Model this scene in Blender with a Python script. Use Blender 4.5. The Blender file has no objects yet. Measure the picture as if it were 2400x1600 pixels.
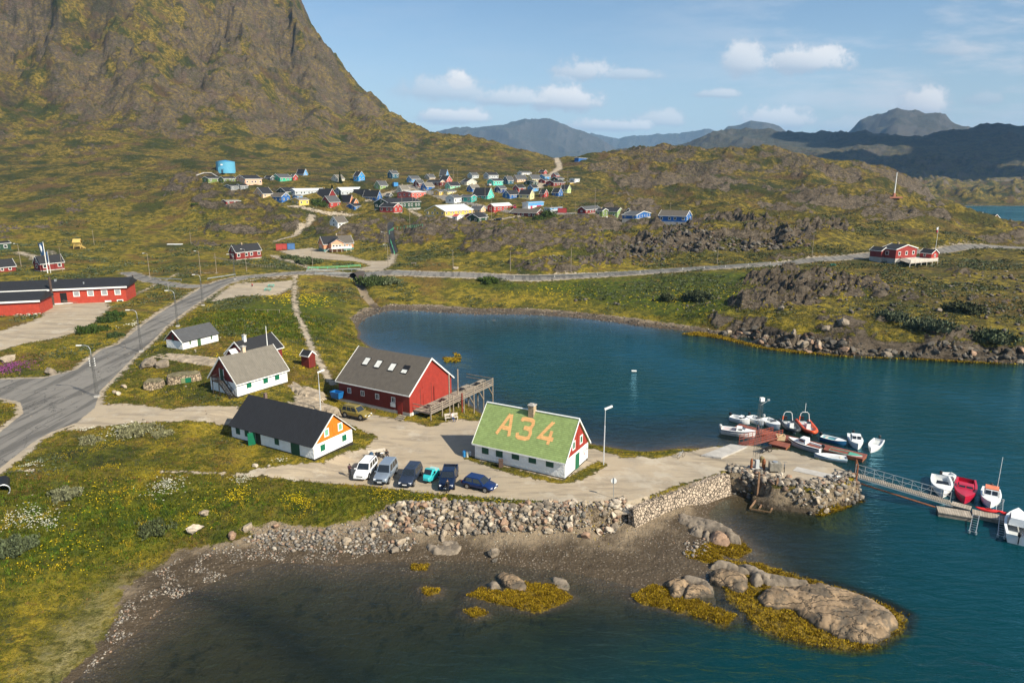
import bpy, bmesh, math, random
import numpy as np
from mathutils import Vector, Matrix
R = math.radians
random.seed(7)
SC = bpy.context.scene
COL = SC.collection

# ------------------------------------------------------------------ camera
H = 38.0            # drone height above the sea
F = 1600.0          # focal length in pixels of the 2400 px photograph (24 mm)
YH = 415.0          # horizon row
TH = math.atan((800 - YH) / F)
cam = bpy.data.cameras.new('camera'); camo = bpy.data.objects.new('camera', cam); COL.objects.link(camo)
cam.lens = 24; cam.sensor_width = 36; cam.sensor_fit = 'HORIZONTAL'
cam.clip_start = 1; cam.clip_end = 40000
camo.location = (0, 0, H); camo.rotation_euler = (R(90) - TH, 0, 0)
SC.camera = camo
SC.view_settings.view_transform = 'Standard'; SC.view_settings.look = 'None'
SC.view_settings.gamma = 1; SC.view_settings.exposure = 0.72
HAZE = 6e-5
SC.cycles.max_bounces = 6; SC.cycles.transparent_max_bounces = 12
SC.cycles.glossy_bounces = 2; SC.cycles.diffuse_bounces = 3; SC.cycles.transmission_bounces = 3
SC.cycles.volume_bounces = 0; SC.cycles.caustics_reflective = False; SC.cycles.caustics_refractive = False

# ------------------------------------------------------------------ sun + sky
SUN_AZ, SUN_EL = -37.0, 38.0       # azimuth counter-clockwise from +X
sl = bpy.data.lights.new('sun', 'SUN'); so = bpy.data.objects.new('sun', sl); COL.objects.link(so)
sl.energy = 5.0; sl.angle = R(0.5); sl.color = (1.0, .91, .75)
sd = Vector((math.cos(R(SUN_AZ)) * math.cos(R(SUN_EL)), math.sin(R(SUN_AZ)) * math.cos(R(SUN_EL)), math.sin(R(SUN_EL))))
so.rotation_euler = sd.to_track_quat('Z', 'Y').to_euler(); so.location = (60, -60, 90)

def ray(px, py):
    u = (px - 1200) / F; v = (py - 800) / F
    return np.array([u, math.cos(TH) - v * math.sin(TH), -math.sin(TH) - v * math.cos(TH)])
def G(px, py, z=0.0):
    r = ray(px, py); return r * ((z - H) / r[2]) + np.array([0, 0, H])
def GD(px, py, d):
    r = ray(px, py); return r * (d / r[1]) + np.array([0, 0, H])

class NT:
    """small helper to write node trees"""
    def __init__(s, nt): s.t = nt; s.n = nt.nodes; s.l = nt.links
    def new(s, typ, **kw):
        n = s.n.new(typ)
        for k, v in kw.items(): setattr(n, k, v)
        return n
    def set(s, n, k, v):
        if v is None: return
        if isinstance(v, bpy.types.NodeSocket): s.l.new(v, n.inputs[k])
        else:
            if isinstance(v, tuple) and len(v) == 3 and n.inputs[k].type == 'RGBA': v = (*v, 1)
            n.inputs[k].default_value = v
    def math(s, op, a, b=None, c=None, clamp=False):
        n = s.new('ShaderNodeMath', operation=op); n.use_clamp = clamp
        s.set(n, 0, a); s.set(n, 1, b); s.set(n, 2, c); return n.outputs[0]
    def vmath(s, op, a, b=None, out=0, scale=None):
        n = s.new('ShaderNodeVectorMath', operation=op); s.set(n, 0, a); s.set(n, 1, b)
        if scale is not None: s.set(n, 3, scale)
        return n.outputs[out]
    def mix(s, f, a, b, bt='MIX'):
        n = s.new('ShaderNodeMixRGB', blend_type=bt); s.set(n, 0, f); s.set(n, 1, a); s.set(n, 2, b); return n.outputs[0]
    def noise(s, vec, scale, detail=4, rough=.55, dist=0, out=0, lac=2.0):
        n = s.new('ShaderNodeTexNoise'); s.set(n, 'Vector', vec); n.inputs['Scale'].default_value = scale
        n.inputs['Detail'].default_value = detail; n.inputs['Roughness'].default_value = rough
        n.inputs['Distortion'].default_value = dist; return n.outputs[out]
    def voro(s, vec, scale, feature='F1', out='Distance', rnd=1.0):
        n = s.new('ShaderNodeTexVoronoi', feature=feature); s.set(n, 'Vector', vec); n.inputs['Scale'].default_value = scale
        n.inputs['Randomness'].default_value = rnd; return n.outputs[out]
    def ss(s, x, lo, hi, a=0., b=1.):
        n = s.new('ShaderNodeMapRange', interpolation_type='SMOOTHSTEP'); s.set(n, 0, x)
        n.inputs[1].default_value = lo; n.inputs[2].default_value = hi; n.inputs[3].default_value = a; n.inputs[4].default_value = b
        return n.outputs[0]
    def attr(s, name, out='Fac'):
        n = s.new('ShaderNodeAttribute'); n.attribute_name = name; return n.outputs[out]
    def mapping(s, vec, scale=(1, 1, 1), rot=(0, 0, 0), loc=(0, 0, 0)):
        n = s.new('ShaderNodeMapping'); s.set(n, 0, vec); n.inputs[1].default_value = loc
        n.inputs[2].default_value = rot; n.inputs[3].default_value = scale; return n.outputs[0]
    def bump(s, h, strength, dist=1.0, normal=None):
        n = s.new('ShaderNodeBump'); n.inputs['Strength'].default_value = strength; n.inputs['Distance'].default_value = dist
        s.set(n, 'Height', h)
        if normal is not None: s.set(n, 'Normal', normal)
        return n.outputs[0]

w = bpy.data.worlds.new('World'); SC.world = w; w.use_nodes = True
def build_world():
    t = NT(w.node_tree); t.n.clear()
    sky = t.new('ShaderNodeTexSky', sky_type='NISHITA'); sky.sun_disc = False
    sky.sun_elevation = R(SUN_EL); sky.sun_rotation = R(90 - SUN_AZ); sky.altitude = 50
    sky.air_density = 1.0; sky.dust_density = 0.6; sky.ozone_density = 1.6
    tc = t.new('ShaderNodeTexCoord'); d = tc.outputs['Generated']
    sp = t.new('ShaderNodeSeparateXYZ'); t.l.new(d, sp.inputs[0])
    sx, sy, sz = sp.outputs
    yy = t.math('MAXIMUM', sy, .05)
    u = t.math('DIVIDE', sx, yy); v = t.math('DIVIDE', sz, yy)    # tangents of bearing and elevation
    cmb = t.new('ShaderNodeCombineXYZ'); t.l.new(u, cmb.inputs[0]); t.l.new(v, cmb.inputs[1]); uv = cmb.outputs[0]
    n1 = t.noise(uv, 11.0, 8, .64); n2 = t.noise(uv, 38.0, 6, .66)
    # cumulus: centre bearing / elevation (tangents), half sizes, strength
    CL = [(1045,215,95,40,.62),(1072,195,38,30,1.0),(1190,235,75,26,.7),(1070,278,80,22,.85),(1330,240,85,36,.9),
          (1365,172,62,34,.72),(1470,178,60,14,.5),(1745,152,52,44,.75),(1895,150,85,40,.85),(1675,222,48,13,.6),
          (1545,285,60,26,.65),(1440,298,90,20,.8),(2165,250,52,50,.85),(1870,262,40,14,.4),(2310,235,45,22,.35),(2235,120,60,20,.3),(1320,190,30,14,.3),(1820,285,85,32,.75),(1990,300,70,20,.35),(2700,200,200,60,.6),(500,240,160,60,.6)]
    dens = None; lit = None
    for (px, py, hx, hy, st) in CL:
        r = ray(px, py); cu, cv = r[0] / r[1], r[2] / r[1]
        a = t.math('DIVIDE', t.math('SUBTRACT', u, cu), hx / F)
        b0 = t.math('SUBTRACT', v, cv)
        b = t.math('DIVIDE', b0, hy / F)
        # flat base: the lower half is squeezed
        b = t.math('MULTIPLY', b, t.ss(b, -.3, .1, 1.9, 1.0))
        q = t.math('ADD', t.math('MULTIPLY', a, a), t.math('MULTIPLY', b, b))
        q = t.math('SUBTRACT', 1.0, t.math('SQRT', q))
        q = t.math('ADD', q, t.math('MULTIPLY', t.math('SUBTRACT', n1, .5), 2.3))
        q = t.math('ADD', q, t.math('MULTIPLY', t.math('SUBTRACT', n2, .5), 1.7))
        m = t.math('MULTIPLY', t.ss(q, -.38, .34), min(1, st ** .8 * 1.05))
        dens = m if dens is None else t.math('MAXIMUM', dens, m)
        lt = t.math('MULTIPLY', m, t.ss(t.math('ADD', b, t.math('MULTIPLY', a, .35)), -.8, .8))
        lit = lt if lit is None else t.math('MAXIMUM', lit, lt)
    # thin high veil toward the right
    veil = t.noise(t.mapping(uv, (1.2, 5.5, 1), (0, 0, R(-9))), 3.2, 7, .62)
    vm = t.math('MULTIPLY', t.ss(veil, .42, .66), t.ss(u, .1, .65, 0.08, .85))
    lowhaze = t.ss(v, .0, .24, .50, .0)
    skyc = t.mix(1.0, sky.outputs[0], (.92, .98, 1.0), 'MULTIPLY')
    c = t.mix(lowhaze, skyc, (4.6, 5.3, 6.0))
    c = t.mix(vm, c, (5.6, 5.9, 6.3))
    cc = t.mix(lit, (3.9, 4.4, 5.1), (8.2, 7.9, 7.6))
    c = t.mix(t.math('MULTIPLY', dens, .9), c, cc)
    bg = t.new('ShaderNodeBackground'); t.l.new(c, bg.inputs[0]); bg.inputs[1].default_value = .080
    out = t.new('ShaderNodeOutputWorld'); t.l.new(bg.outputs[0], out.inputs[0])
build_world()

# ------------------------------------------------------------------ object helpers
def put(o, parent=None):
    COL.objects.link(o)
    if parent is not None: o.parent = parent
    return o
def tag(o, label=None, cat=None, group=None, kind=None):
    if label: o['label'] = label
    if cat: o['category'] = cat
    if group: o['group'] = group
    if kind: o['kind'] = kind
    return o
def empty(name, loc, yaw=0, label=None, cat=None, group=None):
    o = bpy.data.objects.new(name, None); COL.objects.link(o); o.empty_display_size = .2
    o.location = tuple(float(a) for a in loc); o.rotation_euler = (0, 0, yaw)
    return tag(o, label, cat, group)
def copy_tree(o, parent=None):
    c = o.copy(); COL.objects.link(c)
    if parent is not None: c.parent = parent
    for ch in list(o.children): copy_tree(ch, c)
    return c
class MB:
    def __init__(s): s.v = []; s.f = []; s.mi = []; s.cur = 0
    def add(s, vs, fs, M=None):
        b = len(s.v)
        s.v += [tuple(M @ Vector(p)) if M is not None else tuple(p) for p in vs]
        for f in fs: s.f.append(tuple(b + i for i in f)); s.mi.append(s.cur)
        return s
    def box(s, c, d, yaw=0, M=None, bev=0):
        x, y, z = d[0] / 2, d[1] / 2, d[2] / 2
        vs = [(-x,-y,-z),(x,-y,-z),(x,y,-z),(-x,y,-z),(-x,-y,z),(x,-y,z),(x,y,z),(-x,y,z)]
        m = Matrix.Translation(c) @ Matrix.Rotation(yaw, 4, 'Z')
        if M is not None: m = M @ m
        return s.add(vs, [(0,3,2,1),(4,5,6,7),(0,1,5,4),(1,2,6,5),(2,3,7,6),(3,0,4,7)], m)
    def bar(s, a, b, w, h=None, up=(0, 0, 1)):
        a, b = Vector(a), Vector(b); d = b - a; L = d.length
        if L < 1e-6: return s
        h = w if h is None else h
        z = d.normalized(); u = Vector(up)
        if abs(z.dot(u)) > .99: u = Vector((1, 0, 0))
        x = u.cross(z).normalized(); y = z.cross(x)
        M = Matrix((x, y, z)).transposed().to_4x4(); M.translation = (a + b) / 2
        return s.box((0, 0, 0), (w, h, L), M=M)
    def tube(s, pts, r, n=8, cap=True):
        pts = [Vector(p) for p in pts]; rs = r if isinstance(r, (list, tuple)) else [r] * len(pts)
        vs = []
        for i, p in enumerate(pts):
            d = (pts[min(i + 1, len(pts) - 1)] - pts[max(i - 1, 0)]).normalized()
            u = Vector((0, 0, 1)) if abs(d.z) < .95 else Vector((1, 0, 0))
            x = u.cross(d).normalized(); y = d.cross(x)
            for k in range(n):
                a = 2 * math.pi * k / n; vs.append(p + x * (rs[i] * math.cos(a)) + y * (rs[i] * math.sin(a)))
        fs = []
        for i in range(len(pts) - 1):
            for k in range(n):
                a = i * n + k; b = i * n + (k + 1) % n; fs.append((a, b, b + n, a + n))
        if cap: fs.append(tuple(range(n))[::-1]); fs.append(tuple(range((len(pts) - 1) * n, len(pts) * n)))
        return s.add(vs, fs)
    def cyl(s, c, r, h, n=16, r2=None, axis='Z'):
        c = Vector(c); ax = {'X': Vector((1, 0, 0)), 'Y': Vector((0, 1, 0)), 'Z': Vector((0, 0, 1))}[axis]
        return s.tube([c - ax * h / 2, c + ax * h / 2], [r, r if r2 is None else r2], n)
    def loft(s, rings, closed=True, caps=True):
        n = len(rings[0]); vs = [p for r_ in rings for p in r_]; fs = []
        for i in range(len(rings) - 1):
            for k in range(n if closed else n - 1):
                a = i * n + k; b = i * n + (k + 1) % n; fs.append((a, b, b + n, a + n))
        if caps and closed: fs.append(tuple(range(n))[::-1]); fs.append(tuple(range((len(rings) - 1) * n, len(rings) * n)))
        return s.add(vs, fs)
    def extrude(s, poly, axis, a, b):
        """poly: 2D outline; extruded along axis from a to b"""
        def P3(p, t): return {'X': (t, p[0], p[1]), 'Y': (p[0], t, p[1]), 'Z': (p[0], p[1], t)}[axis]
        return s.loft([[P3(p, a) for p in poly], [P3(p, b) for p in poly]])
    def build(s, name, mat, parent=None, loc=None, yaw=0, smooth=False, label=None):
        me = bpy.data.meshes.new(name); me.from_pydata(s.v, [], s.f)
        mats = mat if isinstance(mat, (list, tuple)) else [mat]
        for m in mats: me.materials.append(m)
        if len(mats) > 1: me.polygons.foreach_set('material_index', s.mi)
        if smooth: me.polygons.foreach_set('use_smooth', [True] * len(me.polygons))
        bm = bmesh.new(); bm.from_mesh(me); bmesh.ops.recalc_face_normals(bm, faces=bm.faces); bm.to_mesh(me); bm.free()
        o = bpy.data.objects.new(name, me); put(o, parent)
        if loc is not None: o.location = tuple(float(a) for a in loc)
        o.rotation_euler = (0, 0, yaw)
        if label: o['label'] = label
        return o

MATS = {}
def mat(name, col, rough=.7, metal=0., var=.12, vs=1.5, bump=0., bs=20., spec=.4, kind=None, emit=None, alpha=None):
    if name in MATS: return MATS[name]
    m = bpy.data.materials.new(name); m.use_nodes = True; t = NT(m.node_tree); b = t.n['Principled BSDF']
    tc = t.new('ShaderNodeTexCoord'); oc = tc.outputs['Object']
    c = tuple(col)
    dark = tuple(x * (1 - var) for x in c); lite = tuple(min(1, x * (1 + var)) for x in c)
    n = t.noise(oc, vs, 5, .6)
    cc = t.mix(t.ss(n, .3, .7), dark, lite)
    hgt = None
    if kind == 'boards':       # vertical cladding boards
        mp = t.mapping(oc, (1, 1, 0))
        sp = t.new('ShaderNodeSeparateXYZ'); t.l.new(oc, sp.inputs[0])
        s_ = t.math('ADD', sp.outputs[0], sp.outputs[1])
        fr = t.math('FRACT', t.math('MULTIPLY', s_, 5.5)); edge = t.ss(t.math('ABSOLUTE', t.math('SUBTRACT', fr, .5)), .36, .5)
        idn = t.new('ShaderNodeTexWhiteNoise', noise_dimensions='1D'); t.l.new(t.math('FLOOR', t.math('MULTIPLY', s_, 5.5)), idn.inputs['W'])
        cc = t.mix(t.math('MULTIPLY', idn.outputs[0], .22), cc, tuple(x * .62 for x in c))
        cc = t.mix(t.math('MULTIPLY', edge, .6), cc, tuple(x * .35 for x in c)); hgt = t.math('SUBTRACT', 1.0, edge)
        streak = t.noise(t.mapping(oc, (6, 6, .6)), 1.5, 5, .65)
        cc = t.mix(t.ss(streak, .5, .8, 0, .35), cc, tuple(min(1, x * 1.25 + .03) for x in c))
    elif kind == 'felt':       # roofing felt strips / corrugated sheets running down the slope
        sp = t.new('ShaderNodeSeparateXYZ'); t.l.new(oc, sp.inputs[0])
        fr = t.math('FRACT', t.math('MULTIPLY', sp.outputs[0], 3.2)); e = t.ss(t.math('ABSOLUTE', t.math('SUBTRACT', fr, .5)), .33, .5)
        st = t.noise(t.mapping(oc, (4, .5, .5)), 2.2, 6, .7); sp2 = t.noise(oc, 14, 4, .7)
        cc = t.mix(t.ss(st, .35, .75, 0, .5), cc, tuple(x * 1.5 + .01 for x in c))
        cc = t.mix(t.math('MULTIPLY', e, .35), cc, tuple(x * .5 for x in c))
        cc = t.mix(t.ss(sp2, .6, .8, 0, .4), cc, tuple(x * 1.7 for x in c)); hgt = t.math('ADD', t.math('MULTIPLY', e, -.5), sp2)
    elif kind == 'shingle':
        sp = t.new('ShaderNodeSeparateXYZ'); t.l.new(oc, sp.inputs[0])
        row = t.math('MULTIPLY', sp.outputs[2], 5.2)
        fr = t.math('FRACT', row); off = t.math('MULTIPLY', t.math('FLOOR', row), .5)
        cx = t.math('ADD', t.math('MULTIPLY', sp.outputs[0], 3.5), off); fx = t.math('FRACT', cx)
        wn = t.new('ShaderNodeTexWhiteNoise', noise_dimensions='2D')
        cb = t.new('ShaderNodeCombineXYZ'); t.l.new(t.math('FLOOR', cx), cb.inputs[0]); t.l.new(t.math('FLOOR', row), cb.inputs[1]); t.l.new(cb.outputs[0], wn.inputs[0])
        cc = t.mix(t.math('MULTIPLY', wn.outputs[0], .45), cc, tuple(x * .6 for x in c))
        edge = t.math('MAXIMUM', t.ss(fr, .22, .0), t.math('MULTIPLY', t.ss(t.math('ABSOLUTE', t.math('SUBTRACT', fx, .5)), .44, .5), .5))
        cc = t.mix(t.math('MULTIPLY', edge, .6), cc, tuple(x * .4 for x in c)); hgt = t.math('SUBTRACT', 1.0, edge)
    elif kind == 'plaster':    # lumpy limewashed rubble
        v = t.voro(t.vmath('ADD', oc, t.vmath('SCALE', t.noise(oc, 2.5, 3, .6, out=1), scale=.5)), 3.6)
        n3 = t.noise(oc, 9, 5, .65); hgt = t.math('ADD', t.math('MULTIPLY', v, -1.1), t.math('MULTIPLY', n3, .6))
        cc = t.mix(t.ss(n3, .62, .8, 0, .35), cc, (.42, .41, .38))
        sp = t.new('ShaderNodeSeparateXYZ'); t.l.new(oc, sp.inputs[0])
        cc = t.mix(t.math('MULTIPLY', t.ss(t.math('ADD', sp.outputs[2], t.math('MULTIPLY', n3, .5)), .65, .1), .5), cc, (.32, .31, .27))
    elif kind == 'planks':
        sp = t.new('ShaderNodeSeparateXYZ'); t.l.new(oc, sp.inputs[0])
        fr = t.math('FRACT', t.math('MULTIPLY', sp.outputs[0], 4.0)); e = t.ss(t.math('ABSOLUTE', t.math('SUBTRACT', fr, .5)), .38, .5)
        wn = t.new('ShaderNodeTexWhiteNoise', noise_dimensions='1D'); t.l.new(t.math('FLOOR', t.math('MULTIPLY', sp.outputs[0], 4.0)), wn.inputs['W'])
        cc = t.mix(t.math('MULTIPLY', wn.outputs[0], .55), cc, tuple(x * .55 for x in c))
        cc = t.mix(t.math('MULTIPLY', e, .85), cc, tuple(x * .15 for x in c)); hgt = t.math('SUBTRACT', 1.0, e)
    elif kind == 'stones':
        v = t.voro(oc, 2.6, 'DISTANCE_TO_EDGE'); vc = t.voro(oc, 2.6, out='Color')
        bw = t.new('ShaderNodeRGBToBW'); t.l.new(vc, bw.inputs[0])
        cc = t.mix(bw.outputs[0], tuple(x * .5 for x in c), tuple(min(1, x * 1.35) for x in c))
        cc = t.mix(t.ss(v, .09, .0), cc, (.015, .013, .01)); hgt = t.math('MULTIPLY', t.ss(v, 0, .12), 3.)
    elif kind == 'rock':
        mp = t.mapping(oc, (1, 1, 2.2)); n2 = t.noise(mp, 3.0, 8, .7, .6); n4 = t.noise(oc, .9, 5, .6)
        cc = t.mix(t.ss(n4, .38, .62), cc, tuple((x * .55) for x in c))
        cc = t.mix(t.ss(n2, .55, .72, 0, .7), cc, tuple(min(1, x * 1.6) for x in c))
        cc = t.mix(t.ss(n2, .44, .3, 0, .75), cc, tuple(x * .25 for x in c)); hgt = t.math('MULTIPLY', n2, 2.)
        if name == 'tan_bedrock':
            sp = t.new('ShaderNodeSeparateXYZ'); t.l.new(oc, sp.inputs[0])
            ed = t.voro(t.vmath('ADD', t.mapping(oc, (.45, 1.3, 1), (0, 0, R(-25))), t.vmath('SCALE', t.noise(oc, 1.2, 4, .6, out=1), scale=.9)), .55, 'DISTANCE_TO_EDGE')
            cc = t.mix(t.ss(ed, .035, .0, 0, .85), cc, (.02, .017, .013)); cc = t.mix(t.ss(t.noise(oc, .55, 6, .7), .50, .60, 0, .75), cc, (.085, .072, .055))
            cc = t.mix(t.ss(t.math('ADD', sp.outputs[2], t.math('MULTIPLY', n4, .4)), .52, .30, 0, .85), cc, (.045, .038, .026)); hgt = t.math('ADD', hgt, t.math('MULTIPLY', t.ss(ed, 0, .05), 3.))
    if kind in (None, 'felt', 'boards') and metal < .3 and var > 0:
        g = t.noise(oc, 5, 6, .7); cc = t.mix(t.ss(g, .6, .85, 0, .3), cc, tuple(x * .6 for x in c))
    t.set(b, 'Base Color', cc); b.inputs['Roughness'].default_value = rough; b.inputs['Metallic'].default_value = metal
    b.inputs['Specular IOR Level'].default_value = spec
    if hgt is not None: t.set(b, 'Normal', t.bump(hgt, bump or .5, .04))
    elif bump: t.set(b, 'Normal', t.bump(t.noise(oc, bs, 4, .6), bump, .02))
    if emit: t.set(b, 'Emission Color', tuple(emit)); b.inputs['Emission Strength'].default_value = 1
    MATS[name] = m; return m
# ------------------------------------------------------------------ numpy noise
_rng = np.random.RandomState(11); _perm = _rng.permutation(256); _perm = np.concatenate([_perm, _perm, _perm])
_ga = _rng.rand(256) * 2 * np.pi; _gx, _gy = np.cos(_ga), np.sin(_ga)
def pn(x, y):
    xi = np.floor(x).astype(np.int64); yi = np.floor(y).astype(np.int64); xf = x - xi; yf = y - yi
    u = xf * xf * xf * (xf * (xf * 6 - 15) + 10); v = yf * yf * yf * (yf * (yf * 6 - 15) + 10)
    def g(i, j, fx, fy):
        h = _perm[(_perm[(xi + i) & 255] + yi + j) & 255]; return _gx[h] * fx + _gy[h] * fy
    a = g(0, 0, xf, yf); b = g(1, 0, xf - 1, yf); c = g(0, 1, xf, yf - 1); d = g(1, 1, xf - 1, yf - 1)
    return (a + u * (b - a) + v * ((c + u * (d - c)) - (a + u * (b - a)))) * 1.5
def fbm(x, y, o=5, r=.5, lac=2.03):
    s = np.zeros_like(x); a = 1.0
    for i in range(o): s += a * pn(x + 17.3 * i, y - 9.1 * i); x = x * lac; y = y * lac; a *= r
    return s
def ridged(x, y, o=5, r=.5, lac=2.07):
    s = np.zeros_like(x); a = 1.0; wgt = 1.0
    for i in range(o):
        n = 1 - np.abs(pn(x + 31.7 * i, y + 5.3 * i)) * 1.6; n = np.clip(n, 0, 1) ** 2 * wgt
        s += a * n; wgt = np.clip(n * 1.8, 0, 1); x = x * lac; y = y * lac; a *= r
    return s
def blocks(x, y, seed=0):
    """fractured rock: every cell is a tilted facet, with a crack along its border"""
    xi = np.floor(x).astype(np.int64); yi = np.floor(y).astype(np.int64); d1 = np.full(x.shape, 9.); d2 = np.full(x.shape, 9.); h = np.zeros(x.shape)
    for i in (-1, 0, 1):
        for j in (-1, 0, 1):
            a = _perm[(_perm[(xi + i + seed) & 255] + yi + j) & 255]; b = _perm[(a + 71) & 255]; c = _perm[(a + 133) & 255]; e = _perm[(a + 197) & 255]
            ox = xi + i + a / 255. - x; oy = yi + j + b / 255. - y; d = ox * ox + oy * oy
            hv = c / 255. + ox * (e / 255. - .5) * 1.4 + oy * (b / 255. - .35) * 1.2; n = d < d1
            d2 = np.where(n, d1, np.minimum(d2, d)); h = np.where(n, hv, h); d1 = np.where(n, d, d1)
    cr = np.sqrt(d2) - np.sqrt(d1); return h - .75 * np.clip(1 - cr / .16, 0, 1)
def sstep(x, a, b):
    t = np.clip((x - a) / (b - a), 0, 1); return t * t * (3 - 2 * t)

# ------------------------------------------------------------------ surveyed heights
# (column, row, height above sea): where a photographed spot stands when it lies at that height
CZ = """165 1600 0|260 1530 0|340 1470 0|410 1410 0|490 1372 0|570 1337 0|660 1318 0|784 1326 0|868 1318 0|1002 1314 0|1155 1316 0|1260 1332 0|1400 1355 0|1480 1375 0
1740 1262 0|1700 1232 0|1673 1223 0|1655 1205 0|1672 1188 0|1699 1169 0|1650 1360 -.1|1580 1400 -.2|1780 1330 -.3
1200 1560 -1.7|600 1560 -.9|1800 1590 -3.5|2350 1580 -6|2350 1350 -6|2200 1500 -4.5|1000 1400 -.6|700 1400 -.7|1300 1480 -1.3|420 1540 -.7|1600 1500 -2.0|2150 1270 -4|2300 1240 -5|1850 1290 -.9|1800 1220 -.5|2020 1320 -2.6|1200 1390 -.45|1850 1220 -.9|1950 1250 -1.8
800 1170 2.5|1000 1180 2.5|1200 1190 2.5|1400 1192 2.5|900 1212 1.5|1100 1212 1.5|1300 1214 1.5|1450 1214 1.4|900 1255 .7|1100 1258 .7|1300 1262 .7|1450 1262 .7|1600 1195 .9|1600 1262 .35|1500 1320 .12|620 1245 1|450 1258 1|430 1205 2.4|600 1185 2.5|300 1300 1.0|200 1200 3.1|50 1200 3.9|50 1400 1.7|250 1440 .5|130 1520 .7|30 1570 1.0|-50 1300 3|400 1120 3.7|200 1130 4.2|0 1110 4.8|1650 1150 .7|1560 1215 .6
850 1100 3|1000 1060 3|1200 1140 3|1400 1130 3|1500 1120 2.9|1600 1090 2.6|1000 1000 3.1|700 1110 3.3|600 1080 3.8|500 1010 4.4|400 970 4.9|300 1000 4.9|250 1080 4.6
30 1060 4.9|150 950 5|230 900 5.1|330 800 5.3|450 710 5.6|560 655 6|700 640 6|900 636 6|1100 641 6|1300 645 6|1500 635 6.5|1700 622 7.5|1880 612 8|2200 588 9|2400 580 9.5|-150 1150 4.8|-100 890 5.3|0 890 5.2
560 930 5.3|490 917 5.4|660 900 5|430 820 5.9|510 812 5.7|380 850 5.5|740 965 4|800 945 3.6|960 975 3.2|1050 960 2.4|700 850 4.8|780 875 3.4|600 780 5.6|700 760 5|800 700 2.8|790 760 2.2|800 820 2.6
835 772 0|838 790 0|865 812 0|930 850 0|1000 880 0|1060 912 0|1105 950 0|1150 985 0|1240 1005 0|1340 1030 0|1420 1045 0|1500 1058 0|1600 1046 0|1680 1032 -.5
1000 765 -1.2|920 780 -.7|1200 850 -4|1600 900 -6|2000 950 -8|2300 1000 -8|1200 940 -3|1500 1000 -4|2200 1150 -6|1040 840 -.5|1400 1000 -2.5|1750 1010 -2|2000 1060 -3.5|2400 1150 -8|2600 1000 -9|2600 1300 -8
918 727 0|1020 731 0|1122 737 0|1224 737 0|1327 743 0|1429 753 0|1531 767 0|1633 778 0|1684 784 0|1735 794 0|1796 811 0|1888 824 0|1990 832 0|2092 835 0|2194 839 0|2296 845 0|2400 850 0|2600 862 0|867 740 0|842 758 0
1020 715 .8|1224 716 1|1500 742 1.3|1400 705 2.3|1200 690 2.4|1000 688 2.2|1700 745 3|1600 700 4.4|1500 665 5|1850 760 4|1800 700 6.6|1900 665 8|2000 720 6|2200 740 5.6|2200 660 8|2400 700 7|2400 620 9.2|2000 800 2.4|2200 808 2.4|2400 815 2.6|2650 700 7|2650 600 10
2060 617 8.5|2190 608 8.7|1600 612 8|1640 528 18|1720 512 19|1850 512 19|1900 600 9.5|1750 595 9|2000 560 13.5|2200 560 13|2400 560 11|1950 530 18
300 640 6|0 660 6.3|100 610 7|200 570 8|400 570 7|0 530 14|600 545 9|700 570 6.6|560 612 6|500 530 12|0 750 6.2|100 740 6.2|250 720 5.9|290 706 5.5|0 830 5.6|200 800 5.4|-200 700 6.5
790 590 6|794 530 9.5|890 605 6|925 560 8|1000 560 10.5|1000 612 7|1100 605 8|1200 595 9|1200 555 12.5|1400 560 11.5|1400 605 8.5|1450 535 14|840 658 3.4|1300 545 13|620 510 15"""
# (column, row, distance): spots near or above the horizon row
CD = """523 404 470|560 434 440|480 430 430|700 472 420|650 492 400|900 502 385|1000 525 360|1150 522 370|1300 512 385|1430 506 385|1590 512 360|1100 455 440|1300 455 465|900 430 470|1200 415 540|1350 424 530|1000 405 540|1000 380 650|1150 382 700|1300 382 740|800 400 560|1250 480 420|1450 478 440
686 0 1120|714 41 1100|760 102 1080|816 189 1050|867 230 1020|918 270 1000|969 291 970|1020 304 940|1082 316 900|1153 332 860|1224 350 820|1262 362 800|1290 374 780
300 0 900|0 0 850|500 0 1000|0 200 690|300 250 680|600 250 780|740 300 800|900 340 790|0 350 540|300 380 530|600 370 600|800 385 610|0 -400 1050|500 -400 1250|-600 0 820|-600 300 600|-600 450 430|0 440 440|300 445 440|0 480 400|200 480 400|400 490 400|450 450 430|150 -150 900|380 150 790|560 120 900|650 60 1010|720 170 930|800 260 920
1330 366 740|1357 359 730|1480 353 700|1592 346 690|1684 341 680|1775 348 680|1888 358 680|1990 368 670|2082 387 660|2133 408 650|2153 420 650
1400 440 520|1550 440 520|1800 445 500|1700 474 450|1880 474 450|1520 480 450|1700 405 590|1900 415 570|1450 400 590|1600 385 620|1700 445 480|1850 440 500|2000 440 480|2050 420 560
2090 466 400|2230 486 400|2300 508 390|2400 522 380|1980 470 410|1850 478 420|1700 490 400|2550 530 370|1600 492 390
2200 478 965|2400 478 965|2600 478 965|2300 446 1300|2150 450 1150|2300 418 1700|2450 440 1300|2150 430 1400
1470 352 3000|1600 327 3000|1735 307 3000|1850 313 2900|1990 317 2800|2100 319 2700|2245 306 2500|2340 296 2500|2420 294 2500|2600 290 2500|1350 385 2600|1500 390 2200|1700 395 1900|1900 400 1800|2100 400 1850|2300 360 2050"""
pts = []
for s in CZ.replace('\n', '|').split('|'):
    a, b, c = map(float, s.split()); pts.append(G(a, b, c))
for s in CD.replace('\n', '|').split('|'):
    a, b, c = map(float, s.split()); pts.append(GD(a, b, c))
def behind(px, py, d, k, dz):
    p = GD(px, py, d); q = p * k; pts.append(np.array([q[0], q[1], p[2] + dz if dz < 0 else dz]))
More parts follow.
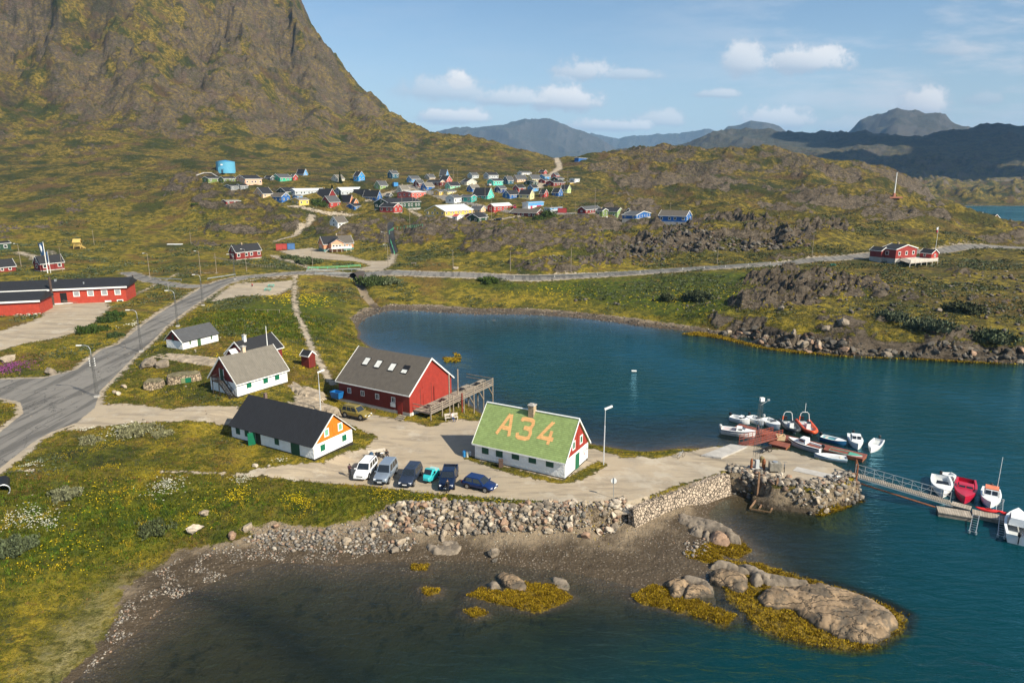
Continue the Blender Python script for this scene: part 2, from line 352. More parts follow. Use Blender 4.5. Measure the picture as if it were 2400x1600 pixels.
for px, py, d in [(686,0,1120),(760,102,1080),(867,230,1020),(969,291,970),(1082,316,900),(1224,350,820)]: behind(px, py, d, 1.3, -70)
for px, py, d in [(1357,359,730),(1592,346,690),(1775,348,680),(1990,368,670),(2133,408,650)]: behind(px, py, d, 1.25, -35)
for px, py, d in [(1470,352,3000),(1735,307,3000),(1990,317,2800),(2245,306,2500),(2420,294,2500)]: behind(px, py, d, 1.25, -120)
for px, py, d in [(2090,466,400),(2230,486,400),(2300,508,390),(2400,522,380)]: behind(px, py, d, 1.28, -14)
for px in (2230, 2330, 2430, 2600):
    for d in (640, 750, 860): q = GD(px, 480, d); pts.append(np.array([q[0], q[1], -6.]))
for a in (-55, -30, -10, 10, 30, 55):
    pts.append(np.array([4500 * math.sin(R(a)), 4500 * math.cos(R(a)), 0.])); pts.append(np.array([12000 * math.sin(R(a)), 12000 * math.cos(R(a)), 0.]))
    pts.append(np.array([14 * math.sin(R(a)), 14 * math.cos(R(a)), -3. if a > -30 else -.5]))
for x, y, z in [(-60, 35, 2.5), (-80, 60, 4.), (-45, 30, .8), (70, 30, -7), (-150, 120, 6), (160, 120, -8), (220, 160, 4), (-300, 200, 7), (-400, 400, 20)]: pts.append(np.array([x, y, float(z)]))
pts = np.array(pts)
def lp(x, y):
    r = np.hypot(x, y); return np.arctan2(x, y) * 1.0, np.log(r)
cu, cv = lp(pts[:, 0], pts[:, 1]); CC = .02
def kern(d2): return np.sqrt(d2 + CC * CC)
A = kern((cu[:, None] - cu) ** 2 + (cv[:, None] - cv) ** 2) - np.eye(len(cu)) * .004
# heights far away are large: solve for height relative to the range so that near shores stay exact
SCL = lambda r: np.clip(r / 60., 1, 14)
rr = np.hypot(pts[:, 0], pts[:, 1])
N = len(cu); M_ = np.zeros((N + 1, N + 1)); M_[:N, :N] = A; M_[:N, N] = 1; M_[N, :N] = 1
wts = np.linalg.solve(M_, np.concatenate([pts[:, 2] / SCL(rr), [0]]))
def base_raw(x, y):
    u, v = lp(x, y); o = np.zeros_like(u) + wts[-1]
    for i in range(N): o += wts[i] * np.sqrt((u - cu[i]) ** 2 + (v - cv[i]) ** 2 + CC * CC)
    return o * SCL(np.hypot(x, y))
# coarse table in (bearing, log range), read bilinearly
TA, TB, NR0, NR1, RA, RB = -1.02, 1.02, 12., 12500., 420, 620
_tt = np.linspace(TA, TB, RA); _lr = np.linspace(math.log(NR0), math.log(NR1), RB)
_TT, _LR = np.meshgrid(_tt, _lr)
TAB = base_raw(np.exp(_LR) * np.sin(_TT), np.exp(_LR) * np.cos(_TT))
def base(x, y):
    u, v = lp(np.asarray(x, float), np.asarray(y, float))
    a = np.clip((u - TA) / (TB - TA) * (RA - 1), 0, RA - 1.001); b = np.clip((v - math.log(NR0)) / (math.log(NR1) - math.log(NR0)) * (RB - 1), 0, RB - 1.001)
    i = a.astype(int); j = b.astype(int); fa = a - i; fb = b - j
    return (TAB[j, i] * (1 - fa) * (1 - fb) + TAB[j, i + 1] * fa * (1 - fb) + TAB[j + 1, i] * (1 - fa) * fb + TAB[j + 1, i + 1] * fa * fb)
def hit(px, py, f=None, dz=0.):
    """where the line of sight through a spot first meets the ground"""
    f = f or base; r = ray(px, py); ys = np.exp(np.linspace(math.log(25), math.log(9000), 3000)); t = ys / r[1]
    X = r[0] * t; Z = H + r[2] * t; g = f(X, ys) + dz; k = np.argmax(Z <= g)
    if Z[k] > g[k]: k = len(ys) - 1
    a, b = t[max(k - 1, 0)], t[k]
    for _ in range(18):
        m = (a + b) / 2; z_ = H + r[2] * m; gg = float(f(np.array([r[0] * m]), np.array([r[1] * m]))[0]) + dz
        if z_ <= gg: b = m
        else: a = m
    return np.array([r[0] * b, r[1] * b, H + r[2] * b])
def wpoly(s, z=None):
    v = [tuple(map(float, q.split())) for q in s.split('|')]
    return np.array([(G(a, b, z) if z is not None else hit(a, b))[:2] for a, b in v])
def seg_d(x, y, P_, closed=True):
    d = np.full(x.shape, 1e9); n = len(P_)
    for i in range(n if closed else n - 1):
        a = P_[i]; b = P_[(i + 1) % n]; e = b - a; L = e @ e + 1e-9
        t = np.clip(((x - a[0]) * e[0] + (y - a[1]) * e[1]) / L, 0, 1)
        d = np.minimum(d, np.hypot(x - a[0] - t * e[0], y - a[1] - t * e[1]))
    return d
def inside(x, y, P_):
    c = np.zeros(x.shape, bool); n = len(P_)
    for i in range(n):
        a = P_[i]; b = P_[(i + 1) % n]
        if abs(a[1] - b[1]) < 1e-9: continue
        cr = ((a[1] > y) != (b[1] > y)) & (x < (b[0] - a[0]) * (y - a[1]) / (b[1] - a[1]) + a[0]); c ^= cr
    return c
def sdf(x, y, P_, closed=True, w_=0, pad=12):
    """signed distance, positive inside; only evaluated near the shape"""
    o = np.full(x.shape, -1e3); lo = P_.min(0) - pad; hi = P_.max(0) + pad
    k = (x > lo[0]) & (x < hi[0]) & (y > lo[1]) & (y < hi[1])
    if not k.any(): return o
    xs, ys = x[k], y[k]; d = seg_d(xs, ys, P_, closed)
    o[k] = np.where(inside(xs, ys, P_), d, -d) if closed else w_ - d
    return o
def smooth_line(P_, n=6):
    P_ = np.array(P_); out = []
    for i in range(len(P_) - 1):
        p0 = P_[max(i - 1, 0)]; p1 = P_[i]; p2 = P_[i + 1]; p3 = P_[min(i + 2, len(P_) - 1)]
        for k in range(n):
            t = k / n; out.append(.5 * ((2 * p1) + (-p0 + p2) * t + (2 * p0 - 5 * p1 + 4 * p2 - p3) * t * t + (-p0 + 3 * p1 - 3 * p2 + p3) * t ** 3))
    out.append(P_[-1]); return np.array(out)

ROAD = smooth_line(wpoly("-180 1200|-60 1100|60 1010|150 938|240 865|330 790|430 715|500 672|560 652|640 644|760 640|900 639|1050 643|1200 650|1300 649|1500 639|1700 626|1870 614|2000 602|2200 589|2400 581|2650 572"))
JUNC = wpoly("-90 1045|0 1012|55 968|48 942|0 932|-90 930|-90 892|0 889|100 886|180 866|240 818|330 790|385 770|300 850|235 915|222 955|180 990|120 1012|60 1045|0 1078|-90 1118")
SPUR = smooth_line(wpoly("300 640|360 658|430 670|500 668"))          # side road in front of the school
DRIVE = wpoly("215 935|235 948|300 945|400 958|470 950|560 953|640 958|640 985|560 988|440 986|300 992|215 1003|150 1010")
def ypoly(s):
    v = [tuple(map(float, q.split())) for q in s.split('|')]
    return np.array([(G(a, b, 2.5 if a > 1560 else 3.0) if a > 860 else hit(a, b))[:2] for a, b in v])
YARD = ypoly("560 955|650 945|740 962|800 958|870 972|950 990|1010 1000|1060 982|1130 985|1250 1015|1395 1052|1458 1070|1540 1071|1600 1060|1670 1046|1753 1043|1855 1056|1904 1073|1949 1084|1990 1105|1972 1128|1908 1145|1813 1131|1728 1107|1700 1104|1600 1137|1500 1174|1440 1182|1300 1178|1150 1166|1000 1154|850 1142|760 1132|640 1120|520 1113|640 1098|760 1090|800 1068|860 1046|884 1030|840 1005|780 975|700 968|620 968")
PLAT = wpoly("1020 990|1060 975|1130 985|1250 1012|1395 1050|1458 1068|1540 1069|1600 1058|1620 1132|1500 1169|1440 1182|1400 1186|1200 1186|1000 1180|850 1160|700 1130|800 1060|900 1020", 3)
JETTY = wpoly("1540 1070|1600 1060|1670 1046|1753 1043|1791 1045|1855 1056|1904 1073|1949 1084|1990 1105|2002 1120|1972 1130|1908 1147|1813 1133|1770 1118|1702 1106|1660 1123|1600 1147|1520 1170|1500 1120", 2.5)
WALLLINE = wpoly("1705 1108|1674 1117|1640 1129|1600 1143|1560 1157|1525 1170|1497 1184|1478 1193", 2.75)
SCHOOLYARD = wpoly("-60 845|0 823|54 805|130 794|191 775|232 751|262 722|250 712|195 707|130 708|95 715|100 740|70 755|0 775|-60 790")
PARK2 = wpoly("488 708|520 682|550 664|620 662|690 656|690 672|650 692|560 694|510 706")
PINKYARD = wpoly("655 588|734 580|766 593|819 599|861 611|904 611|917 593|931 593|926 616|900 634|830 634|868 622|832 612|734 606|681 600")
CRAG = wpoly("1370 600|1450 570|1520 545|1590 515|1640 512|1720 500|1850 505|1990 520|1990 545|1900 560|1800 575|1700 590|1560 600|1400 625")
PATHS = [(wpoly("692 645|690 700|697 742|718 785|738 832|765 880|780 900"), .8), (wpoly("735 506|728 530|690 552|640 564"), 2.2), (wpoly("1295 376|1312 390|1292 405|1272 425|1262 440"), 3.0),
         (wpoly("550 668|600 655|690 648"), .6), (wpoly("45 590|75 600|85 608"), 2.0), (wpoly("100 600|118 585|125 595|118 610"), .8), (wpoly("900 500|1000 512|1100 522|1200 510|1260 500"), 1.8),
         (wpoly("300 700|420 640|520 640"), .4), (wpoly("640 600|740 632|790 636"), 1.6), (wpoly("660 488|720 488|800 500|840 505"), 2.0), (wpoly("-20 1108|50 1102|80 1101"), .25), (wpoly("380 1106|450 1107|520 1108"), .25), (wpoly("860 470|900 455|960 440|1000 430"),2.), (wpoly("960 440|1010 452|1050 470|1110 478"),2.2)]
VROAD = smooth_line(wpoly("960 436|990 444|1030 458|1060 470|1120 482|1200 498|1240 497|1300 500|1340 500"))
CRAG2 = wpoly("1690 690|1760 640|1830 618|1930 632|2030 668|2010 700|1900 715|1780 720")
STEPS = wpoly("925 592|921 580|916 562|914 545|918 535")
STREAM = wpoly("838 645|842 662|856 690|868 702|880 715|900 728")
RIPRAP = wpoly("850 1215|900 1205|940 1192|1000 1192|1100 1196|1200 1198|1300 1198|1400 1188|1462 1186|1470 1215|1440 1240|1300 1255|1100 1258|960 1255|850 1262|700 1262|600 1248|560 1240|640 1225|760 1235")
BEACH = wpoly("140 1640|215 1540|268 1450|285 1385|350 1335|420 1290|540 1268|620 1250|760 1240|900 1215|1100 1230|1300 1225|1460 1212|1550 1190|1600 1170|1640 1158|1705 1138|1760 1150|1800 1180|1760 1300|1700 1400|1500 1400|1300 1380|1000 1370|700 1370|500 1420|350 1520|250 1640")
ROCKS_SHORE = [wpoly("1684 786|1740 760|1860 790|2000 800|2200 812|2430 822|2430 856|2194 843|1990 836|1888 828|1796 815"),
               wpoly("820 745|850 722|920 712|1000 714|1122 722|1224 722|1327 728|1429 738|1531 752|1633 764|1690 775|1690 792|1531 772|1327 748|1122 742|918 732|860 745|835 765")]
WEED = [wpoly(s, 0) for s in ("1640 1225|1680 1232|1730 1262|1760 1290|1730 1310|1680 1300|1650 1320|1610 1310|1650 1280|1690 1270", "1700 1312|1790 1320|1900 1355|2000 1385|2080 1415|2130 1440|2120 1475|2080 1500|2040 1520|1980 1522|1900 1510|1820 1490|1760 1465|1750 1440|1700 1400|1690 1345",
    "1480 1395|1530 1370|1600 1385|1700 1430|1728 1440|1700 1465|1620 1440|1540 1420|1500 1412", "1093 1393|1130 1375|1180 1385|1220 1362|1300 1370|1345 1400|1300 1420|1250 1432|1180 1415|1120 1400", "1080 1428|1120 1422|1145 1435|1110 1445",
    "1719 1143|1813 1162|1876 1178|1940 1190|2000 1185|2040 1165|2050 1185|2010 1212|1950 1215|1860 1190|1780 1168|1719 1155", "985 1375|1030 1378|1030 1390|1000 1395", "965 1322|1005 1322|1000 1336|962 1334",
    "1060 822|1105 818|1108 830|1070 834", "1040 838|1105 838|1105 848|1045 848", "1680 785|1796 815|1990 836|2194 843|2400 855|2400 862|2194 849|1990 842|1796 822|1600 783|1640 778", "1600 1300|1650 1322|1700 1318|1690 1300|1640 1290")]
WEEDS = [P_ for P_ in WEED if P_[:, 1].mean() < 75]
HOUSEPADS = []   # filled below: (cx, cy, radius, z)
def pad(px, py, z, r): p = G(px, py, z); HOUSEPADS.append((p[0], p[1], r, z))
pad(150, 720, 6.2, 17); pad(1254, 1085, 3, 6); pad(690, 1045, 4.0, 6); pad(600, 1005, 4.0, 6); pad(900, 945, 3.2, 8)
pad(580, 895, 5.5, 6); pad(440, 806, 5.9, 5); pad(568, 612, 6, 8); pad(800, 592, 6, 9)

def terrain(x, y, fine=True):
    x = np.asarray(x, float); y = np.asarray(y, float)
    r = np.hypot(x, y); z = base(x, y)
    # far ranges, each with its own skyline
    ang = x / np.maximum(y, 1)
    def prof(s):
        v = np.array([tuple(map(float, q.split())) for q in s.split('|')]); rr_ = [ray(a, b) for a, b in v]
        return np.interp(ang, [q[0] / q[1] for q in rr_], [q[2] / q[1] for q in rr_], left=0, right=0)
    for D0, wd, s, na in [(7000, 1500, "960 420|1000 318|1022 304|1082 293|1143 286|1224 278|1290 273|1327 284|1362 303|1380 312|1420 330|1470 352|1530 400", 90),
                      (9500, 1200, "1330 420|1367 312|1408 308|1450 320|1500 314|1560 311|1600 313|1653 301|1674 310|1700 330|1760 400", 60),
                      (6500, 1300, "1640 420|1690 312|1716 298|1760 281|1805 292|1850 312|1900 345|1950 420", 60),
                      (5600, 1300, "1900 420|1960 345|1985 316|2022 290|2050 284|2085 270|2099 266|2120 270|2150 278|2200 283|2245 305|2320 330|2420 400", 80)]:
        zz = prof(s) * D0; e = np.abs(r - D0) / wd
        n = ridged(x / 1500 + 3, y / 1500, 5) - .8
        f = np.clip(1 - e, 0, 1) * (1 + .25 * n * np.clip(e * 2, 0, 1))
        z = np.maximum(z, np.where(e < 1, H * .9 + zz * f, -99))
    z0 = z
    # seaward works: yard plateau, jetty
    sU = np.maximum(sdf(x, y, PLAT, pad=6), sdf(x, y, JETTY, pad=6)); HJ = 3 - .5 * sstep(x, G(1490, 1120, 3)[0], G(1680, 1080, 2.6)[0])
    for P_, h, wd in ((PLAT, 3.0, 2.6), (JETTY, 2.5, 2.2)):
        s = sdf(x, y, P_, pad=6); sw = sdf(x, y, WALLLINE, False, 0, pad=5); wv = np.where(sw > -3.2, .45, wd)
        k = sstep(s, -wv, 0.1); sea = np.where(s > -wv, z * (1 - k) + h * k, z); k2 = sstep(s, -.5, 14 if h < 2.9 else 7); land = np.where(s > -.5, z * (1 - k2) + h * k2, z); z = np.where(z < h, sea, land) if h > 2.9 else np.where(s > -wv, z * (1 - k) + HJ * k, z)
    cutz = np.minimum(z, 1.0 + .12 * sw); z = np.where((sU < -.45) & (sw > -6), z + (cutz - z) * sstep(sw, -6, -3.5), z)
    for P_ in WEEDS: s = sdf(x, y, P_, pad=3); z = np.where((s > -2) & (z < .03), z + (.03 - z) * sstep(s, -1.6, .5), z)
    flat = np.zeros_like(z)
    for cx, cy, pr, pz in HOUSEPADS:
        k = sstep(np.hypot(x - cx, y - cy), pr * 1.5, pr * .8); z = z * (1 - k) + pz * k; flat = np.maximum(flat, k)
    sR = sdf(x, y, ROAD, False, 3.2, pad=12)
    nearw = sstep(np.abs(z), .0, 1.2)
    roads = np.maximum.reduce([sR, sdf(x, y, JUNC), sdf(x, y, YARD), sdf(x, y, DRIVE), sdf(x, y, SCHOOLYARD), sdf(x, y, PINKYARD), sdf(x, y, PARK2)])
    flat = np.maximum(flat, sstep(roads, -3, .2))
    amp = np.clip(r / 300., .25, 3.2) * (1 - flat)
    rock = np.zeros_like(z)
    # where bare rock comes through
    rn = fbm(x / 45. + 5, y / 45., 5, .55)
    mtn = sstep(z, 34, 110) * (r < 1600)
    slope_hint = sstep(fbm(x / 150 + 9, y / 150 + 3, 4), -.25, .45)
    rock = np.maximum(rock, sstep(rn + mtn * .30 - .2, .0, .5) * sstep(r, 230, 360) * (.35 + .65 * slope_hint))
    hillR = sstep(ang, .03, .16) * sstep(r, 300, 420) * (r < 900)
    rock = np.maximum(rock, sstep(rn + .26, .0, .45) * hillR)
    rock = np.maximum(rock, sstep(r, 1400, 2200) * .8)
    sC = np.maximum(sdf(x, y, CRAG, pad=30), sdf(x, y, CRAG2, pad=20)); rock = np.maximum(rock, sstep(sC, -6, 4) * sstep(rn + .42, 0, .4) * (.35 + .65 * sstep(fbm(x / 16 + 3, y / 11, 3), -.35, .05)))
    for P_ in ROCKS_SHORE[:1]: rock = np.maximum(rock, sstep(sdf(x, y, P_, pad=10), -2.5, .8))
    for (px, py, rad) in BOSSES:
        p = BOSSP[(px, py)]; q = np.hypot(x - p[0], y - p[1]) / rad + .35 * fbm(x / rad * 1.5, y / rad * 1.5, 3)
        kk = sstep(q, 1.1, .55); rock = np.maximum(rock, kk); z = z + kk * (1 - flat) * min(rad * .14, 3.5)
    village = sstep(ang, -.48, -.42) * sstep(ang, .16, .10) * sstep(r, 360, 390) * sstep(r, 620, 540)
    rock *= (1 - flat) * (1 - .6 * village)
    rock = np.where(z < -.3, rock * .3, rock)
    # relief
    z = z + (fbm(x / 70, y / 70, 4) * 2.2 * sstep(r, 200, 500) + fbm(x / 14, y / 14, 4, .5) * .55 * sstep(r, 60, 250)) * (1 - flat) * (1 - .75 * village) * nearw * np.clip(r / 500, .3, 1)
    z = z + fbm(x / 3.1, y / 3.1, 4, .55) * .13 * (1 - flat) * np.where(z > -.2, nearw, .35)
    m2 = mtn * (1 - sstep(r, 1150, 1500) * .5)
    m2 = m2 * (.35 + .65 * sstep(z, 90, 230)); z = z + m2 * ((ridged(x / 150, y / 260 + 4, 6, .58) - .9) * 17 + fbm((x + .4 * z) / 24, (y + .4 * z) / 60, 5, .68) * 9)
    # named features of the big slope: gullies and rock faces
    if (m2 > 0).any():
        for G_ in GULLY: s = sdf(x, y, G_, False, 0, pad=70); z = z - m2 * 15 * np.exp(-(np.clip(-s, 0, 500) / 26.) ** 2) + m2 * 6 * np.exp(-((np.clip(-s, 0, 500) - 34) / 14.) ** 2)
        fc = np.zeros_like(z)
        for P_ in FACES: fc = np.maximum(fc, sstep(sdf(x, y, P_, pad=60), -22, 16))
        rock = np.where(mtn > 0, np.maximum(rock * (.45 + .55 * fc), fc * sstep(rn, -.55, .05)) * mtn + rock * (1 - mtn), rock)
        z = z + m2 * fc * (ridged((x + y * .5) / 60, (y - .3 * x) / 80, 5, .55) - .9) * 7
    z = z + hillR * (1 - village) * (1 - flat) * ((ridged(x / 120 + 2, y / 62, 4, .5) - .85) * 6.5)
    # layered crags: terraces in rock
    cr = ridged(x / 19 + 7, y / 13, 5, .6); cr2 = fbm(x / 6., y / 4., 4, .6)
    ramp = np.clip(r / 330., .22, 1.7)
    z = z.copy(); crg = np.maximum(sstep(sC, -8, 6), sstep(sdf(x, y, ROCKS_SHORE[0], pad=10), -2.5, .8))
    z = z + rock * ((cr - .8) * (1.0 + 1.6 * crg) + cr2 * (.45 + .6 * crg)) * ramp * np.clip(nearw + .35, 0, 1)
    kb = (rock > .05) & (r < 1500)
    if kb.any():
        xb, yb = x[kb], y[kb]; rb = np.clip(r[kb] / 200., .35, 3.); wx = xb + 1.2 * fbm(xb / 7, yb / 7, 2); bb = blocks((wx * .8 + yb * .6) / 7.5, (-wx * .6 + yb * .8) / 4.2, 3) - .4; b2 = blocks((wx * .8 + yb * .6) / 2.4, (-wx * .6 + yb * .8) / 1.5, 9) - .4
        z[kb] = z[kb] + rock[kb] * np.clip(nearw[kb] + .35, 0, 1) * (bb * (.45 + 1.05 * crg[kb]) * np.clip(r[kb] / 220, .5, 1.3) + b2 * (.18 + .42 * crg[kb]))
    tk = .05 + .12 * crg
    tier = np.floor(z / (1.8 * ramp) + cr2 * .35) * (1.8 * ramp); z = np.where(r < 1400, z * (1 - rock * tk) + (tier + .9 * ramp) * rock * tk, z)
    lc = sstep(r, 930, 1050) * (r < 2400) * sstep(z, .5, 6) * sstep(ang, .3, .5); z = z + lc * (ridged(x / 140, y / 90, 5, .55) - .75) * 12
    fm = sstep(r, 1500, 2600)
    z = z + fm * ((ridged(x / 420, y / 420, 6, .55) - 1.0) * 22 * sstep(z, 25, 200) + fbm(x / 160, y / 160, 4) * 5 * sstep(z, 10, 120))
    # streams and road cuts
    sS = sdf(x, y, STREAM, False, 0, pad=8); z = z - 1.0 * sstep(sS, -3.0, -.3) * sstep(z, .1, 1.2)
    z = np.where(r < 1500, z - .0 * z, z)
    return z, rock, flat
BOSSES = [(1080,545,34),(980,555,22),(600,535,26),(540,545,16),(850,520,34),(1300,560,40),(1420,540,30),(1180,575,20),(700,520,20),(950,365,26),(560,470,26),(480,410,22),(880,560,14),
          (1830,660,13),(1900,680,12),(1780,700,9),(1990,670,10),(1860,610,9),(1980,760,6),(1760,760,4.5),(2260,640,6),(2310,700,6),(1310,625,12),(1240,620,10),(1400,612,9),(2130,700,6),(2050,740,6),(2230,780,7),(1760,705,6),(1700,745,4),(2080,690,6)]
GULLY = [smooth_line(wpoly(s)) for s in ("255 -60|240 40|212 120|228 215|180 300|90 380", "520 -40|440 110|470 250|430 360", "620 20|690 190|650 320", "60 -40|40 120|90 260|30 360", "780 190|830 300|800 360")]
FACES = [wpoly(s) for s in ("690 30|745 90|800 180|880 250|905 292|860 300|780 250|700 160|640 60", "150 130|300 120|310 220|200 300|150 230", "330 235|460 225|430 330|340 320", "440 150|640 190|800 300|830 335|640 330|500 260", "380 -20|640 -20|680 110|560 160|430 110", "-20 -20|110 -20|120 80|30 140|-20 120", "190 330|330 340|320 400|210 390", "20 330|100 320|110 380|30 385")]
BOSSP = {(a, b): hit(a, b) for a, b, c in BOSSES}
def tz(x, y): return terrain(np.atleast_1d(x), np.atleast_1d(y))[0]
def th(px, py, dz=0.):  return hit(px, py, tz, dz)

# ------------------------------------------------------------------ the grid
def geom(a, b, k):
    n = max(1, int(round(math.log(b / a) / k))); return list(np.exp(np.linspace(math.log(a), math.log(b), n + 1))[:-1])
RS = np.array(geom(13, 34, .03) + geom(34, 150, .0036) + geom(150, 1350, .0056) + geom(1350, 12000, .014) + [12000.])
NC = 1080; TS = np.linspace(R(-55), R(55), NC)
RR, TT = np.meshgrid(RS, TS, indexing='ij'); X = RR * np.sin(TT); Y = RR * np.cos(TT)
xf, yf = X.ravel(), Y.ravel()
Zf, rockf, flatf = terrain(xf, yf)
# masks -----------------------------------------------------------
rf = np.hypot(xf, yf)
def mk(s, b): return np.clip(.5 + s / (2 * b), 0, 1)
bl = np.clip(rf / 90., .5, 4)
asph = mk(np.maximum.reduce([sdf(xf, yf, ROAD, False, 2.7), sdf(xf, yf, JUNC), sdf(xf, yf, SPUR, False, 2.4), sdf(xf, yf, VROAD, False, 2.4)]), bl * .6)
steps_m = mk(sdf(xf, yf, STEPS, False, 1.5), bl * .6)
asph = np.maximum(asph, steps_m)
grav = np.maximum.reduce([sdf(xf, yf, YARD), sdf(xf, yf, DRIVE), sdf(xf, yf, SCHOOLYARD), sdf(xf, yf, PINKYARD), sdf(xf, yf, PARK2), sdf(xf, yf, ROAD, False, 3.8), sdf(xf, yf, VROAD, False, 3.4), sdf(xf, yf, JUNC) + .9, sdf(xf, yf, SPUR, False, 3.0)] +
                          [sdf(xf, yf, P_, False, w_) for P_, w_ in PATHS])
for (a, b, c, d) in []: pass
# grass strips along the white houses standing in the yard
STRIP = [wpoly("1085 1072|1105 1068|1120 1078|1320 1125|1400 1080|1420 1088|1400 1105|1350 1130|1310 1133|1220 1115|1150 1095", 3)]
for P_ in STRIP: grav = np.minimum(grav, -sdf(xf, yf, P_) )
grav = mk(grav, bl)
beach = np.maximum(mk(sdf(xf, yf, BEACH), 1.4), mk(sdf(xf, yf, ROCKS_SHORE[1], pad=10), 1.2) )
beach = np.maximum(beach, sstep(Zf, .35, .0)); beach = np.maximum(beach, mk(sdf(xf, yf, RIPRAP), 1.0)); beach = np.maximum(beach, mk(sdf(xf, yf, STREAM, False, 1.3), .8))
jside = mk(sdf(xf, yf, JETTY, pad=6) + 2.4, .6) * sstep(Zf, 2.35, 1.9); beach = np.maximum(beach, jside)
weed = np.maximum.reduce([mk(sdf(xf, yf, P_), .5) for P_ in WEED]) * sstep(Zf, .6, .3)
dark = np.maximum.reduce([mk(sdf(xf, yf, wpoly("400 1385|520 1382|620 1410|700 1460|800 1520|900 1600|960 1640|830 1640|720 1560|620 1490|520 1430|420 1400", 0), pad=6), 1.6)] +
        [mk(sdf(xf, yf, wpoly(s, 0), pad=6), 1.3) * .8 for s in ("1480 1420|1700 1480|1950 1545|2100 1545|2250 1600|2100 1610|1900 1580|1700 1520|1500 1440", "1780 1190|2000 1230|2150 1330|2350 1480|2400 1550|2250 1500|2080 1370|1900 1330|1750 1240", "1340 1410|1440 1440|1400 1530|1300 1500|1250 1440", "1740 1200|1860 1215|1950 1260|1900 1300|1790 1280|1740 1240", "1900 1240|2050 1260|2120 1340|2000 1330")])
lush = np.maximum.reduce([mk(sdf(xf, yf, wpoly(s), pad=12), 5) for s in ("-60 1140|100 1130|400 1125|700 1145|1000 1165|1400 1182|1400 1200|1000 1195|800 1230|600 1230|400 1290|200 1350|-60 1400",
        "1050 660|1300 655|1500 645|1700 635|1800 640|1750 720|1650 760|1500 730|1300 690", "420 760|600 700|800 690|780 780|700 800|560 790")])
heath = mk(sdf(xf, yf, wpoly("170 1640|215 1540|268 1450|285 1385|350 1335|300 1340|200 1420|100 1520|30 1640"), pad=8), 2.)  # dry salt-marsh turf
RCn, CCn = len(RS), NC
idx = np.arange(RCn * CCn).reshape(RCn, CCn)
quads = np.stack([idx[:-1, :-1], idx[:-1, 1:], idx[1:, 1:], idx[1:, :-1]], -1).reshape(-1, 4)
co = np.stack([xf, yf, Zf], -1)
def qm(a): return a[quads].mean(1)
qr, qz = qm(rf), qm(Zf); qasph, qgrav, qbeach = qm(asph), qm(grav), qm(beach)
cls = np.zeros(len(quads), int)                     # 0 ground
cls[(qz > 62) & (qr > 420) & (qm(xf / np.maximum(yf, 1)) < .06)] = 1
cls[(qr > 1500)] = 2
cls[(qbeach > .5) & (qr < 420)] = 3
cls[(qgrav > .5) & (qr < 1000)] = 4
cls[(qasph > .5) & (qr < 1000)] = 5
cls[(qz < -.05) & (cls != 2)] = 6
m1 = np.stack([asph, grav, beach, np.ones_like(asph)], -1); m2_ = np.stack([rockf, weed, lush, np.ones_like(asph)], -1)
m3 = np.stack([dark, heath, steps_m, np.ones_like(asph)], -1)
def submesh(name, qs, mat_, extra=None, coords=None):
    used = np.unique(qs); rem = np.full(len(co), -1); rem[used] = np.arange(len(used)); q = rem[qs]
    me = bpy.data.meshes.new(name); c = (co if coords is None else coords)[used]
    me.vertices.add(len(c)); me.vertices.foreach_set('co', c.astype(np.float32).ravel())
    me.loops.add(q.size); me.loops.foreach_set('vertex_index', q.astype(np.int32).ravel())
    me.polygons.add(len(q)); me.polygons.foreach_set('loop_start', np.arange(0, q.size, 4, dtype=np.int32))
    me.polygons.foreach_set('use_smooth', np.ones(len(q), bool))
    for nm, arr in (extra or {}).items():
        if arr.ndim == 2:
            at = me.attributes.new(nm, 'FLOAT_COLOR', 'POINT'); at.data.foreach_set('color', arr[used].astype(np.float32).ravel())
        else:
            at = me.attributes.new(nm, 'FLOAT', 'POINT'); at.data.foreach_set('value', arr[used].astype(np.float32).ravel())
    me.update(); me.validate(); me.materials.append(mat_)
    o = bpy.data.objects.new(name, me); COL.objects.link(o); o['kind'] = 'structure'; return o
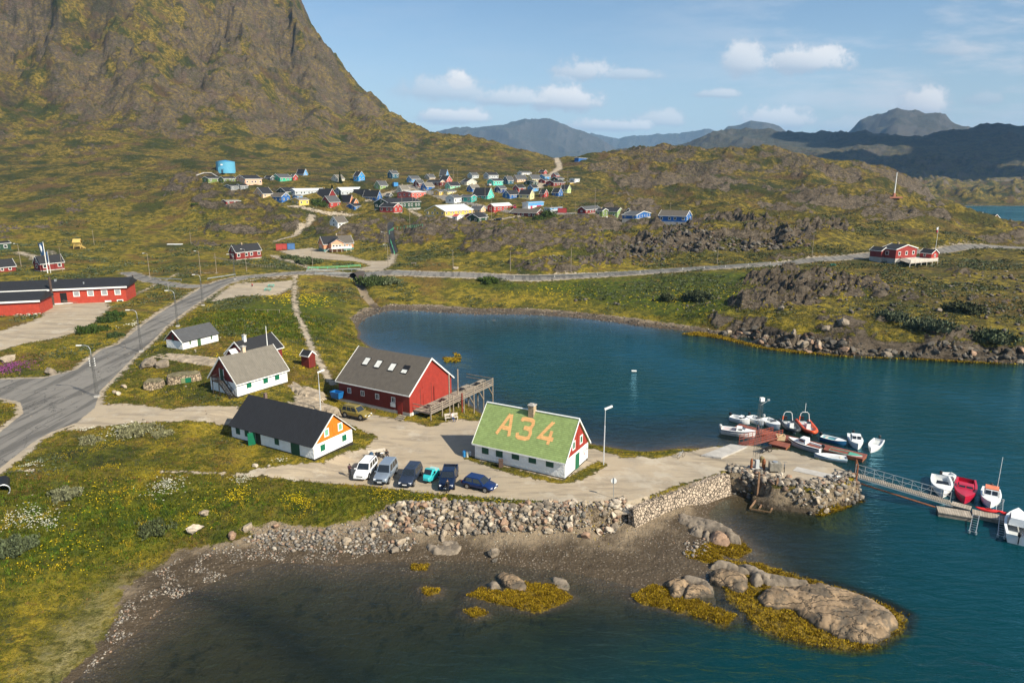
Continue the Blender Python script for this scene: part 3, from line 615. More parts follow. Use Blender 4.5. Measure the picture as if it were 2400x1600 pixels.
def ground_material():
    m = bpy.data.materials.new('ground_cover'); m.use_nodes = True; t = NT(m.node_tree); b = t.n['Principled BSDF']
    geo = t.new('ShaderNodeNewGeometry'); P_ = geo.outputs['Position']
    s1 = t.new('ShaderNodeSeparateColor'); t.l.new(t.attr('m1', 'Color'), s1.inputs[0]); asph, grav, beach = s1.outputs[:3]
    s2 = t.new('ShaderNodeSeparateColor'); t.l.new(t.attr('m2', 'Color'), s2.inputs[0]); rock, weed, lush = s2.outputs[:3]
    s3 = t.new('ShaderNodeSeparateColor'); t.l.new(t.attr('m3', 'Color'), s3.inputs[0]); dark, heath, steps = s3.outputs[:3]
    sp = t.new('ShaderNodeSeparateXYZ'); t.l.new(P_, sp.inputs[0]); px, py, pz = sp.outputs
    nrm = t.new('ShaderNodeSeparateXYZ'); t.l.new(geo.outputs['Normal'], nrm.inputs[0]); nz = nrm.outputs[2]
    nA = t.noise(P_, .012, 6, .6); nB = t.noise(P_, .055, 6, .62); nC = t.noise(P_, .35, 6, .65); nD = t.noise(P_, 2.2, 6, .7); nE = t.noise(P_, 9., 4, .7)
    nB2 = t.noise(t.mapping(P_, loc=(50, 30, 0)), .045, 6, .66); nC2 = t.noise(t.mapping(P_, loc=(11, 7, 3)), .25, 6, .7)
    nF = t.noise(t.mapping(P_, loc=(3, 9, 1)), .8, 6, .72)
    # tundra grass
    g = t.mix(t.ss(nC, .42, .58), (.098, .090, .007), (.290, .215, .020))          # olive to yellow
    g = t.mix(t.ss(nB, .50, .60, 0, .85), g, t.mix(nF, (.10, .055, .012), (.22, .135, .030)))                             # rust sedge
    g = t.mix(t.ss(nB2, .50, .62), g, t.mix(t.ss(nC2, .4, .6), (.030, .038, .006), (.100, .100, .010)))   # darker heath
    rgt = t.math('MULTIPLY', t.ss(px, 10., 110.), t.ss(py, 120., 160.)); g = t.mix(t.math('MULTIPLY', rgt, t.ss(nC, .60, .44, .15, .85)), g, t.mix(t.ss(nF, .4, .6), (.040, .042, .006), (.115, .075, .016)))
    g = t.mix(t.ss(nF, .55, .62, 0, .75), g, (.050, .060, .026)); g = t.mix(t.ss(nF, .45, .37, 0, .7), g, (.028, .030, .004))                     # grey willow
    g = t.mix(t.math('MULTIPLY', lush, t.ss(nC, .3, .55)), g, t.mix(t.ss(nF, .42, .58), (.030, .055, .003), (.100, .118, .004)))
    g = t.mix(t.ss(nC2, .60, .74, 0, .7), g, (.27, .205, .012))                     # buttercup yellow drifts
    far = t.ss(py, 190., 480.); high = t.ss(pz, 20., 60.)
    mt = t.math('MULTIPLY', high, far)
    gm = t.mix(t.ss(nC, .43, .57), (.088, .072, .009), (.245, .172, .030)); gm = t.mix(t.ss(nB2, .44, .60), gm, (.040, .046, .008))
    gm = t.mix(t.ss(nB, .50, .64), gm, (.115, .072, .030)); gm = t.mix(t.ss(t.noise(P_, .12, 6, .7), .54, .66, 0, .8), gm, (.048, .054, .026))
    g = t.mix(t.math('MULTIPLY', far, t.math('MAXIMUM', t.ss(pz, 10., 40., .55, 1.), t.ss(py, 700., 900.))), g, gm)
    g = t.mix(t.ss(nD, .46, .60, .0, .75), g, t.mix(1.0, g, (.45, .5, .5), 'MULTIPLY'))
    g = t.mix(t.ss(nE, .56, .66, 0, .6), g, t.mix(1.0, g, (1.9, 1.75, 1.3), 'MULTIPLY'))
    g = t.mix(t.math('MULTIPLY', heath, t.ss(nC, .25, .5)), g, t.mix(t.ss(nF, .42, .56), t.mix(t.ss(nD, .42, .58), (.035, .038, .010), (.12, .115, .03)), t.mix(t.ss(nD, .4, .6), (.15, .13, .045), (.27, .23, .10))))
    # bare rock with lichen bands
    rk1 = t.noise(t.mapping(P_, (1, 1, 3.0), (0, R(12), R(25))), .32, 8, .72, .8); rk2 = t.noise(P_, 1.8, 7, .75); rkA = t.noise(P_, .05, 5, .6)
    rc = t.mix(t.ss(rk1, .38, .62), (.070, .054, .037), (.195, .155, .110)); rc = t.mix(t.ss(nC, .5, .62, 0, .5), rc, (.24, .19, .135)); rc = t.mix(t.ss(rk2, .56, .72, 0, .65), rc, (.27, .24, .20)); rc = t.mix(t.ss(rk2, .46, .32, 0, .8), rc, (.022, .020, .018))
    rc = t.mix(t.math('MULTIPLY', mt, .75), rc, t.mix(t.ss(rk1, .38, .62), (.080, .060, .048), (.200, .150, .118)))
    rc = t.mix(t.ss(rkA, .5, .62, 0, .45), rc, (.10, .075, .05))
    steep = t.ss(nz, .93, .74)
    mossy = t.ss(t.math('ADD', nC2, t.math('MULTIPLY', t.math('SUBTRACT', nz, .9), 1.6)), .45, .62)
    rmask = t.math('ADD', rock, t.math('MULTIPLY', t.math('SUBTRACT', rk2, .5), .7)); rmask = t.math('ADD', rmask, t.math('MULTIPLY', steep, .35))
    rmask = t.math('SUBTRACT', rmask, t.math('MULTIPLY', t.math('MULTIPLY', mossy, t.math('SUBTRACT', 1.0, steep)), .66))
    rmask = t.ss(rmask, .36, .60); rmask = t.math('MULTIPLY', rmask, t.math('SUBTRACT', 1.0, t.math('MULTIPLY', mt, t.ss(nC, .38, .56, .10, .60))))
    rc = t.mix(t.ss(py, 1300., 2600., 0, .65), rc, (.045, .052, .060)); g = t.mix(t.ss(py, 1300., 2600., 0, .7), g, (.040, .048, .048)); c = t.mix(rmask, g, rc)  # far rock and grass tinted dark bluish in place of distant cloud shade
    # beach: mud, sand, shingle by height
    bn = t.math('ADD', beach, t.math('MULTIPLY', t.math('SUBTRACT', nF, .5), 1.3)); bm_ = t.ss(bn, .44, .56)
    wet = t.ss(t.math('ADD', pz, t.math('MULTIPLY', t.math('SUBTRACT', nC, .5), 1.6)), 1.0, .30)
    sand = t.mix(nD, (.20, .150, .095), (.33, .26, .175)); mud = t.mix(nC, (.055, .040, .024), (.105, .076, .045))
    bc = t.mix(wet, sand, mud)
    vor = t.voro(P_, 3.2); vorc = t.voro(P_, 3.2, out='Color'); bw = t.new('ShaderNodeRGBToBW'); t.l.new(vorc, bw.inputs[0])
    vor2 = t.voro(P_, 8.5)
    peb = t.math('MULTIPLY', t.ss(vor, .34, .26), t.ss(t.math('ADD', bw.outputs[0], t.math('MULTIPLY', nC, .6)), .68, .80))
    bc = t.mix(peb, bc, t.mix(bw.outputs[0], (.09, .072, .05), (.26, .21, .155)))
    bc = t.mix(t.math('MULTIPLY', t.ss(vor2, .33, .22), t.ss(nF, .48, .6)), bc, (.20, .160, .115))
    bc = t.mix(t.ss(pz, .05, -.6), bc, t.mix(nC, (.042, .036, .019), (.078, .064, .035)))
    bc = t.mix(t.math('MULTIPLY', t.ss(t.noise(P_, .55, 6, .72), .53, .63), t.ss(pz, -.15, -.8)), bc, (.020, .019, .008))
    bc = t.mix(t.math('MULTIPLY', t.ss(t.noise(P_, .35, 5, .7), .5, .6, 0, .7), t.ss(pz, -1.0, -2.2)), bc, (.06, .085, .065))
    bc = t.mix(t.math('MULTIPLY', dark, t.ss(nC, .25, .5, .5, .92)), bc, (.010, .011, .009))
    c = t.mix(bm_, c, bc)
    # gravel and asphalt
    gn = t.math('ADD', grav, t.math('MULTIPLY', t.math('SUBTRACT', nF, .5), 1.5)); gn = t.math('ADD', gn, t.math('MULTIPLY', t.math('SUBTRACT', nD, .5), .6)); gm_ = t.ss(gn, .44, .58)
    gc = t.mix(nB, (.31, .25, .175), (.41, .34, .245)); gc = t.mix(t.ss(nC, .5, .68, 0, .5), gc, (.245, .215, .175)); gc = t.mix(t.ss(nE, .58, .75, 0, .35), gc, (.2, .17, .13))
    tr = t.noise(t.mapping(P_, (.5, 3.0, 1), (0, 0, R(-30))), .25, 5, .6); gc = t.mix(t.ss(tr, .48, .60, 0, .75), gc, (.235, .195, .145)); gc = t.mix(t.ss(nC2, .52, .64, 0, .55), gc, (.43, .385, .31)); gc = t.mix(t.ss(nB2, .50, .60, 0, .4), gc, (.27, .235, .185))
    c = t.mix(gm_, c, gc)
    an = t.math('ADD', asph, t.math('MULTIPLY', t.math('SUBTRACT', nF, .5), .3)); am = t.ss(an, .45, .55)
    ac = t.mix(nC, (.155, .146, .130), (.22, .205, .185))
    tr2 = t.noise(t.mapping(P_, (3.2, .25, 1), (0, 0, R(-37))), .22, 6, .65); ac = t.mix(t.ss(tr2, .46, .58, 0, .8), ac, (.092, .087, .080))
    crk = t.voro(t.vmath('ADD', P_, t.vmath('SCALE', t.noise(P_, .6, 3, .6, out=1), scale=2.5)), .16, 'DISTANCE_TO_EDGE'); ac = t.mix(t.ss(crk, .012, .0, 0, .8), ac, (.04, .04, .04))
    ac = t.mix(t.ss(nE, .55, .75, 0, .25), ac, (.25, .24, .22))
    ac = t.mix(t.ss(steps, .4, .6), ac, (.03, .032, .035))
    c = t.mix(am, c, ac)
    # bladder wrack
    wn = t.math('ADD', weed, t.math('MULTIPLY', t.math('SUBTRACT', nF, .5), .9)); wn = t.math('ADD', wn, t.math('MULTIPLY', t.math('SUBTRACT', nD, .5), .35)); wm = t.ss(wn, .42, .56)
    wc = t.mix(t.ss(nD, .38, .62), (.055, .035, .004), (.27, .175, .008)); wc = t.mix(t.ss(nE, .5, .7), wc, (.36, .25, .012)); wc = t.mix(t.ss(nE, .45, .32), wc, (.03, .02, .003))
    c = t.mix(wm, c, wc)
    t.set(b, 'Base Color', c); 
    rg = t.mix(t.math('MULTIPLY', bm_, wet), (.9, .9, .9), (.45, .45, .45)); rb = t.new('ShaderNodeRGBToBW'); t.l.new(rg, rb.inputs[0])
    t.l.new(rb.outputs[0], b.inputs['Roughness']); b.inputs['Specular IOR Level'].default_value = .22
    soft = t.math('SUBTRACT', 1.0, t.math('MAXIMUM', gm_, am))
    h = t.math('ADD', t.math('MULTIPLY', nD, .35), t.math('MULTIPLY', nE, .14)); h = t.math('ADD', h, t.math('MULTIPLY', nF, .9))
    h = t.math('ADD', h, t.math('MULTIPLY', t.math('MULTIPLY', rmask, rk1), 5.)); h = t.math('ADD', h, t.math('MULTIPLY', t.math('MULTIPLY', rmask, rk2), 1.2))
    h = t.math('ADD', h, t.math('MULTIPLY', peb, .12)); h = t.math('ADD', h, t.math('MULTIPLY', nC2, t.ss(py, 150., 500., .4, 6.)))
    h = t.math('MULTIPLY', h, t.ss(soft, 0., 1., .06, 1.))
    t.set(b, 'Normal', t.bump(h, .9, .75))
    return m

_LRS = np.log(RS); _Zg = Zf.reshape(RCn, CCn)
def tz(x, y):
    """height read back from the finished ground grid"""
    x = np.atleast_1d(np.asarray(x, float)); y = np.atleast_1d(np.asarray(y, float)); r = np.clip(np.hypot(x, y), RS[0], RS[-1] - 1); a = np.arctan2(x, y)
    j = np.clip(np.searchsorted(RS, r) - 1, 0, RCn - 2); fj = (r - RS[j]) / (RS[j + 1] - RS[j]); u = np.clip((a - TS[0]) / (TS[1] - TS[0]), 0, NC - 1.001); i = u.astype(int); fi = u - i
    return _Zg[j, i] * (1 - fj) * (1 - fi) + _Zg[j, i + 1] * (1 - fj) * fi + _Zg[j + 1, i] * fj * (1 - fi) + _Zg[j + 1, i + 1] * fj * fi
GROUND = ground_material()
names = ['ground', 'mountain', 'far_hills', 'beach', 'gravel_yard', 'road', 'seabed']
# one shared normal per grid point, so that the seams between the pieces do not show
Z2 = Zf.reshape(RCn, CCn)
def grad(A_): return np.gradient(A_, axis=0), np.gradient(A_, axis=1)
xr, xt = grad(X); yr, yt = grad(Y); zr, zt = grad(Z2)
nx = yr * zt - zr * yt; ny = zr * xt - xr * zt; nz_ = xr * yt - yr * xt
nn = np.stack([nx, ny, nz_], -1).reshape(-1, 3); nn /= np.linalg.norm(nn, axis=1)[:, None]; nn[nn[:, 2] < 0] *= -1
for k, nm in enumerate(names):
    q = quads[cls == k]
    if not len(q): continue
    pass
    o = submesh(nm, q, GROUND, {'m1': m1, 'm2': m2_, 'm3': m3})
    o.data.normals_split_custom_set_from_vertices(nn[np.unique(q)].tolist())

def water_material():
    m = bpy.data.materials.new('sea_water'); m.use_nodes = True; t = NT(m.node_tree); t.n.clear()
    geo = t.new('ShaderNodeNewGeometry'); P_ = geo.outputs['Position']; dep = t.attr('depth')
    w1 = t.noise(t.mapping(P_, (1, 3.2, 1), (0, 0, R(24))), .30, 4, .6, .6); w2 = t.noise(t.mapping(P_, (1, 2.4, 1), (0, 0, R(12))), 1.5, 5, .65); w0 = t.noise(P_, .022, 3, .5)
    calm = t.ss(w0, .40, .60, .35, 1.)
    h = t.math('ADD', t.math('MULTIPLY', w1, 1.1), t.math('MULTIPLY', w2, .16)); h = t.math('MULTIPLY', t.math('MULTIPLY', h, calm), t.ss(dep, .3, 3.5, .35, 1.))
    nb = t.bump(h, .62, 1.0)
    # Beer-Lambert: what of the bottom still shows, and what the water column scatters back
    T = t.math('POWER', 2.718, t.math('MULTIPLY', dep, -.40))
    tint = t.mix(t.ss(dep, .0, 2.4), (.93, .93, .90), (.55, .74, .60))
    tr = t.new('ShaderNodeBsdfTransparent'); t.l.new(tint, tr.inputs[0])
    df = t.new('ShaderNodeBsdfDiffuse'); t.set(df, 'Color', t.mix(t.ss(dep, .6, 3.6), (.018, .019, .007), (.0005, .034, .042)))
    body = t.new('ShaderNodeMixShader'); t.l.new(T, body.inputs[0]); t.l.new(df.outputs[0], body.inputs[1]); t.l.new(tr.outputs[0], body.inputs[2])
    gl = t.new('ShaderNodeBsdfGlossy'); gl.inputs['Roughness'].default_value = .06; t.set(gl, 'Color', (.40, .80, 1.0)); t.l.new(nb, gl.inputs['Normal'])
    cs_ = t.math('ABSOLUTE', t.vmath('DOT_PRODUCT', geo.outputs['Incoming'], nb, out=1)); fr_ = t.math('ADD', .02, t.math('MULTIPLY', .98, t.math('POWER', t.math('SUBTRACT', 1.0, cs_, clamp=True), 5.0)))
    mx = t.new('ShaderNodeMixShader'); t.l.new(fr_, mx.inputs[0]); t.l.new(body.outputs[0], mx.inputs[1]); t.l.new(gl.outputs[0], mx.inputs[2])
    out = t.new('ShaderNodeOutputMaterial'); t.l.new(mx.outputs[0], out.inputs[0]); return m
wq = quads[(Zf[quads].min(1) < .05) & (qr < 2200)]
wco = co.copy(); wco[:, 2] = 0.0
depth = np.clip(-Zf, 0, 30)
submesh('sea', wq, water_material(), {'depth': depth}, wco)

hz = MB(); hz.box((0, 6000, 390), (30000, 16000, 820))
hm = bpy.data.materials.new('haze_air'); hm.use_nodes = True; ht = NT(hm.node_tree); ht.n.clear()
pv = ht.new('ShaderNodeVolumePrincipled'); pv.inputs['Color'].default_value = (.30, .60, 1.0, 1); pv.inputs['Density'].default_value = HAZE; pv.inputs['Anisotropy'].default_value = .0
ho_ = ht.new('ShaderNodeOutputMaterial'); ht.l.new(pv.outputs[0], ho_.inputs[1])
if HAZE > 0: tag(hz.build('haze', hm), 'pale blue air that veils the far mountains', 'haze', kind='stuff')
# ------------------------------------------------------------------ materials
WHITE = (.78, .78, .75); GREEN = (.003, .10, .055); DKRED = (.17, .018, .012); RED = (.33, .028, .018)
M_lime = mat('limewash', (.80, .80, .78), .85, kind='plaster', var=.05, bump=1.0)
M_trim = mat('white_trim', WHITE, .6, var=.06)
M_green = mat('green_shutter', (.004, .115, .058), .45, var=.1); M_dgreen = mat('dark_green_door', (.004, .062, .038), .5, var=.1)
M_glass = mat('window_glass', (.03, .04, .05), .08, spec=.9, var=0)
M_glassl = mat('curtained_glass', (.30, .32, .34), .15, spec=.9, var=.1)
M_plinth = mat('tarred_plinth', (.02, .018, .016), .8)
M_conc = mat('concrete', (.38, .36, .33), .85, var=.15, vs=.8)
M_wood = mat('weathered_wood', (.30, .255, .20), .85, var=.25, vs=3, kind='planks'); M_post = mat('grey_timber', (.27, .225, .175), .85, var=.25, vs=3)
M_dwood = mat('dark_timber', (.035, .028, .024), .7); M_metal = mat('galvanised_steel', (.42, .44, .45), .45, metal=.6, var=.1)
M_brick = mat('chimney_brick', (.36, .27, .17), .85, var=.3, vs=6); M_black = mat('black_parts', (.012, .012, .013), .5, var=0)
M_blackroof = mat('black_felt_roof', (.013, .0135, .016), .78, kind='felt', var=.12)
M_greyroof = mat('grey_felt_roof', (.135, .122, .100), .85, kind='felt', var=.12); M_brownroof = mat('brown_felt_roof', (.088, .076, .062), .85, kind='felt', var=.12)
M_slateroof = mat('slate_grey_roof', (.060, .062, .066), .85, kind='felt', var=.12)
M_shingle = mat('green_shingle_roof', (.25, .335, .115), .75, kind='shingle', var=.1)
M_letter = mat('orange_painted_shingle', (.78, .42, .16), .75, kind='shingle', var=.06)
M_redb = mat('red_boards', (.30, .030, .018), .75, kind='boards'); M_dredb = mat('dark_red_boards', (.17, .020, .012), .75, kind='boards')
M_orb = mat('orange_boards', (.62, .175, .008), .7, kind='boards')
_pc = {}
def paint(c, boards=True):
    k = (tuple(round(x, 3) for x in c), boards)
    if k not in _pc: _pc[k] = mat('painted_wall_%d' % len(_pc), c, .65, var=.08, kind='boards' if boards else None, vs=.8)
    return _pc[k]

def slab(mb, a, b, c, d, th_):
    """thin solid quad: corners a b c d (top side), thickness downwards along its normal"""
    a, b, c, d = map(Vector, (a, b, c, d)); n = (b - a).cross(d - a).normalized() * th_
    vs = [a, b, c, d, a - n, b - n, c - n, d - n]
    return mb.add(vs, [(0, 1, 2, 3), (7, 6, 5, 4), (0, 4, 5, 1), (1, 5, 6, 2), (2, 6, 7, 3), (3, 7, 4, 0)])
def face_frame(L, W, face):
    """origin, along and outward vectors of a wall face"""
    return {'S': (Vector((-L/2, -W/2, 0)), Vector((1, 0, 0)), Vector((0, -1, 0)), L), 'N': (Vector((L/2, W/2, 0)), Vector((-1, 0, 0)), Vector((0, 1, 0)), L),
            'E': (Vector((L/2, -W/2, 0)), Vector((0, 1, 0)), Vector((1, 0, 0)), W), 'W': (Vector((-L/2, W/2, 0)), Vector((0, -1, 0)), Vector((-1, 0, 0)), W)}[face]
def on_face(mb, L, W, face, u, z0, w, h, d0, d1, inset=0):
    o, a, n, _ = face_frame(L, W, face); c = o + a * u + n * ((d0 + d1) / 2) + Vector((0, 0, z0 + h / 2))
    sx = w if face in 'SN' else (d1 - d0); sy = (d1 - d0) if face in 'SN' else w
    return mb.box(c, (sx, sy, h))
def window(root, L, W, face, u, z0, w, h, frame=M_trim, pane=M_glass, fw=.09, bars=True, proud=.0, name='window'):
    f = MB(); p0 = .002 + proud
    on_face(f, L, W, face, u, z0 - fw, w + 2 * fw, fw, p0 - .05, p0 + .06); on_face(f, L, W, face, u, z0 + h, w + 2 * fw, fw, p0 - .05, p0 + .06)
    on_face(f, L, W, face, u - w / 2 - fw / 2, z0, fw, h, p0 - .05, p0 + .06); on_face(f, L, W, face, u + w / 2 + fw / 2, z0, fw, h, p0 - .05, p0 + .06)
    if bars: on_face(f, L, W, face, u, z0, .05, h, p0 - .05, p0 + .05)
    fo = f.build(name, frame, root)
    g = MB(); on_face(g, L, W, face, u, z0, w, h, p0 - .05, p0 + .02); g.build('pane', pane, fo)
    return fo
def plate(root, L, W, face, u, z0, w, h, m, name, d=.06, proud=0.):
    g = MB(); on_face(g, L, W, face, u, z0, w, h, -.05 + proud, d + proud); return g.build(name, m, root)
def gable_shell(root, L, W, hw, hr, wallm, gablem=None, split=None, found=None, fh=.3, fdepth=1.6, roofm=None, over=.25, side=.35, thick=.14, trimm=None, plinth_faces=None):
    """walls, gables, roof, bargeboards, ridge: ridge along x"""
    w = MB(); w.box((0, 0, hw / 2 - .02), (L, W, hw - .04)); w.build('wall', wallm, root)
    gz = hw if split is None else split
    def yat(z): return W / 2 * (hr - z) / (hr - hw)
    for sx in (-1, 1):
        g = MB(); x0, x1 = sx * (L / 2 - .16), sx * (L / 2 + .015 * (gablem is not None) + .001)
        if split is None or split >= hw: pl = [(-yat(hw) + .02, hw - .04), (yat(hw) - .02, hw - .04), (0, hr - .03)]
        else: pl = [(-W / 2 + .02, split), (W / 2 - .02, split), (W / 2 - .02, hw - .03), (0, hr - .03), (-W / 2 + .02, hw - .03)]
        g.extrude(pl, 'X', x0, x1); g.build('gable', gablem or wallm, root)
    if found: f = MB(); f.box((0, 0, -fdepth / 2 + fh / 2), (L + .05, W + .05, fdepth + fh)); f.build('foundation', found, root)
    sl_ = (hr - hw) / (W / 2); ye = W / 2 + side; ze = hw - side * sl_
    x = L / 2 + over; tz_ = thick
    r = MB()
    for s in (-1, 1):
        q = [(-x, s * ye, ze + tz_), (x, s * ye, ze + tz_), (x, 0, hr + tz_), (-x, 0, hr + tz_)]
        if s == 1: q = q[::-1]
        slab(r, *q, thick)
    ro = r.build('roof', roofm, root)
    if trimm:
        for sx in (-1, 1):
            b = MB(); xx = sx * (x + .03); q = [(-ye - .02, ze + tz_ + .05), (0, hr + tz_ + .07), (ye + .02, ze + tz_ + .05), (ye + .02, ze + tz_ - .20), (0, hr + tz_ - .20), (-ye - .02, ze + tz_ - .20)]
            b.extrude(q, 'X', xx - .03, xx + .03); b.build('bargeboard', trimm, ro)
        e = MB()
        for s in (-1, 1): e.box((0, s * (ye + .03), ze + tz_ - .10), (2 * x, .05, .16))
        e.build('fascia', trimm, ro)
    return ro
def chimney(root, x, y, z0, z1, w=.6, m=M_brick, cap=True, d=None):
    d = d or w
    b = MB(); b.box((x, y, (z0 + z1) / 2), (w, d, z1 - z0)); c = b.build('chimney', m, root)
    if cap: k = MB(); k.box((x, y, z1 + .05), (w + .16, d + .16, .12)); k.box((x, y, z1 + .17), (w * .5, d * .5, .12)); k.build('chimney_cap', M_conc, c)
    return c
def origin(near, z, yaw, L, W, cx, cy):
    """house centre so that its corner (cx*L/2, cy*W/2) stands where the photo shows it"""
    p = G(near[0], near[1], z); v = Matrix.Rotation(yaw, 4, 'Z') @ Vector((cx * L / 2, cy * W / 2, 0))
    return (p[0] - v.x, p[1] - v.y, z)

# ------------------------------------------------------------------ green-roofed A34 house
YA, YB = R(-29), R(57)
L, W = 12.6, 7.0
h = empty('storehouse', origin((1323.6, 1122.6), 3, YA, L, W, 1, -1), YA, 'white limewashed house with A34 painted on its green shingle roof', 'house')
ro = gable_shell(h, L, W, 2.35, 6.35, M_lime, M_redb, found=M_plinth, fh=.12, roofm=M_shingle, over=.22, side=.30, trimm=M_trim, thick=.16)
rc = MB(); rc.box((0, 0, 6.55), (L + .5, .22, .10)); rc.build('ridge_board', M_trim, ro)
for u in (1.55, 3.6, 5.9, 8.25, 10.6): plate(h, L, W, 'S', u, 1.0 if u < 5 else 1.15, .95 if u < 5 else 1.0, 1.05 if u < 5 else .85, M_dgreen, 'shutter')
window(h, L, W, 'E', 2.35, 3.05, .55, .85, pane=M_green, bars=False, fw=.14, proud=.02); window(h, L, W, 'E', 4.6, 3.05, .55, .85, pane=M_green, bars=False, fw=.14, proud=.02)
d_ = plate(h, L, W, 'E', 3.6, 0, 1.15, 2.0, M_green, 'door'); k = MB(); on_face(k, L, W, 'E', 4.0, 1.0, .08, .12, .06, .12); k.build('handle', M_black, d_)
hb = MB(); on_face(hb, L, W, 'E', 3.5, 2.6, .06, 2.1, .016, .05); on_face(hb, L, W, 'E', 3.5, 4.55, 1.9, .06, .016, .05); hb.build('hatch', M_redb, h)
lr = MB(); lr.tube([(L/2 + .1, W/2 - .95 + .42 * math.cos(a), 1.55 + .42 * math.sin(a)) for a in np.linspace(0, 2 * math.pi, 20)], .1, 8, False)
lb = plate(h, L, W, 'E', 6.05, 1.05, 1.0, 1.0, mat('pale_pink_box', (.75, .42, .44), .6), 'lifebuoy_cabinet', .08); lr.build('lifebuoy', M_trim, lb)
chimney(h, .2, -.25, 5.6, 7.3, .75)
def roof_map(L, W, hw, hr, side, over, thick):
    sl_ = (hr - hw) / (W / 2)
    def f(u, v, lift=.01):   # u,v in 0..1 along ridge / up the slope of the S side
        ye = W / 2 + side; y = -ye * (1 - v); z = hw - side * sl_ + (hr - (hw - side * sl_)) * v + thick
        n = Vector((0, -sl_, 1)).normalized(); return Vector(((-L / 2 - over) + (L + 2 * over) * u, y, z)) + n * lift
    return f
def stroke_poly(pts, w, closed=False):
    """mitred outline quads of a stroke in letter space"""
    P2 = [Vector((a, b)) for a, b in pts]; n = len(P2); off = []
    for i in range(n):
        d0 = (P2[i] - P2[i - 1]).normalized() if i > 0 else None; d1 = (P2[i + 1] - P2[i]).normalized() if i < n - 1 else None
        if d0 is None: d0 = d1
        if d1 is None: d1 = d0
        n0 = Vector((-d0.y, d0.x)); n1 = Vector((-d1.y, d1.x)); m = (n0 + n1).normalized(); m = m / max(.5, m.dot(n0)); off.append(m * w / 2)
    return [(P2[i] + off[i], P2[i + 1] + off[i + 1], P2[i + 1] - off[i + 1], P2[i] - off[i]) for i in range(n - 1)]
fm = roof_map(L, W, 2.35, 6.35, .30, .22, .16)
def letter(strokes, u0, v0, su, sv, wd, root_):
    b = MB(); i = 0
    for st in strokes:
        for q in stroke_poly(st, wd):
            i += 1; b.add([fm(u0 + p.x * su, v0 + p.y * sv, .015 + .0015 * (i % 5)) for p in q], [(0, 1, 2, 3)])
    return b.build('painted_letter', M_letter, root_)
def arc(cx, cy, rx, ry, a0, a1, n=10): return [(cx + rx * math.cos(R(a)), cy + ry * math.sin(R(a))) for a in np.linspace(a0, a1, n)]
su, sv = .165, .50
letter([[(.02, 0), (.50, 1.0)], [(.86, 0), (.58, 1.0)], [(.28, .34), (.82, .34)]], .215, .325, su, sv, .19, ro)
letter([[(.08, .80), (.10, .90), (.24, .93), (.66, .93), (.80, .88), (.84, .74), (.78, .58), (.62, .53), (.34, .53)], [(.62, .53), (.80, .46), (.86, .30), (.82, .12), (.64, .06), (.22, .06), (.08, .12), (.05, .26)]], .425, .315, su, sv, .19, ro)
letter([[(.62, 1.0), (.06, .26), (.94, .26)], [(.70, .62), (.70, 0)], [(.62, 1.0), (.66, .93)]], .655, .315, su, sv, .19, ro)

# ------------------------------------------------------------------ orange-gabled house
L, W = 15.2, 6.8
h = empty('long_house', origin((736.8, 1078.2), 4, YA - R(1), L, W, 1, -1), YA - R(1), 'long white stone house with orange gable and black roof', 'house')
ro = gable_shell(h, L, W, 1.95, 4.95, M_lime, M_orb, found=M_plinth, fh=.12, roofm=M_blackroof, over=.2, side=.35, trimm=None, thick=.15)
for s in (-1, 1): b = MB(); b.bar((L/2 + .24, s * (W/2 + .38), 1.95 - .35 * .88 + .05), (L/2 + .24, 0, 5.0), .06, .2, up=(1, 0, 0)); b.build('bargeboard', M_trim, ro)
for u in (1.3, 3.05, 8.7): plate(h, L, W, 'S', u, .75, .75, .8, M_dgreen, 'shutter')
dk = plate(h, L, W, 'S', 5.2, .0, .95, 1.72, M_black, 'doorway', .02)
g = MB(); g.box((.48, 0, .85), (.95, .06, 1.7)); o = g.build('door', M_green, h, loc=(-L/2 + 4.72, -W/2 - .05, 0)); o.rotation_euler = (0, 0, R(-118)); o['label'] = 'green door standing open'
plate(h, L, W, 'S', 12.0, -.1, 1.5, 1.8, M_dgreen, 'door'); plate(h, L, W, 'S', 11.6, 1.74, 3.0, .1, M_trim, 'lintel', .2)
for u, z0 in ((1.5, .75), (5.3, .75)): plate(h, L, W, 'E', u, z0, .75, .8, M_green, 'shutter')
for u in (2.25, 4.65): window(h, L, W, 'E', u, 2.5, .55, .8, pane=mat('pale_green_pane', (.16, .38, .26), .4), bars=False, fw=.13, proud=.02)
hb = MB(); on_face(hb, L, W, 'E', 3.4, 2.1, .05, 1.5, .016, .045); on_face(hb, L, W, 'E', 3.2, 3.65, 1.5, .05, .016, .045); hb.build('hatch', M_orb, h)
chimney(h, -4.6, .1, 4.5, 5.75, .35, m=mat('rusty_flue', (.16, .11, .09), .8), cap=False)

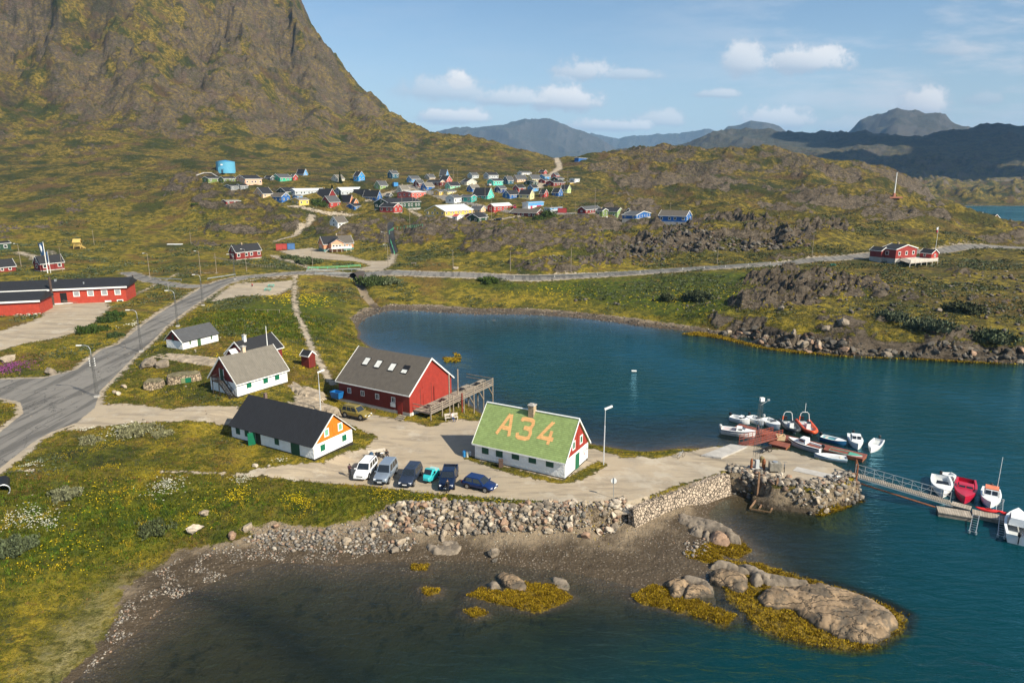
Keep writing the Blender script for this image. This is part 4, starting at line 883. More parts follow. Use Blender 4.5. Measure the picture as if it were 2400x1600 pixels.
# ------------------------------------------------------------------ red barn
L, W = 14.4, 10.6
YC = R(-31)
h = empty('barn', origin((960.7, 975.8), 3.2, YC, L, W, 1, -1), YC, 'big red wooden barn with four skylights in its brown roof', 'barn')
ro = gable_shell(h, L, W, 3.5, 7.7, M_dredb, M_redb, split=.55, found=M_conc, fh=.5, fdepth=2.2, roofm=M_brownroof, over=.3, side=.35, trimm=M_trim, thick=.16)
fm = roof_map(L, W, 3.5, 7.7, .35, .3, .16)
for i, (u, v) in enumerate(((.235, .63), (.405, .615), (.60, .60), (.775, .60))):
    b = MB(); b.add([fm(u - .038, v - .11, .10), fm(u + .038, v - .11, .10), fm(u + .038, v + .11, .10), fm(u - .038, v + .11, .10), fm(u - .038, v - .11, .0), fm(u + .038, v - .11, .0), fm(u + .038, v + .11, .0), fm(u - .038, v + .11, .0)], [(0,1,2,3),(0,4,5,1),(1,5,6,2),(2,6,7,3),(3,7,4,0)])
    fo = b.build('skylight', M_black, ro); p = MB(); vv = v - .095 if i == 3 else v - .09; p.add([fm(u - .033, vv, .112), fm(u + .033, vv, .112), fm(u + .033, v - .01 if i == 3 else v + .09, .112), fm(u - .033, v - .01 if i == 3 else v + .09, .112)], [(0,1,2,3)])
    p.build('pane', mat('milky_skylight', (.62, .62, .58), .4), fo)
for u in (2.3, 5.1, 8.1, 11.3): window(h, L, W, 'S', u, 1.75, .6, .7, fw=.08)
plate(h, L, W, 'S', 11.2, .95, .95, .65, M_trim, 'sign')
plate(h, L, W, 'S', 12.55, -.1, .95, 2.15, paint((.23, .022, .014)), 'door', .05)
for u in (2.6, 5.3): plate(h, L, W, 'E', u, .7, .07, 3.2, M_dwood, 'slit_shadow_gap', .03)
plate(h, L, W, 'E', 3.9, .6, 1.3, 2.1, M_redb, 'door', .07); plate(h, L, W, 'E', 4.0, 3.6, 1.9, 1.6, M_redb, 'hatch', .07)
plate(h, L, W, 'E', 2.2, .0, 3.4, .5, M_trim, 'white_plinth', .08); plate(h, L, W, 'E', 7.9, .0, 4.4, .5, M_trim, 'white_plinth', .08)

# ------------------------------------------------------------------ white house with outside stairs
L, W = 9.4, 6.6
h = empty('white_house', origin((557, 930.8), 5.4, YB, L, W, -1, -1), YB, 'white stone house with grey roof and black outside staircase', 'house')
ro = gable_shell(h, L, W, 2.25, 5.75, M_lime, M_dredb, found=M_plinth, fh=.1, roofm=M_greyroof, over=.25, side=.3, trimm=M_trim, thick=.15)
for u in (2.15, 5.2, 7.4): plate(h, L, W, 'S', u, 1.0 if u < 5 else .95, .85, .85, M_green, 'shutter')
dd = plate(h, L, W, 'W', 3.2, 2.2, .85, 1.75, M_dgreen, 'door'); tr = MB(); on_face(tr, L, W, 'W', 2.7, 2.2, .1, 1.8, 0, .08); on_face(tr, L, W, 'W', 3.7, 2.2, .1, 1.8, 0, .08); tr.build('door_frame', M_trim, dd)
chimney(h, -.6, .1, 5.2, 6.6, .55, m=mat('pale_brick', (.55, .42, .30), .85))
st = MB()   # balcony and flight of steps along the gable
X0 = -L/2 - .05
st.box((X0 - .5, .45, 2.12), (1.0, 1.7, .1))
for y in (1.25, -.35): st.bar((X0 - .95, y, -.4), (X0 - .95, y, 3.0), .1)
for y in (1.25,): st.bar((X0 - .95, y, 2.95), (X0 - .05, y, 2.95), .07)
st.bar((X0 - .95, 1.25, 2.95), (X0 - .95, -.35, 2.95), .07); st.bar((X0 - .95, 1.25, 2.55), (X0 - .95, -.35, 2.55), .05)
for k in range(7): st.bar((X0 - .95, 1.25 - .24 * k, 2.15), (X0 - .95, 1.25 - .24 * k, 2.95), .035)
for xx in (X0 - .95, X0 - .1):
    st.bar((xx, -.4, 2.1), (xx, -2.95, -.1), .07, .22); st.bar((xx, -.4, 2.95), (xx, -2.95, .8), .06)
    for k in range(4): t_ = k / 3; st.bar((xx, -.4 - 2.5 * t_, 2.1 - 2.15 * t_), (xx, -.4 - 2.5 * t_, 2.95 - 2.13 * t_), .05)
for k in range(10): t_ = (k + .5) / 10; st.box((X0 - .52, -.4 - 2.5 * t_, 2.05 - 2.15 * t_), (.85, .24, .05))
st.build('outside_stair', M_dwood, h)

# ------------------------------------------------------------------ small white shed house, grey roof
L, W = 8.2, 4.6
h = empty('byre', origin((429, 819.7), 6, YB + R(6), L, W, -1, -1), YB + R(6), 'low white byre with dark red gable and worn grey roof beside the road', 'house')
ro = gable_shell(h, L, W, 1.65, 3.5, M_lime, M_dredb, found=None, roofm=M_slateroof, over=.2, side=.3, trimm=None, thick=.12)
for s in (-1, 1): b = MB(); b.bar((-L/2 - .24, s * (W/2 + .32), 1.65 - .2), (-L/2 - .24, 0, 3.6), .06, .16, up=(1, 0, 0)); b.build('bargeboard', M_trim, ro)
for u, w_, z0, hh in ((1.7, .3, .75, .75), (3.7, .75, .05, 1.4), (6.6, .3, .7, .7)): plate(h, L, W, 'S', u, z0, w_, hh, mat('olive_green_door', (.05, .11, .04), .6), 'door' if w_ > .5 else 'shutter')
plate(h, L, W, 'W', 2.1, 1.5, .4, 1.2, M_dgreen, 'hatch', .06)
# red house behind the white one
L, W = 8.0, 5.2
p = th(560, 865)
h = empty('red_cottage', (p[0] + 1.3, p[1] + 4.4, 5.3), YB + R(6), 'dark red cottage with black roof half hidden behind the white stone house', 'house')
ro = gable_shell(h, L, W, 2.5, 4.7, M_dredb, M_dredb, found=M_conc, fh=.2, roofm=M_blackroof, over=.25, side=.3, trimm=M_trim, thick=.14)
window(h, L, W, 'S', 6.3, 1.1, .8, .9, pane=M_green, fw=.12, bars=False); window(h, L, W, 'W', 2.6, 2.4, .5, .7, pane=M_green, fw=.1, bars=False)
c = chimney(h, -2.2, -.2, 4.2, 5.6, .5, m=M_trim); plate(h, L, W, 'E', 1.0, 1.0, .4, .7, M_trim, 'meter_box', .25)
ph = MB(); ph.extrude([(-1.2, 0), (1.2, 0), (1.2, 2.4), (0, 3.6), (-1.2, 2.4)], 'X', -L/2 - 1.4, -L/2 + .1); pr = ph.build('porch', M_dredb, h)
pr2 = MB(); slab(pr2, (-L/2 - 1.6, -1.45, 2.3), (-L/2 + .1, -1.45, 2.3), (-L/2 + .1, 0, 3.75), (-L/2 - 1.6, 0, 3.75), .1); slab(pr2, (-L/2 - 1.6, 0, 3.75), (-L/2 + .1, 0, 3.75), (-L/2 + .1, 1.45, 2.3), (-L/2 - 1.6, 1.45, 2.3), .1); pr2.build('porch_roof', M_trim, pr)
# outhouse
p = th(720, 862)
h = empty('outhouse', (p[0], p[1] + 1.0, p[2]), R(-30), 'narrow dark red outhouse with black gabled roof beside the footpath', 'shed')
ro = gable_shell(h, 1.9, 1.6, 2.3, 3.0, M_dredb, M_dredb, roofm=M_blackroof, over=.15, side=.15, trimm=M_trim, thick=.08)
plate(h, 1.9, 1.6, 'E', .8, .1, .75, 1.8, paint((.15, .018, .012)), 'door', .04)
# ------------------------------------------------------------------ houses of the village and the valley
RC = {'k': M_blackroof, 'g': M_greyroof, 's': M_slateroof, 'b': M_brownroof, 'w': mat('pale_metal_roof', (.50, .52, .52), .5, kind='felt', var=.06),
      'u': mat('blue_metal_roof', (.05, .30, .60), .5, kind='felt', var=.08), 'r': mat('red_metal_roof', (.42, .07, .05), .6, kind='felt', var=.1)}
WC = {'green': (.15, .21, .06), 'dgreen': (.018, .055, .030), 'pink': (.72, .43, .29), 'grey': (.20, .215, .22), 'dred': (.20, .020, .016), 'red': (.38, .040, .030), 'peach': (.74, .48, .30),
      'blue': (.020, .115, .36), 'navy': (.022, .050, .17), 'lblue': (.10, .32, .62), 'sky': (.02, .26, .60), 'teal': (.020, .30, .26), 'turq': (.10, .55, .44), 'mint': (.28, .62, .40), 'emerald': (.03, .40, .22),
      'yellow': (.74, .50, .11), 'pale': (.72, .62, .30), 'cream': (.74, .66, .50), 'white': (.74, .75, .74), 'pgrey': (.46, .50, .52), 'dgrey': (.07, .08, .09), 'lred': (.27, .030, .024), 'orange': (.72, .20, .045),
      'maroon': (.13, .018, .016), 'lime': (.48, .58, .22), 'steel': (.03, .11, .16), 'salmon': (.60, .12, .09), 'lgreen': (.26, .38, .14), 'tan': (.42, .34, .24)}
M_step = mat('pale_timber', (.55, .50, .43), .8, var=.15)
def px_house(cx, cy, wl, wr, hw, hr, typ, wc, rc, label, win=1, base_dz=0., found=1, gab=None, stairs=0, chim=None, name='house', cat='house', D=None, side=.28, over=.22, yaw_off=0, stilts=0):
    p = th(cx, cy) if D is None else GD(cx, cy, D); d = p[1]; k = F / d; vx = p[0] / p[1]
    yaw = (YB if typ == 'L' else YA) + R(yaw_off)
    left = YA + math.pi if True else 0; left += R(yaw_off)
    aL = (math.cos(left), math.sin(left)); aR = (math.cos(YB + R(yaw_off)), math.sin(YB + R(yaw_off)))
    sL = abs(aL[0] - vx * aL[1]) * k; sR = abs(aR[0] - vx * aR[1]) * k
    dl = wl / sL; dr = wr / sR
    if typ == 'L': L, W, c = max(dr, 1.5), max(min(dl, 24), 4.2), (-1, -1)
    else: L, W, c = max(dl, 1.5), max(min(dr, 22), 3.8), (1, -1)
    hh = max(hw / k, 1.2); rr_ = hh + max(hr / k, .15)
    v = Matrix.Rotation(yaw, 4, 'Z') @ Vector((c[0] * L / 2, c[1] * W / 2, 0))
    e = empty(name, (p[0] - v.x, p[1] - v.y, p[2] + base_dz), yaw, label, cat)
    wm = paint(WC[wc]); gm = paint(WC[gab]) if gab else wm
    gable_shell(e, L, W, hh, rr_, wm, gm if gab else None, found=M_conc if found else None, fh=.25 if hh > 2 else .1, fdepth=3.2, roofm=RC[rc], over=over, side=side, trimm=M_trim, thick=.14)
    if win:
        ww, wh = min(1.05, hh * .34), min(1.05, hh * .36); rows = [hh * .42] if hh < 4.6 else [hh * .16, hh * .60]
        n = max(1, int(L / 2.9))
        for z0 in rows:
            for i in range(n): window(e, L, W, 'S', L * (i + .5 + (.12 if i % 2 else -.08)) / n, z0, ww, wh, fw=.13, bars=False)
        f = 'W' if typ == 'L' else 'E'
        n = max(1, int(W / 3.2))
        for i in range(n): window(e, L, W, f, W * (i + .5) / n, rows[-1], ww * .9, wh, fw=.13, bars=False, proud=.02)
        if rr_ - hh > 1.8: window(e, L, W, f, W / 2, hh + .25, ww * .8, wh * .8, fw=.12, bars=False, proud=.02)
    if chim is None: chim = (int(cx * 7 + cy) % 3 == 0)
    if chim: chimney(e, -L * .12, .1, rr_ - .5, rr_ + .75, .5, cap=False)
    if stairs:
        b = MB(); f = -1 if typ == 'L' else 1; x0 = f * (L / 2 + .6)
        b.box((x0, -W * .1, hh * .25), (1.1, 1.4, .12))
        for i in range(7): b.box((x0 + f * .1, -W * .1 - .8 - .32 * i, hh * .25 - .2 * (i + 1)), (.9, .34, .07))
        for q in (-.45, .45): b.bar((x0 + q, -W * .1 - .7, hh * .25 + .8), (x0 + q, -W * .1 - 3.0, hh * .25 - .7), .08)
        b.build('stair', M_step, e)
    if stilts:
        for x in np.linspace(-L / 2 + .3, L / 2 - .3, 4):
            for y in (-W / 2 + .3, W / 2 - .3): b = MB(); b.bar((x, y, 0), (x, y, -3.), .16); b.build('stilt', M_dwood, e)
    return e, L, W, hh, rr_
V = """488.5 429 13 25.5 9 3.5 L green k|long olive green barracks, leftmost of the pair below the blue tank
524 429 9 25.5 9 3.5 L green k|olive green barracks touching the pink two-storey house on its left
576 434.6 23 34 13 7 L pink k|pink two-storey house with a long black roof near the water tank
541.4 446 14 22 8 3 L grey k|low grey house with a white porch below the green barracks
563.7 445 7 16 8 3 L grey k|short grey hut joined to the right of the grey porch house
530.5 480 4 33 7 2.5 L dred g|low dark red cabin alone on the slope left of the blue schoolhouse
616.6 464.6 20 21 9 12 L peach k|peach gabled house with steep black roof at the village's left edge
660.7 475.4 44 18.5 12.5 7 R blue b|long bright blue house with white trimmed gable above a white basement
670 459 21 26 8 8 L dgreen k|dark green house behind the long blue house
697 468 9 11 7 2 L lblue s|small light blue shed beside the yellow house
702 482.7 18 20 12 4 L yellow g|yellow house raised on stilts beside dark shrubs
692 459 12 64 10 4 L pgrey w|long pale grey glass-fronted building behind the red and blue houses
800 461 14 62 12 6 L pgrey w|pale grey long hall with a barrel vault seen above the black roofs
656.8 426 18 24 8 7 L emerald s|green and mint house with a white terrace on the upper left slope
688 423 6 9 7 5 R red s|small red house peeping out behind the mint terrace house
712 412 14.6 9 4 9 R lblue k|black roofed A-frame cabin with a white gable high on the slope
634 423 12 10 5 4 R dgrey k|small dark grey shack left of the green and mint house
793 427.5 15 13 7 8 L cream g|cream cottage with a magenta door beside a conifer
840.5 426 10 14 11 9 R sky k|tall bright azure gabled house standing alone on the upper slope
919.5 419 9 13 10 6 L steel s|dark teal house with a white balcony, highest in the middle of the slope
891 445 12 16 9 8.5 L lgreen s|moss green gabled house with grey roof above the black roofed hall
964.7 429 10 18 8 6 L lblue s|light blue house with grey roof beside the blue container
981 440 8 12 9 7 L maroon s|dark maroon house with a white outside stair in the upper village
998.8 447 11 17 8.5 7.5 L blue g|royal blue house with grey roof and white stair below the maroon house
942 453.7 11 16.5 7.5 9 L cream g|grey roofed cream house above the big salmon red hall
965 470.3 31 30 16 2.5 L salmon w|big salmon red hall with a white flat roof
910.5 492 31 70 14 8 L dgreen k|long dark green school with rows of white windows
923.2 499.3 29 19 12 7 R red k|red house with two white framed gable windows in front of the green school
769 470 26 20 6 17 R dred k|large dark red house with a tall black roof behind shrubs
773.3 487.8 18 22 12 12 L red s|red gabled house with a dormer at the front of the village
820.5 481 22 9 7 13 R orange k|orange house with black roof beside the red gabled house
829 484 13 11.5 6 9 R orange k|smaller orange gable in front of the black roofed orange house
831 493 18 20 8 5 L blue k|low blue cottage in front of the orange houses
861 463 45 6 3 12 R dgreen k|long black roofed house with a green porch behind the blue house
885 471.6 30 10 9 12 R blue k|deep blue house with black roof and white gable trim near the salmon hall
912 464 8 6 4 5 R dgrey s|small dark shed between the deep blue house and the salmon hall
1006.5 421.5 6 12 5 6 L tan s|tan house with grey roof in the top row
1032 436.5 28 10 8 4 R maroon k|long maroon house ending in a peach gable
1045 418 13 7 6 11 R steel s|dark blue steep roofed house in the top row
1047 429 14 12 6 8 R salmon k|salmon red gabled house below the steep dark blue house
1055 443.4 10 21 7 7 L mint k|mint green cottage in the middle of the village
1029.5 458.7 12 19 8 4 L yellow s|low bright yellow house behind the street
1049 457 5 18 7 3 L pale s|pale yellow extension with a white balcony beside the low yellow house
1064.5 478 18 15 12 6 L white s|tall white box-like house with dark grey roof
1104 475 22 13 11 4 R teal s|teal green house with a white basement right of the tall white house
1142.5 467.8 31 15 8 15 R turq k|long turquoise house with a high black roof
1106.6 450.8 10 16 8 7 L blue g|blue house with grey roof above the turquoise house
1107 419 10 13 7 5 L pgrey s|pale grey house in the top row above the red trimmed cream house
1094.5 435 13 22 7 6 R cream k|cream house with a broad red trimmed gable
1145.5 420 11 20 8 5 L pgrey k|pale grey house with black roof and white window front in the top row
1156.4 435.7 13 20 10 4 L turq k|turquoise two-storey house with white basement in the upper village
1190 433 10 12 9 8 L steel s|dark slate blue house right of the turquoise two-storey house
1172 453 11 13 9 6 L navy s|navy blue house with dark roof and wooden steps
1212 428 7 21 7 8 L peach s|peach house with dark grey roof in the upper right village
1246.7 427.5 10 18 7 8 L pale s|pale olive house with grey roof beside the peach house
1249 435 19 10 7 3 L dgreen k|low dark green house in front of the pale olive house
1277 422 14 11.5 7 4 L lblue g|sky blue house in the top right row
1276 430 13 12 6 3 L dred k|dark red bungalow in front of the sky blue house
1297 437.4 16 24 8 4 L dred k|long red bungalow with black roof at the right end of the rows
1223 411 3 20 5 3 L white s|long white building at the top edge of the village
1274.7 408 10 7 4 4 R red k|small red hut beside the gravel road to the pass
1307 426.5 14 13 6 4 L dgreen s|grey green house behind the long red bungalow
1303 418 5 7 6 5 L salmon s|tiny pink red house with grey roof near the pass road
1346.8 429 11 10 8 1 L white s|flat roofed white box house at the far right of the rows
1336 431.6 5 10 3 3 L yellow k|low yellow shack beside the flat roofed white box house
1215 451 10 14 9 6 L red k|red house with black roof in the middle right of the village
1248.6 449.5 10 11.5 8 6 L lblue k|light blue house right of the red house in the middle right
1194.4 466.7 15 21 9 8 L blue k|blue gabled house with a mint green end
1242 468.6 23 10 11 9 R pale k|pale yellow house with black roof and a tall narrow gable
1275.4 463.5 9.5 9.5 8 8 R red k|narrow red gabled house beside a tall pole
1308.5 461 13 10.5 8 9 R blue k|blue steep gabled house near the right end of the village
1329.6 453 14.5 8.5 8 8 R lime k|lime green gabled house with a white terrace
1157 498.6 4 38 13 5 L red w|red workshop with a wide white roof beside the street
1257.5 511 55 17 10 7 R maroon b|long dark red house behind a rounded green shrub
1121 521.8 24 20 10 7 L dgreen k|dark green house with white windows at the village's front edge
1043 507 43 61 10 11 L yellow w|very large yellow hall with a pale grey roof
1127 499 22 12 7 6 R peach s|yellow wing with slate roof at the right end of the big hall
1072 516.7 10 12 8 4 R white r|white shed with a red roof in front of the yellow hall
1108 512 18 30 5 5 L dred k|dark red low house behind the dark green front house
1372 501 8 32 8 6 L dred s|dark red house behind the green knoll house
1446 511.4 36 14.5 13 7 R lgreen k|light green house standing on the rocky knoll
1411 509 14 14 12 4 R green k|dark green annex on the left of the light green knoll house
1490 513 28 47 7 6 R blue s|broad low blue hall with a white gable line
1607 522 57 14.5 13 10 R blue b|dark blue house half hidden behind the rocky crag
94.4 636 12 60 18 16 L dred k|dark red house with black roof behind the flagpoles
-32 643 15 74 14 16 L dred k|dark red house with boarded windows at the left edge
-40 592 12 70 18 4 L dgreen k|dark green flat building with white trim at the upper left edge
792.3 535.7 20 23 14 13 L white b|small white house with a weathered plank roof on the rocky knoll"""
STAIR = {712, 840.5, 998.8, 981, 964.7, 773.3, 1172, 1108}
for ln in V.split('\n'):
    a, lab = ln.split('|'); q = a.split(); n = list(map(float, q[:6])); n0_ = n[0]
    if n[1] < 525: n = n[:2] + [v * 1.13 for v in n[2:]]
    px_house(*n, q[6], q[7], q[8], lab, stairs=1 if n[0] in STAIR else 0, gab={1032.0: 'peach', 1045.0: 'lblue'}.get(n[0]), stilts=1 if n[0] in (702,) else 0)
# workshop with blue upper walls, boathouse, hill-top building, brown hall
e, L_, W_, hh, rr_ = px_house(1238, 491, 4, 37, 15, 1, 'L', 'white', 'u', 'white workshop with blue upper walls and a wide magenta gate', win=0, name='workshop', cat='workshop')
plate(e, L_, W_, 'S', L_ * .5, hh * .5, L_ * .99, hh * .46, paint(WC['lblue']), 'upper_wall', .03); plate(e, L_, W_, 'S', L_ * .68, 0, L_ * .3, hh * .52, paint((.50, .035, .09)), 'gate', .06); plate(e, L_, W_, 'S', L_ * .2, 0, L_ * .12, hh * .5, paint((.50, .035, .09)), 'door', .06)
e, L_, W_, hh, rr_ = px_house(1289, 499, 4, 29, 11, 1, 'L', 'pgrey', 's', 'grey shed with a blue fascia and a red container beside it', win=0, name='shed', cat='shed')
plate(e, L_, W_, 'S', L_ * .5, hh * .7, L_ * .99, hh * .28, paint(WC['lblue']), 'fascia_board', .05)
px_house(1480, 504, 14, 120, 4, 10, 'L', 'dgrey', 'b', 'very wide low hall with a brown roof and clutter behind the blue hall', win=0, name='hall', cat='hall')
px_house(2325, 517, 60, 19, 5, 8, 'R', 'dred', 'k', 'dark red boathouse whose roof shows in front of the far bay', win=0, name='boathouse', cat='boathouse', D=375, yaw_off=-40)
px_house(1356, 380, 3, 23, 9, 1, 'L', 'blue', 's', 'blue metal building on the saddle above the gravel road', win=0, name='building', cat='building')
px_house(554, 610, 15, 62, 19, 15, 'L', 'dred', 'k', 'dark red cottage with half grey, half black roof beside the main road', name='cottage')
px_house(2098, 608, 36, 54, 23, 9, 'R', 'lred', 'k', 'dark red lakeside house with a wooden terrace on posts', name='terrace_house', D=238, yaw_off=-35)
px_house(2064, 605, 27, 12, 17, 7, 'R', 'dred', 'k', 'low dark red wing on the left of the lakeside house', name='annex', D=241, win=0, chim=False, yaw_off=-35)
# containers
def container(px, py, L_, col, label, yaw=0., W_=2.4, Hh=2.6):
    p = th(px, py); e = empty('container', (p[0], p[1] + 1.5, p[2]), yaw, label, 'container', 'shipping containers')
    b = MB(); b.box((0, 0, Hh / 2), (L_, W_, Hh - .06)); b.build('box', paint(col), e); f = MB()
    for x in (-L_/2, L_/2):
        for y in (-W_/2, W_/2): f.bar((x, y, 0), (x, y, Hh), .14)
    for z in (.07, Hh - .05):
        for y in (-W_/2, W_/2): f.bar((-L_/2, y, z), (L_/2, y, z), .13)
        for x in (-L_/2, L_/2): f.bar((x, -W_/2, z), (x, W_/2, z), .13)
    f.build('frame', paint(tuple(c * .8 for c in col)), e); g = MB()
    for y in (-.5, .5): g.bar((L_/2 + .05, y, .2), (L_/2 + .05, y, Hh - .2), .06)
    g.build('door_bars', M_metal, e); return e
container(660, 586, 5.6, (.38, .05, .04), 'faded red container touching the blue one on the gravel turnaround', R(20)); container(680, 585, 3.2, (.06, .15, .34), 'blue container at the right end of the red one', R(20))
container(926, 437, 3.0, (.05, .25, .55), 'light blue container beside the village street', R(30)); container(1318, 499, 5, (.30, .03, .03), 'dark red container beside the grey shed', R(0))
# water tank
p = th(523, 404); e = empty('water_tank', (p[0], p[1] + 5, p[2] - .6), 0, 'light blue cylindrical water tank standing above the village', 'water tank')
k = F / p[1]; r_ = 20.5 / k; hh = 26 / k
b = MB(); b.cyl((0, 0, hh / 2), r_, hh, 40); b.build('tank', mat('tank_blue', (.10, .33, .48), .45, var=.06), e)
b = MB(); b.tube([(0, 0, hh), (0, 0, hh + .9)], [r_ * 1.02, .3], 40); b.build('tank_roof', mat('tank_roof_blue', (.03, .27, .55), .5), e)
b = MB(); b.extrude([(-1.9, 0), (1.9, 0), (1.9, 3.0), (-1.9, 3.9)], 'Y', -r_ - 2.0, -r_ + .6); g = b.build('valve_house', mat('tank_blue', (.10, .33, .48)), e); b = MB(); b.box((.6, -r_ - 2.03, 1.2), (1.1, .06, 2.2)); b.build('door', paint((.03, .06, .09)), g)
b = MB(); b.box((-.2, -r_ - .02, hh * .72), (1.4, .12, .8)); b.build('sign', M_trim, e)
# pipeline over the rocks
p0 = [th(a, b_) + np.array([0, 0, .7]) for a, b_ in ((460, 414), (478, 408), (495, 408), (505, 414), (514, 420))]
pl = MB(); pl.tube([tuple(q) for q in p0], .35, 8); tag(pl.build('pipeline', M_conc), 'pale insulated water pipe arching over rock left of the tank', 'pipe')

# ------------------------------------------------------------------ pink house with veranda
p = th(779, 590); k = F / p[1]
e = empty('villa', (p[0], p[1] + 7, p[2]), YB + R(-25), 'salmon pink house with a front gable and white veranda on the turnaround', 'house')
L_, W_ = 13.5, 7.5; gable_shell(e, L_, W_, 3.3, 6.3, paint((.62, .27, .14)), found=paint((.10, .22, .20)), fh=1.2, roofm=M_blackroof, trimm=M_trim)
slb = MB(); fmv = roof_map(L_, W_, 3.3, 6.3, .35, .25, .14); slb.add([fmv(.55, 0, .03), fmv(1, 0, .03), fmv(1, 1, .03), fmv(.55, 1, .03)], [(0,1,2,3)]); slb.build('brown_roof_half', M_brownroof, e)
for u in (9.5, 11.8): window(e, L_, W_, 'S', u, 1.6, .9, .9, fw=.14, bars=False)
for u in (2, 4): window(e, L_, W_, 'W', u, 1.6, .9, .9, fw=.14, bars=False)
f = empty('front_wing', (0, 0, 0)); f.parent = e; f.location = (-1.6, -W_/2 - 1.0, 0); f.rotation_euler = (0, 0, R(-90))
b = MB(); b.box((0, 0, 1.95), (4.4, 5.6, 3.9)); b.build('wall', paint((.74, .36, .22)), f)
b = MB(); b.extrude([(-2.8, 3.88), (2.8, 3.88), (0, 5.4)], 'X', -2.2, 2.2); b.build('gable', paint((.74, .36, .22)), f)
b = MB(); slab(b, (-2.4, -3.1, 3.8), (2.5, -3.1, 3.8), (2.5, 0, 5.55), (-2.4, 0, 5.55), .12); slab(b, (-2.4, 0, 5.55), (2.5, 0, 5.55), (2.5, 3.1, 3.8), (-2.4, 3.1, 3.8), .12); b.build('roof', M_blackroof, f)
for s in (-1, 1): b = MB(); b.bar((2.53, s * 3.12, 3.75), (2.53, 0, 5.5), .06, .26, up=(1, 0, 0)); b.build('bargeboard', M_trim, f)
for u in (1.1, 2.5, 3.9): window(f, 4.4, 5.6, 'E', u, 2.0, .9, 1.0, fw=.12, bars=False)
b = MB(); b.box((-.5, -W_/2 - 4.4, 1.5), (9, 2.4, .12))
for x in np.linspace(-4.9, 3.9, 7): b.bar((x, -W_/2 - 5.5, 1.5), (x, -W_/2 - 5.5, 2.5), .09)
b.box((-.5, -W_/2 - 5.55, 2.5), (9, .08, .1)); b.box((-.5, -W_/2 - 5.55, 2.0), (9, .05, .6)); b.build('veranda', M_trim, e)
for x in np.linspace(-4.7, 3.7, 5): b = MB(); b.bar((x, -W_/2 - 5.3, 1.5), (x, -W_/2 - 5.3, -1), .16); b.build('veranda_post', M_step, e)
b = MB()
for i in range(8): b.box((-5.6 - .3 * i, -W_/2 - 3.6, 1.5 - .22 * i), (.32, 1.2, .07))
b.build('stair', M_trim, e); chimney(e, .5, .3, 5.8, 7.2, .5)

# ------------------------------------------------------------------ red school hall, left edge
p = G(298, 708, 5.9); yw = R(17)
def Lp(dx, dy): v = Matrix.Rotation(yw, 4, 'Z') @ Vector((dx, dy, 0)); return (p[0] + v.x, p[1] + v.y)
M_hall = mat('hall_red_boards', (.42, .052, .028), .75, kind='boards'); L_, W_ = 48, 11
o = Lp(-L_ / 2, W_ / 2 - .0)
e = empty('community_hall', (o[0], o[1], 5.9), yw, 'long red hall with low black roof, white eaves and a tall stovepipe', 'hall')
b = MB(); b.box((0, 0, 1.4), (L_, W_, 5.4)); b.build('wall', M_hall, e)
b = MB(); b.extrude([(-W_/2 - .5, 4.0), (W_/2 + .5, 4.0), (W_/2 + .5, 4.25), (0, 6.0), (-W_/2 - .5, 4.25)], 'X', -L_/2 - .4, L_/2 + .6); ro = b.build('roof', M_blackroof, e)
b = MB(); b.box((0, -W_/2 - .54, 4.1), (L_ + 1.0, .08, .42)); b.build('fascia', M_trim, ro)
for u in (36.6, 39.8, 43.0, 46.1): window(e, L_, W_, 'S', u, 2.2, 1.15, 1.15, pane=M_glassl, fw=.16, bars=False)
window(e, L_, W_, 'S', 46.4, -.6, 1.1, 1.2, fw=.2, bars=False)
plate(e, L_, W_, 'S', 43.6, -.9, 1.5, 1.6, M_trim, 'garage_door'); plate(e, L_, W_, 'S', 33.6, .6, 1.5, 2.6, M_black, 'doorway', .03); plate(e, L_, W_, 'S', 21.2, 1.3, 4.6, 1.5, M_trim, 'sign')
# sign: round blue emblem over a line of small lettering
b = MB(); b.cyl((21.2 - L_/2, -W_/2 - .1, 2.38), .33, .05, 20, axis='Y'); sg = b.build('emblem', paint((.12, .30, .50)), e); b = MB(); b.cyl((21.2 - L_/2 - .05, -W_/2 - .13, 2.3), .2, .05, 16, axis='Y'); b.build('emblem_centre', M_trim, sg)
b = MB(); x = 19.4
for i, wd in enumerate((.12,.2,.14,.2,.2,.16,.1,.22,.18,.14,.2,.16,.12,.2,.2,.14)): b.box((x + wd / 2 - L_/2, -W_/2 - .09, 1.62), (wd * .7, .04, .24 if i % 5 else .34)); x += wd + .04
b.build('lettering', paint((.35, .25, .28)), e)
plate(e, L_, W_, 'S', 28, .0, 15, .55, M_trim, 'white_plinth', .1)
for z0 in (1.9, 3.3): plate(e, L_, W_, 'S', 28.2, z0, 6.5, .07, M_dwood, 'batten', .05)
b = MB(); b.tube([(31.3 - L_/2, -W_/2 - .75, -.6), (31.3 - L_/2, -W_/2 - .75, 7.4)], .3, 12); b.build('stovepipe', mat('rusty_pipe', (.07, .045, .035), .7), e)
b = MB(); b.box((34.5 - L_/2, -W_/2 - .9, .35), (2.2, 1.4, .1))
for i in range(4): b.box((35.8 - L_/2 + .3 * i, -W_/2 - .9, .1 - .22 * i), (.3, 1.3, .08))
for q in (-.6, .6): b.bar((33.5 - L_/2, -W_/2 - .9 + q, 1.3), (36.8 - L_/2, -W_/2 - .9 + q, .5), .06)
b.build('steps', M_post, e); b = MB(); b.box((31 - L_/2, -W_/2 + 4.5, 5.0), (.5, .5, 2.4)); b.build('vent', M_metal, e); b = MB(); b.box((38 - L_/2, -W_/2 + 2.2, 5.1), (.25, .25, .8)); b.build('vent', M_metal, e)
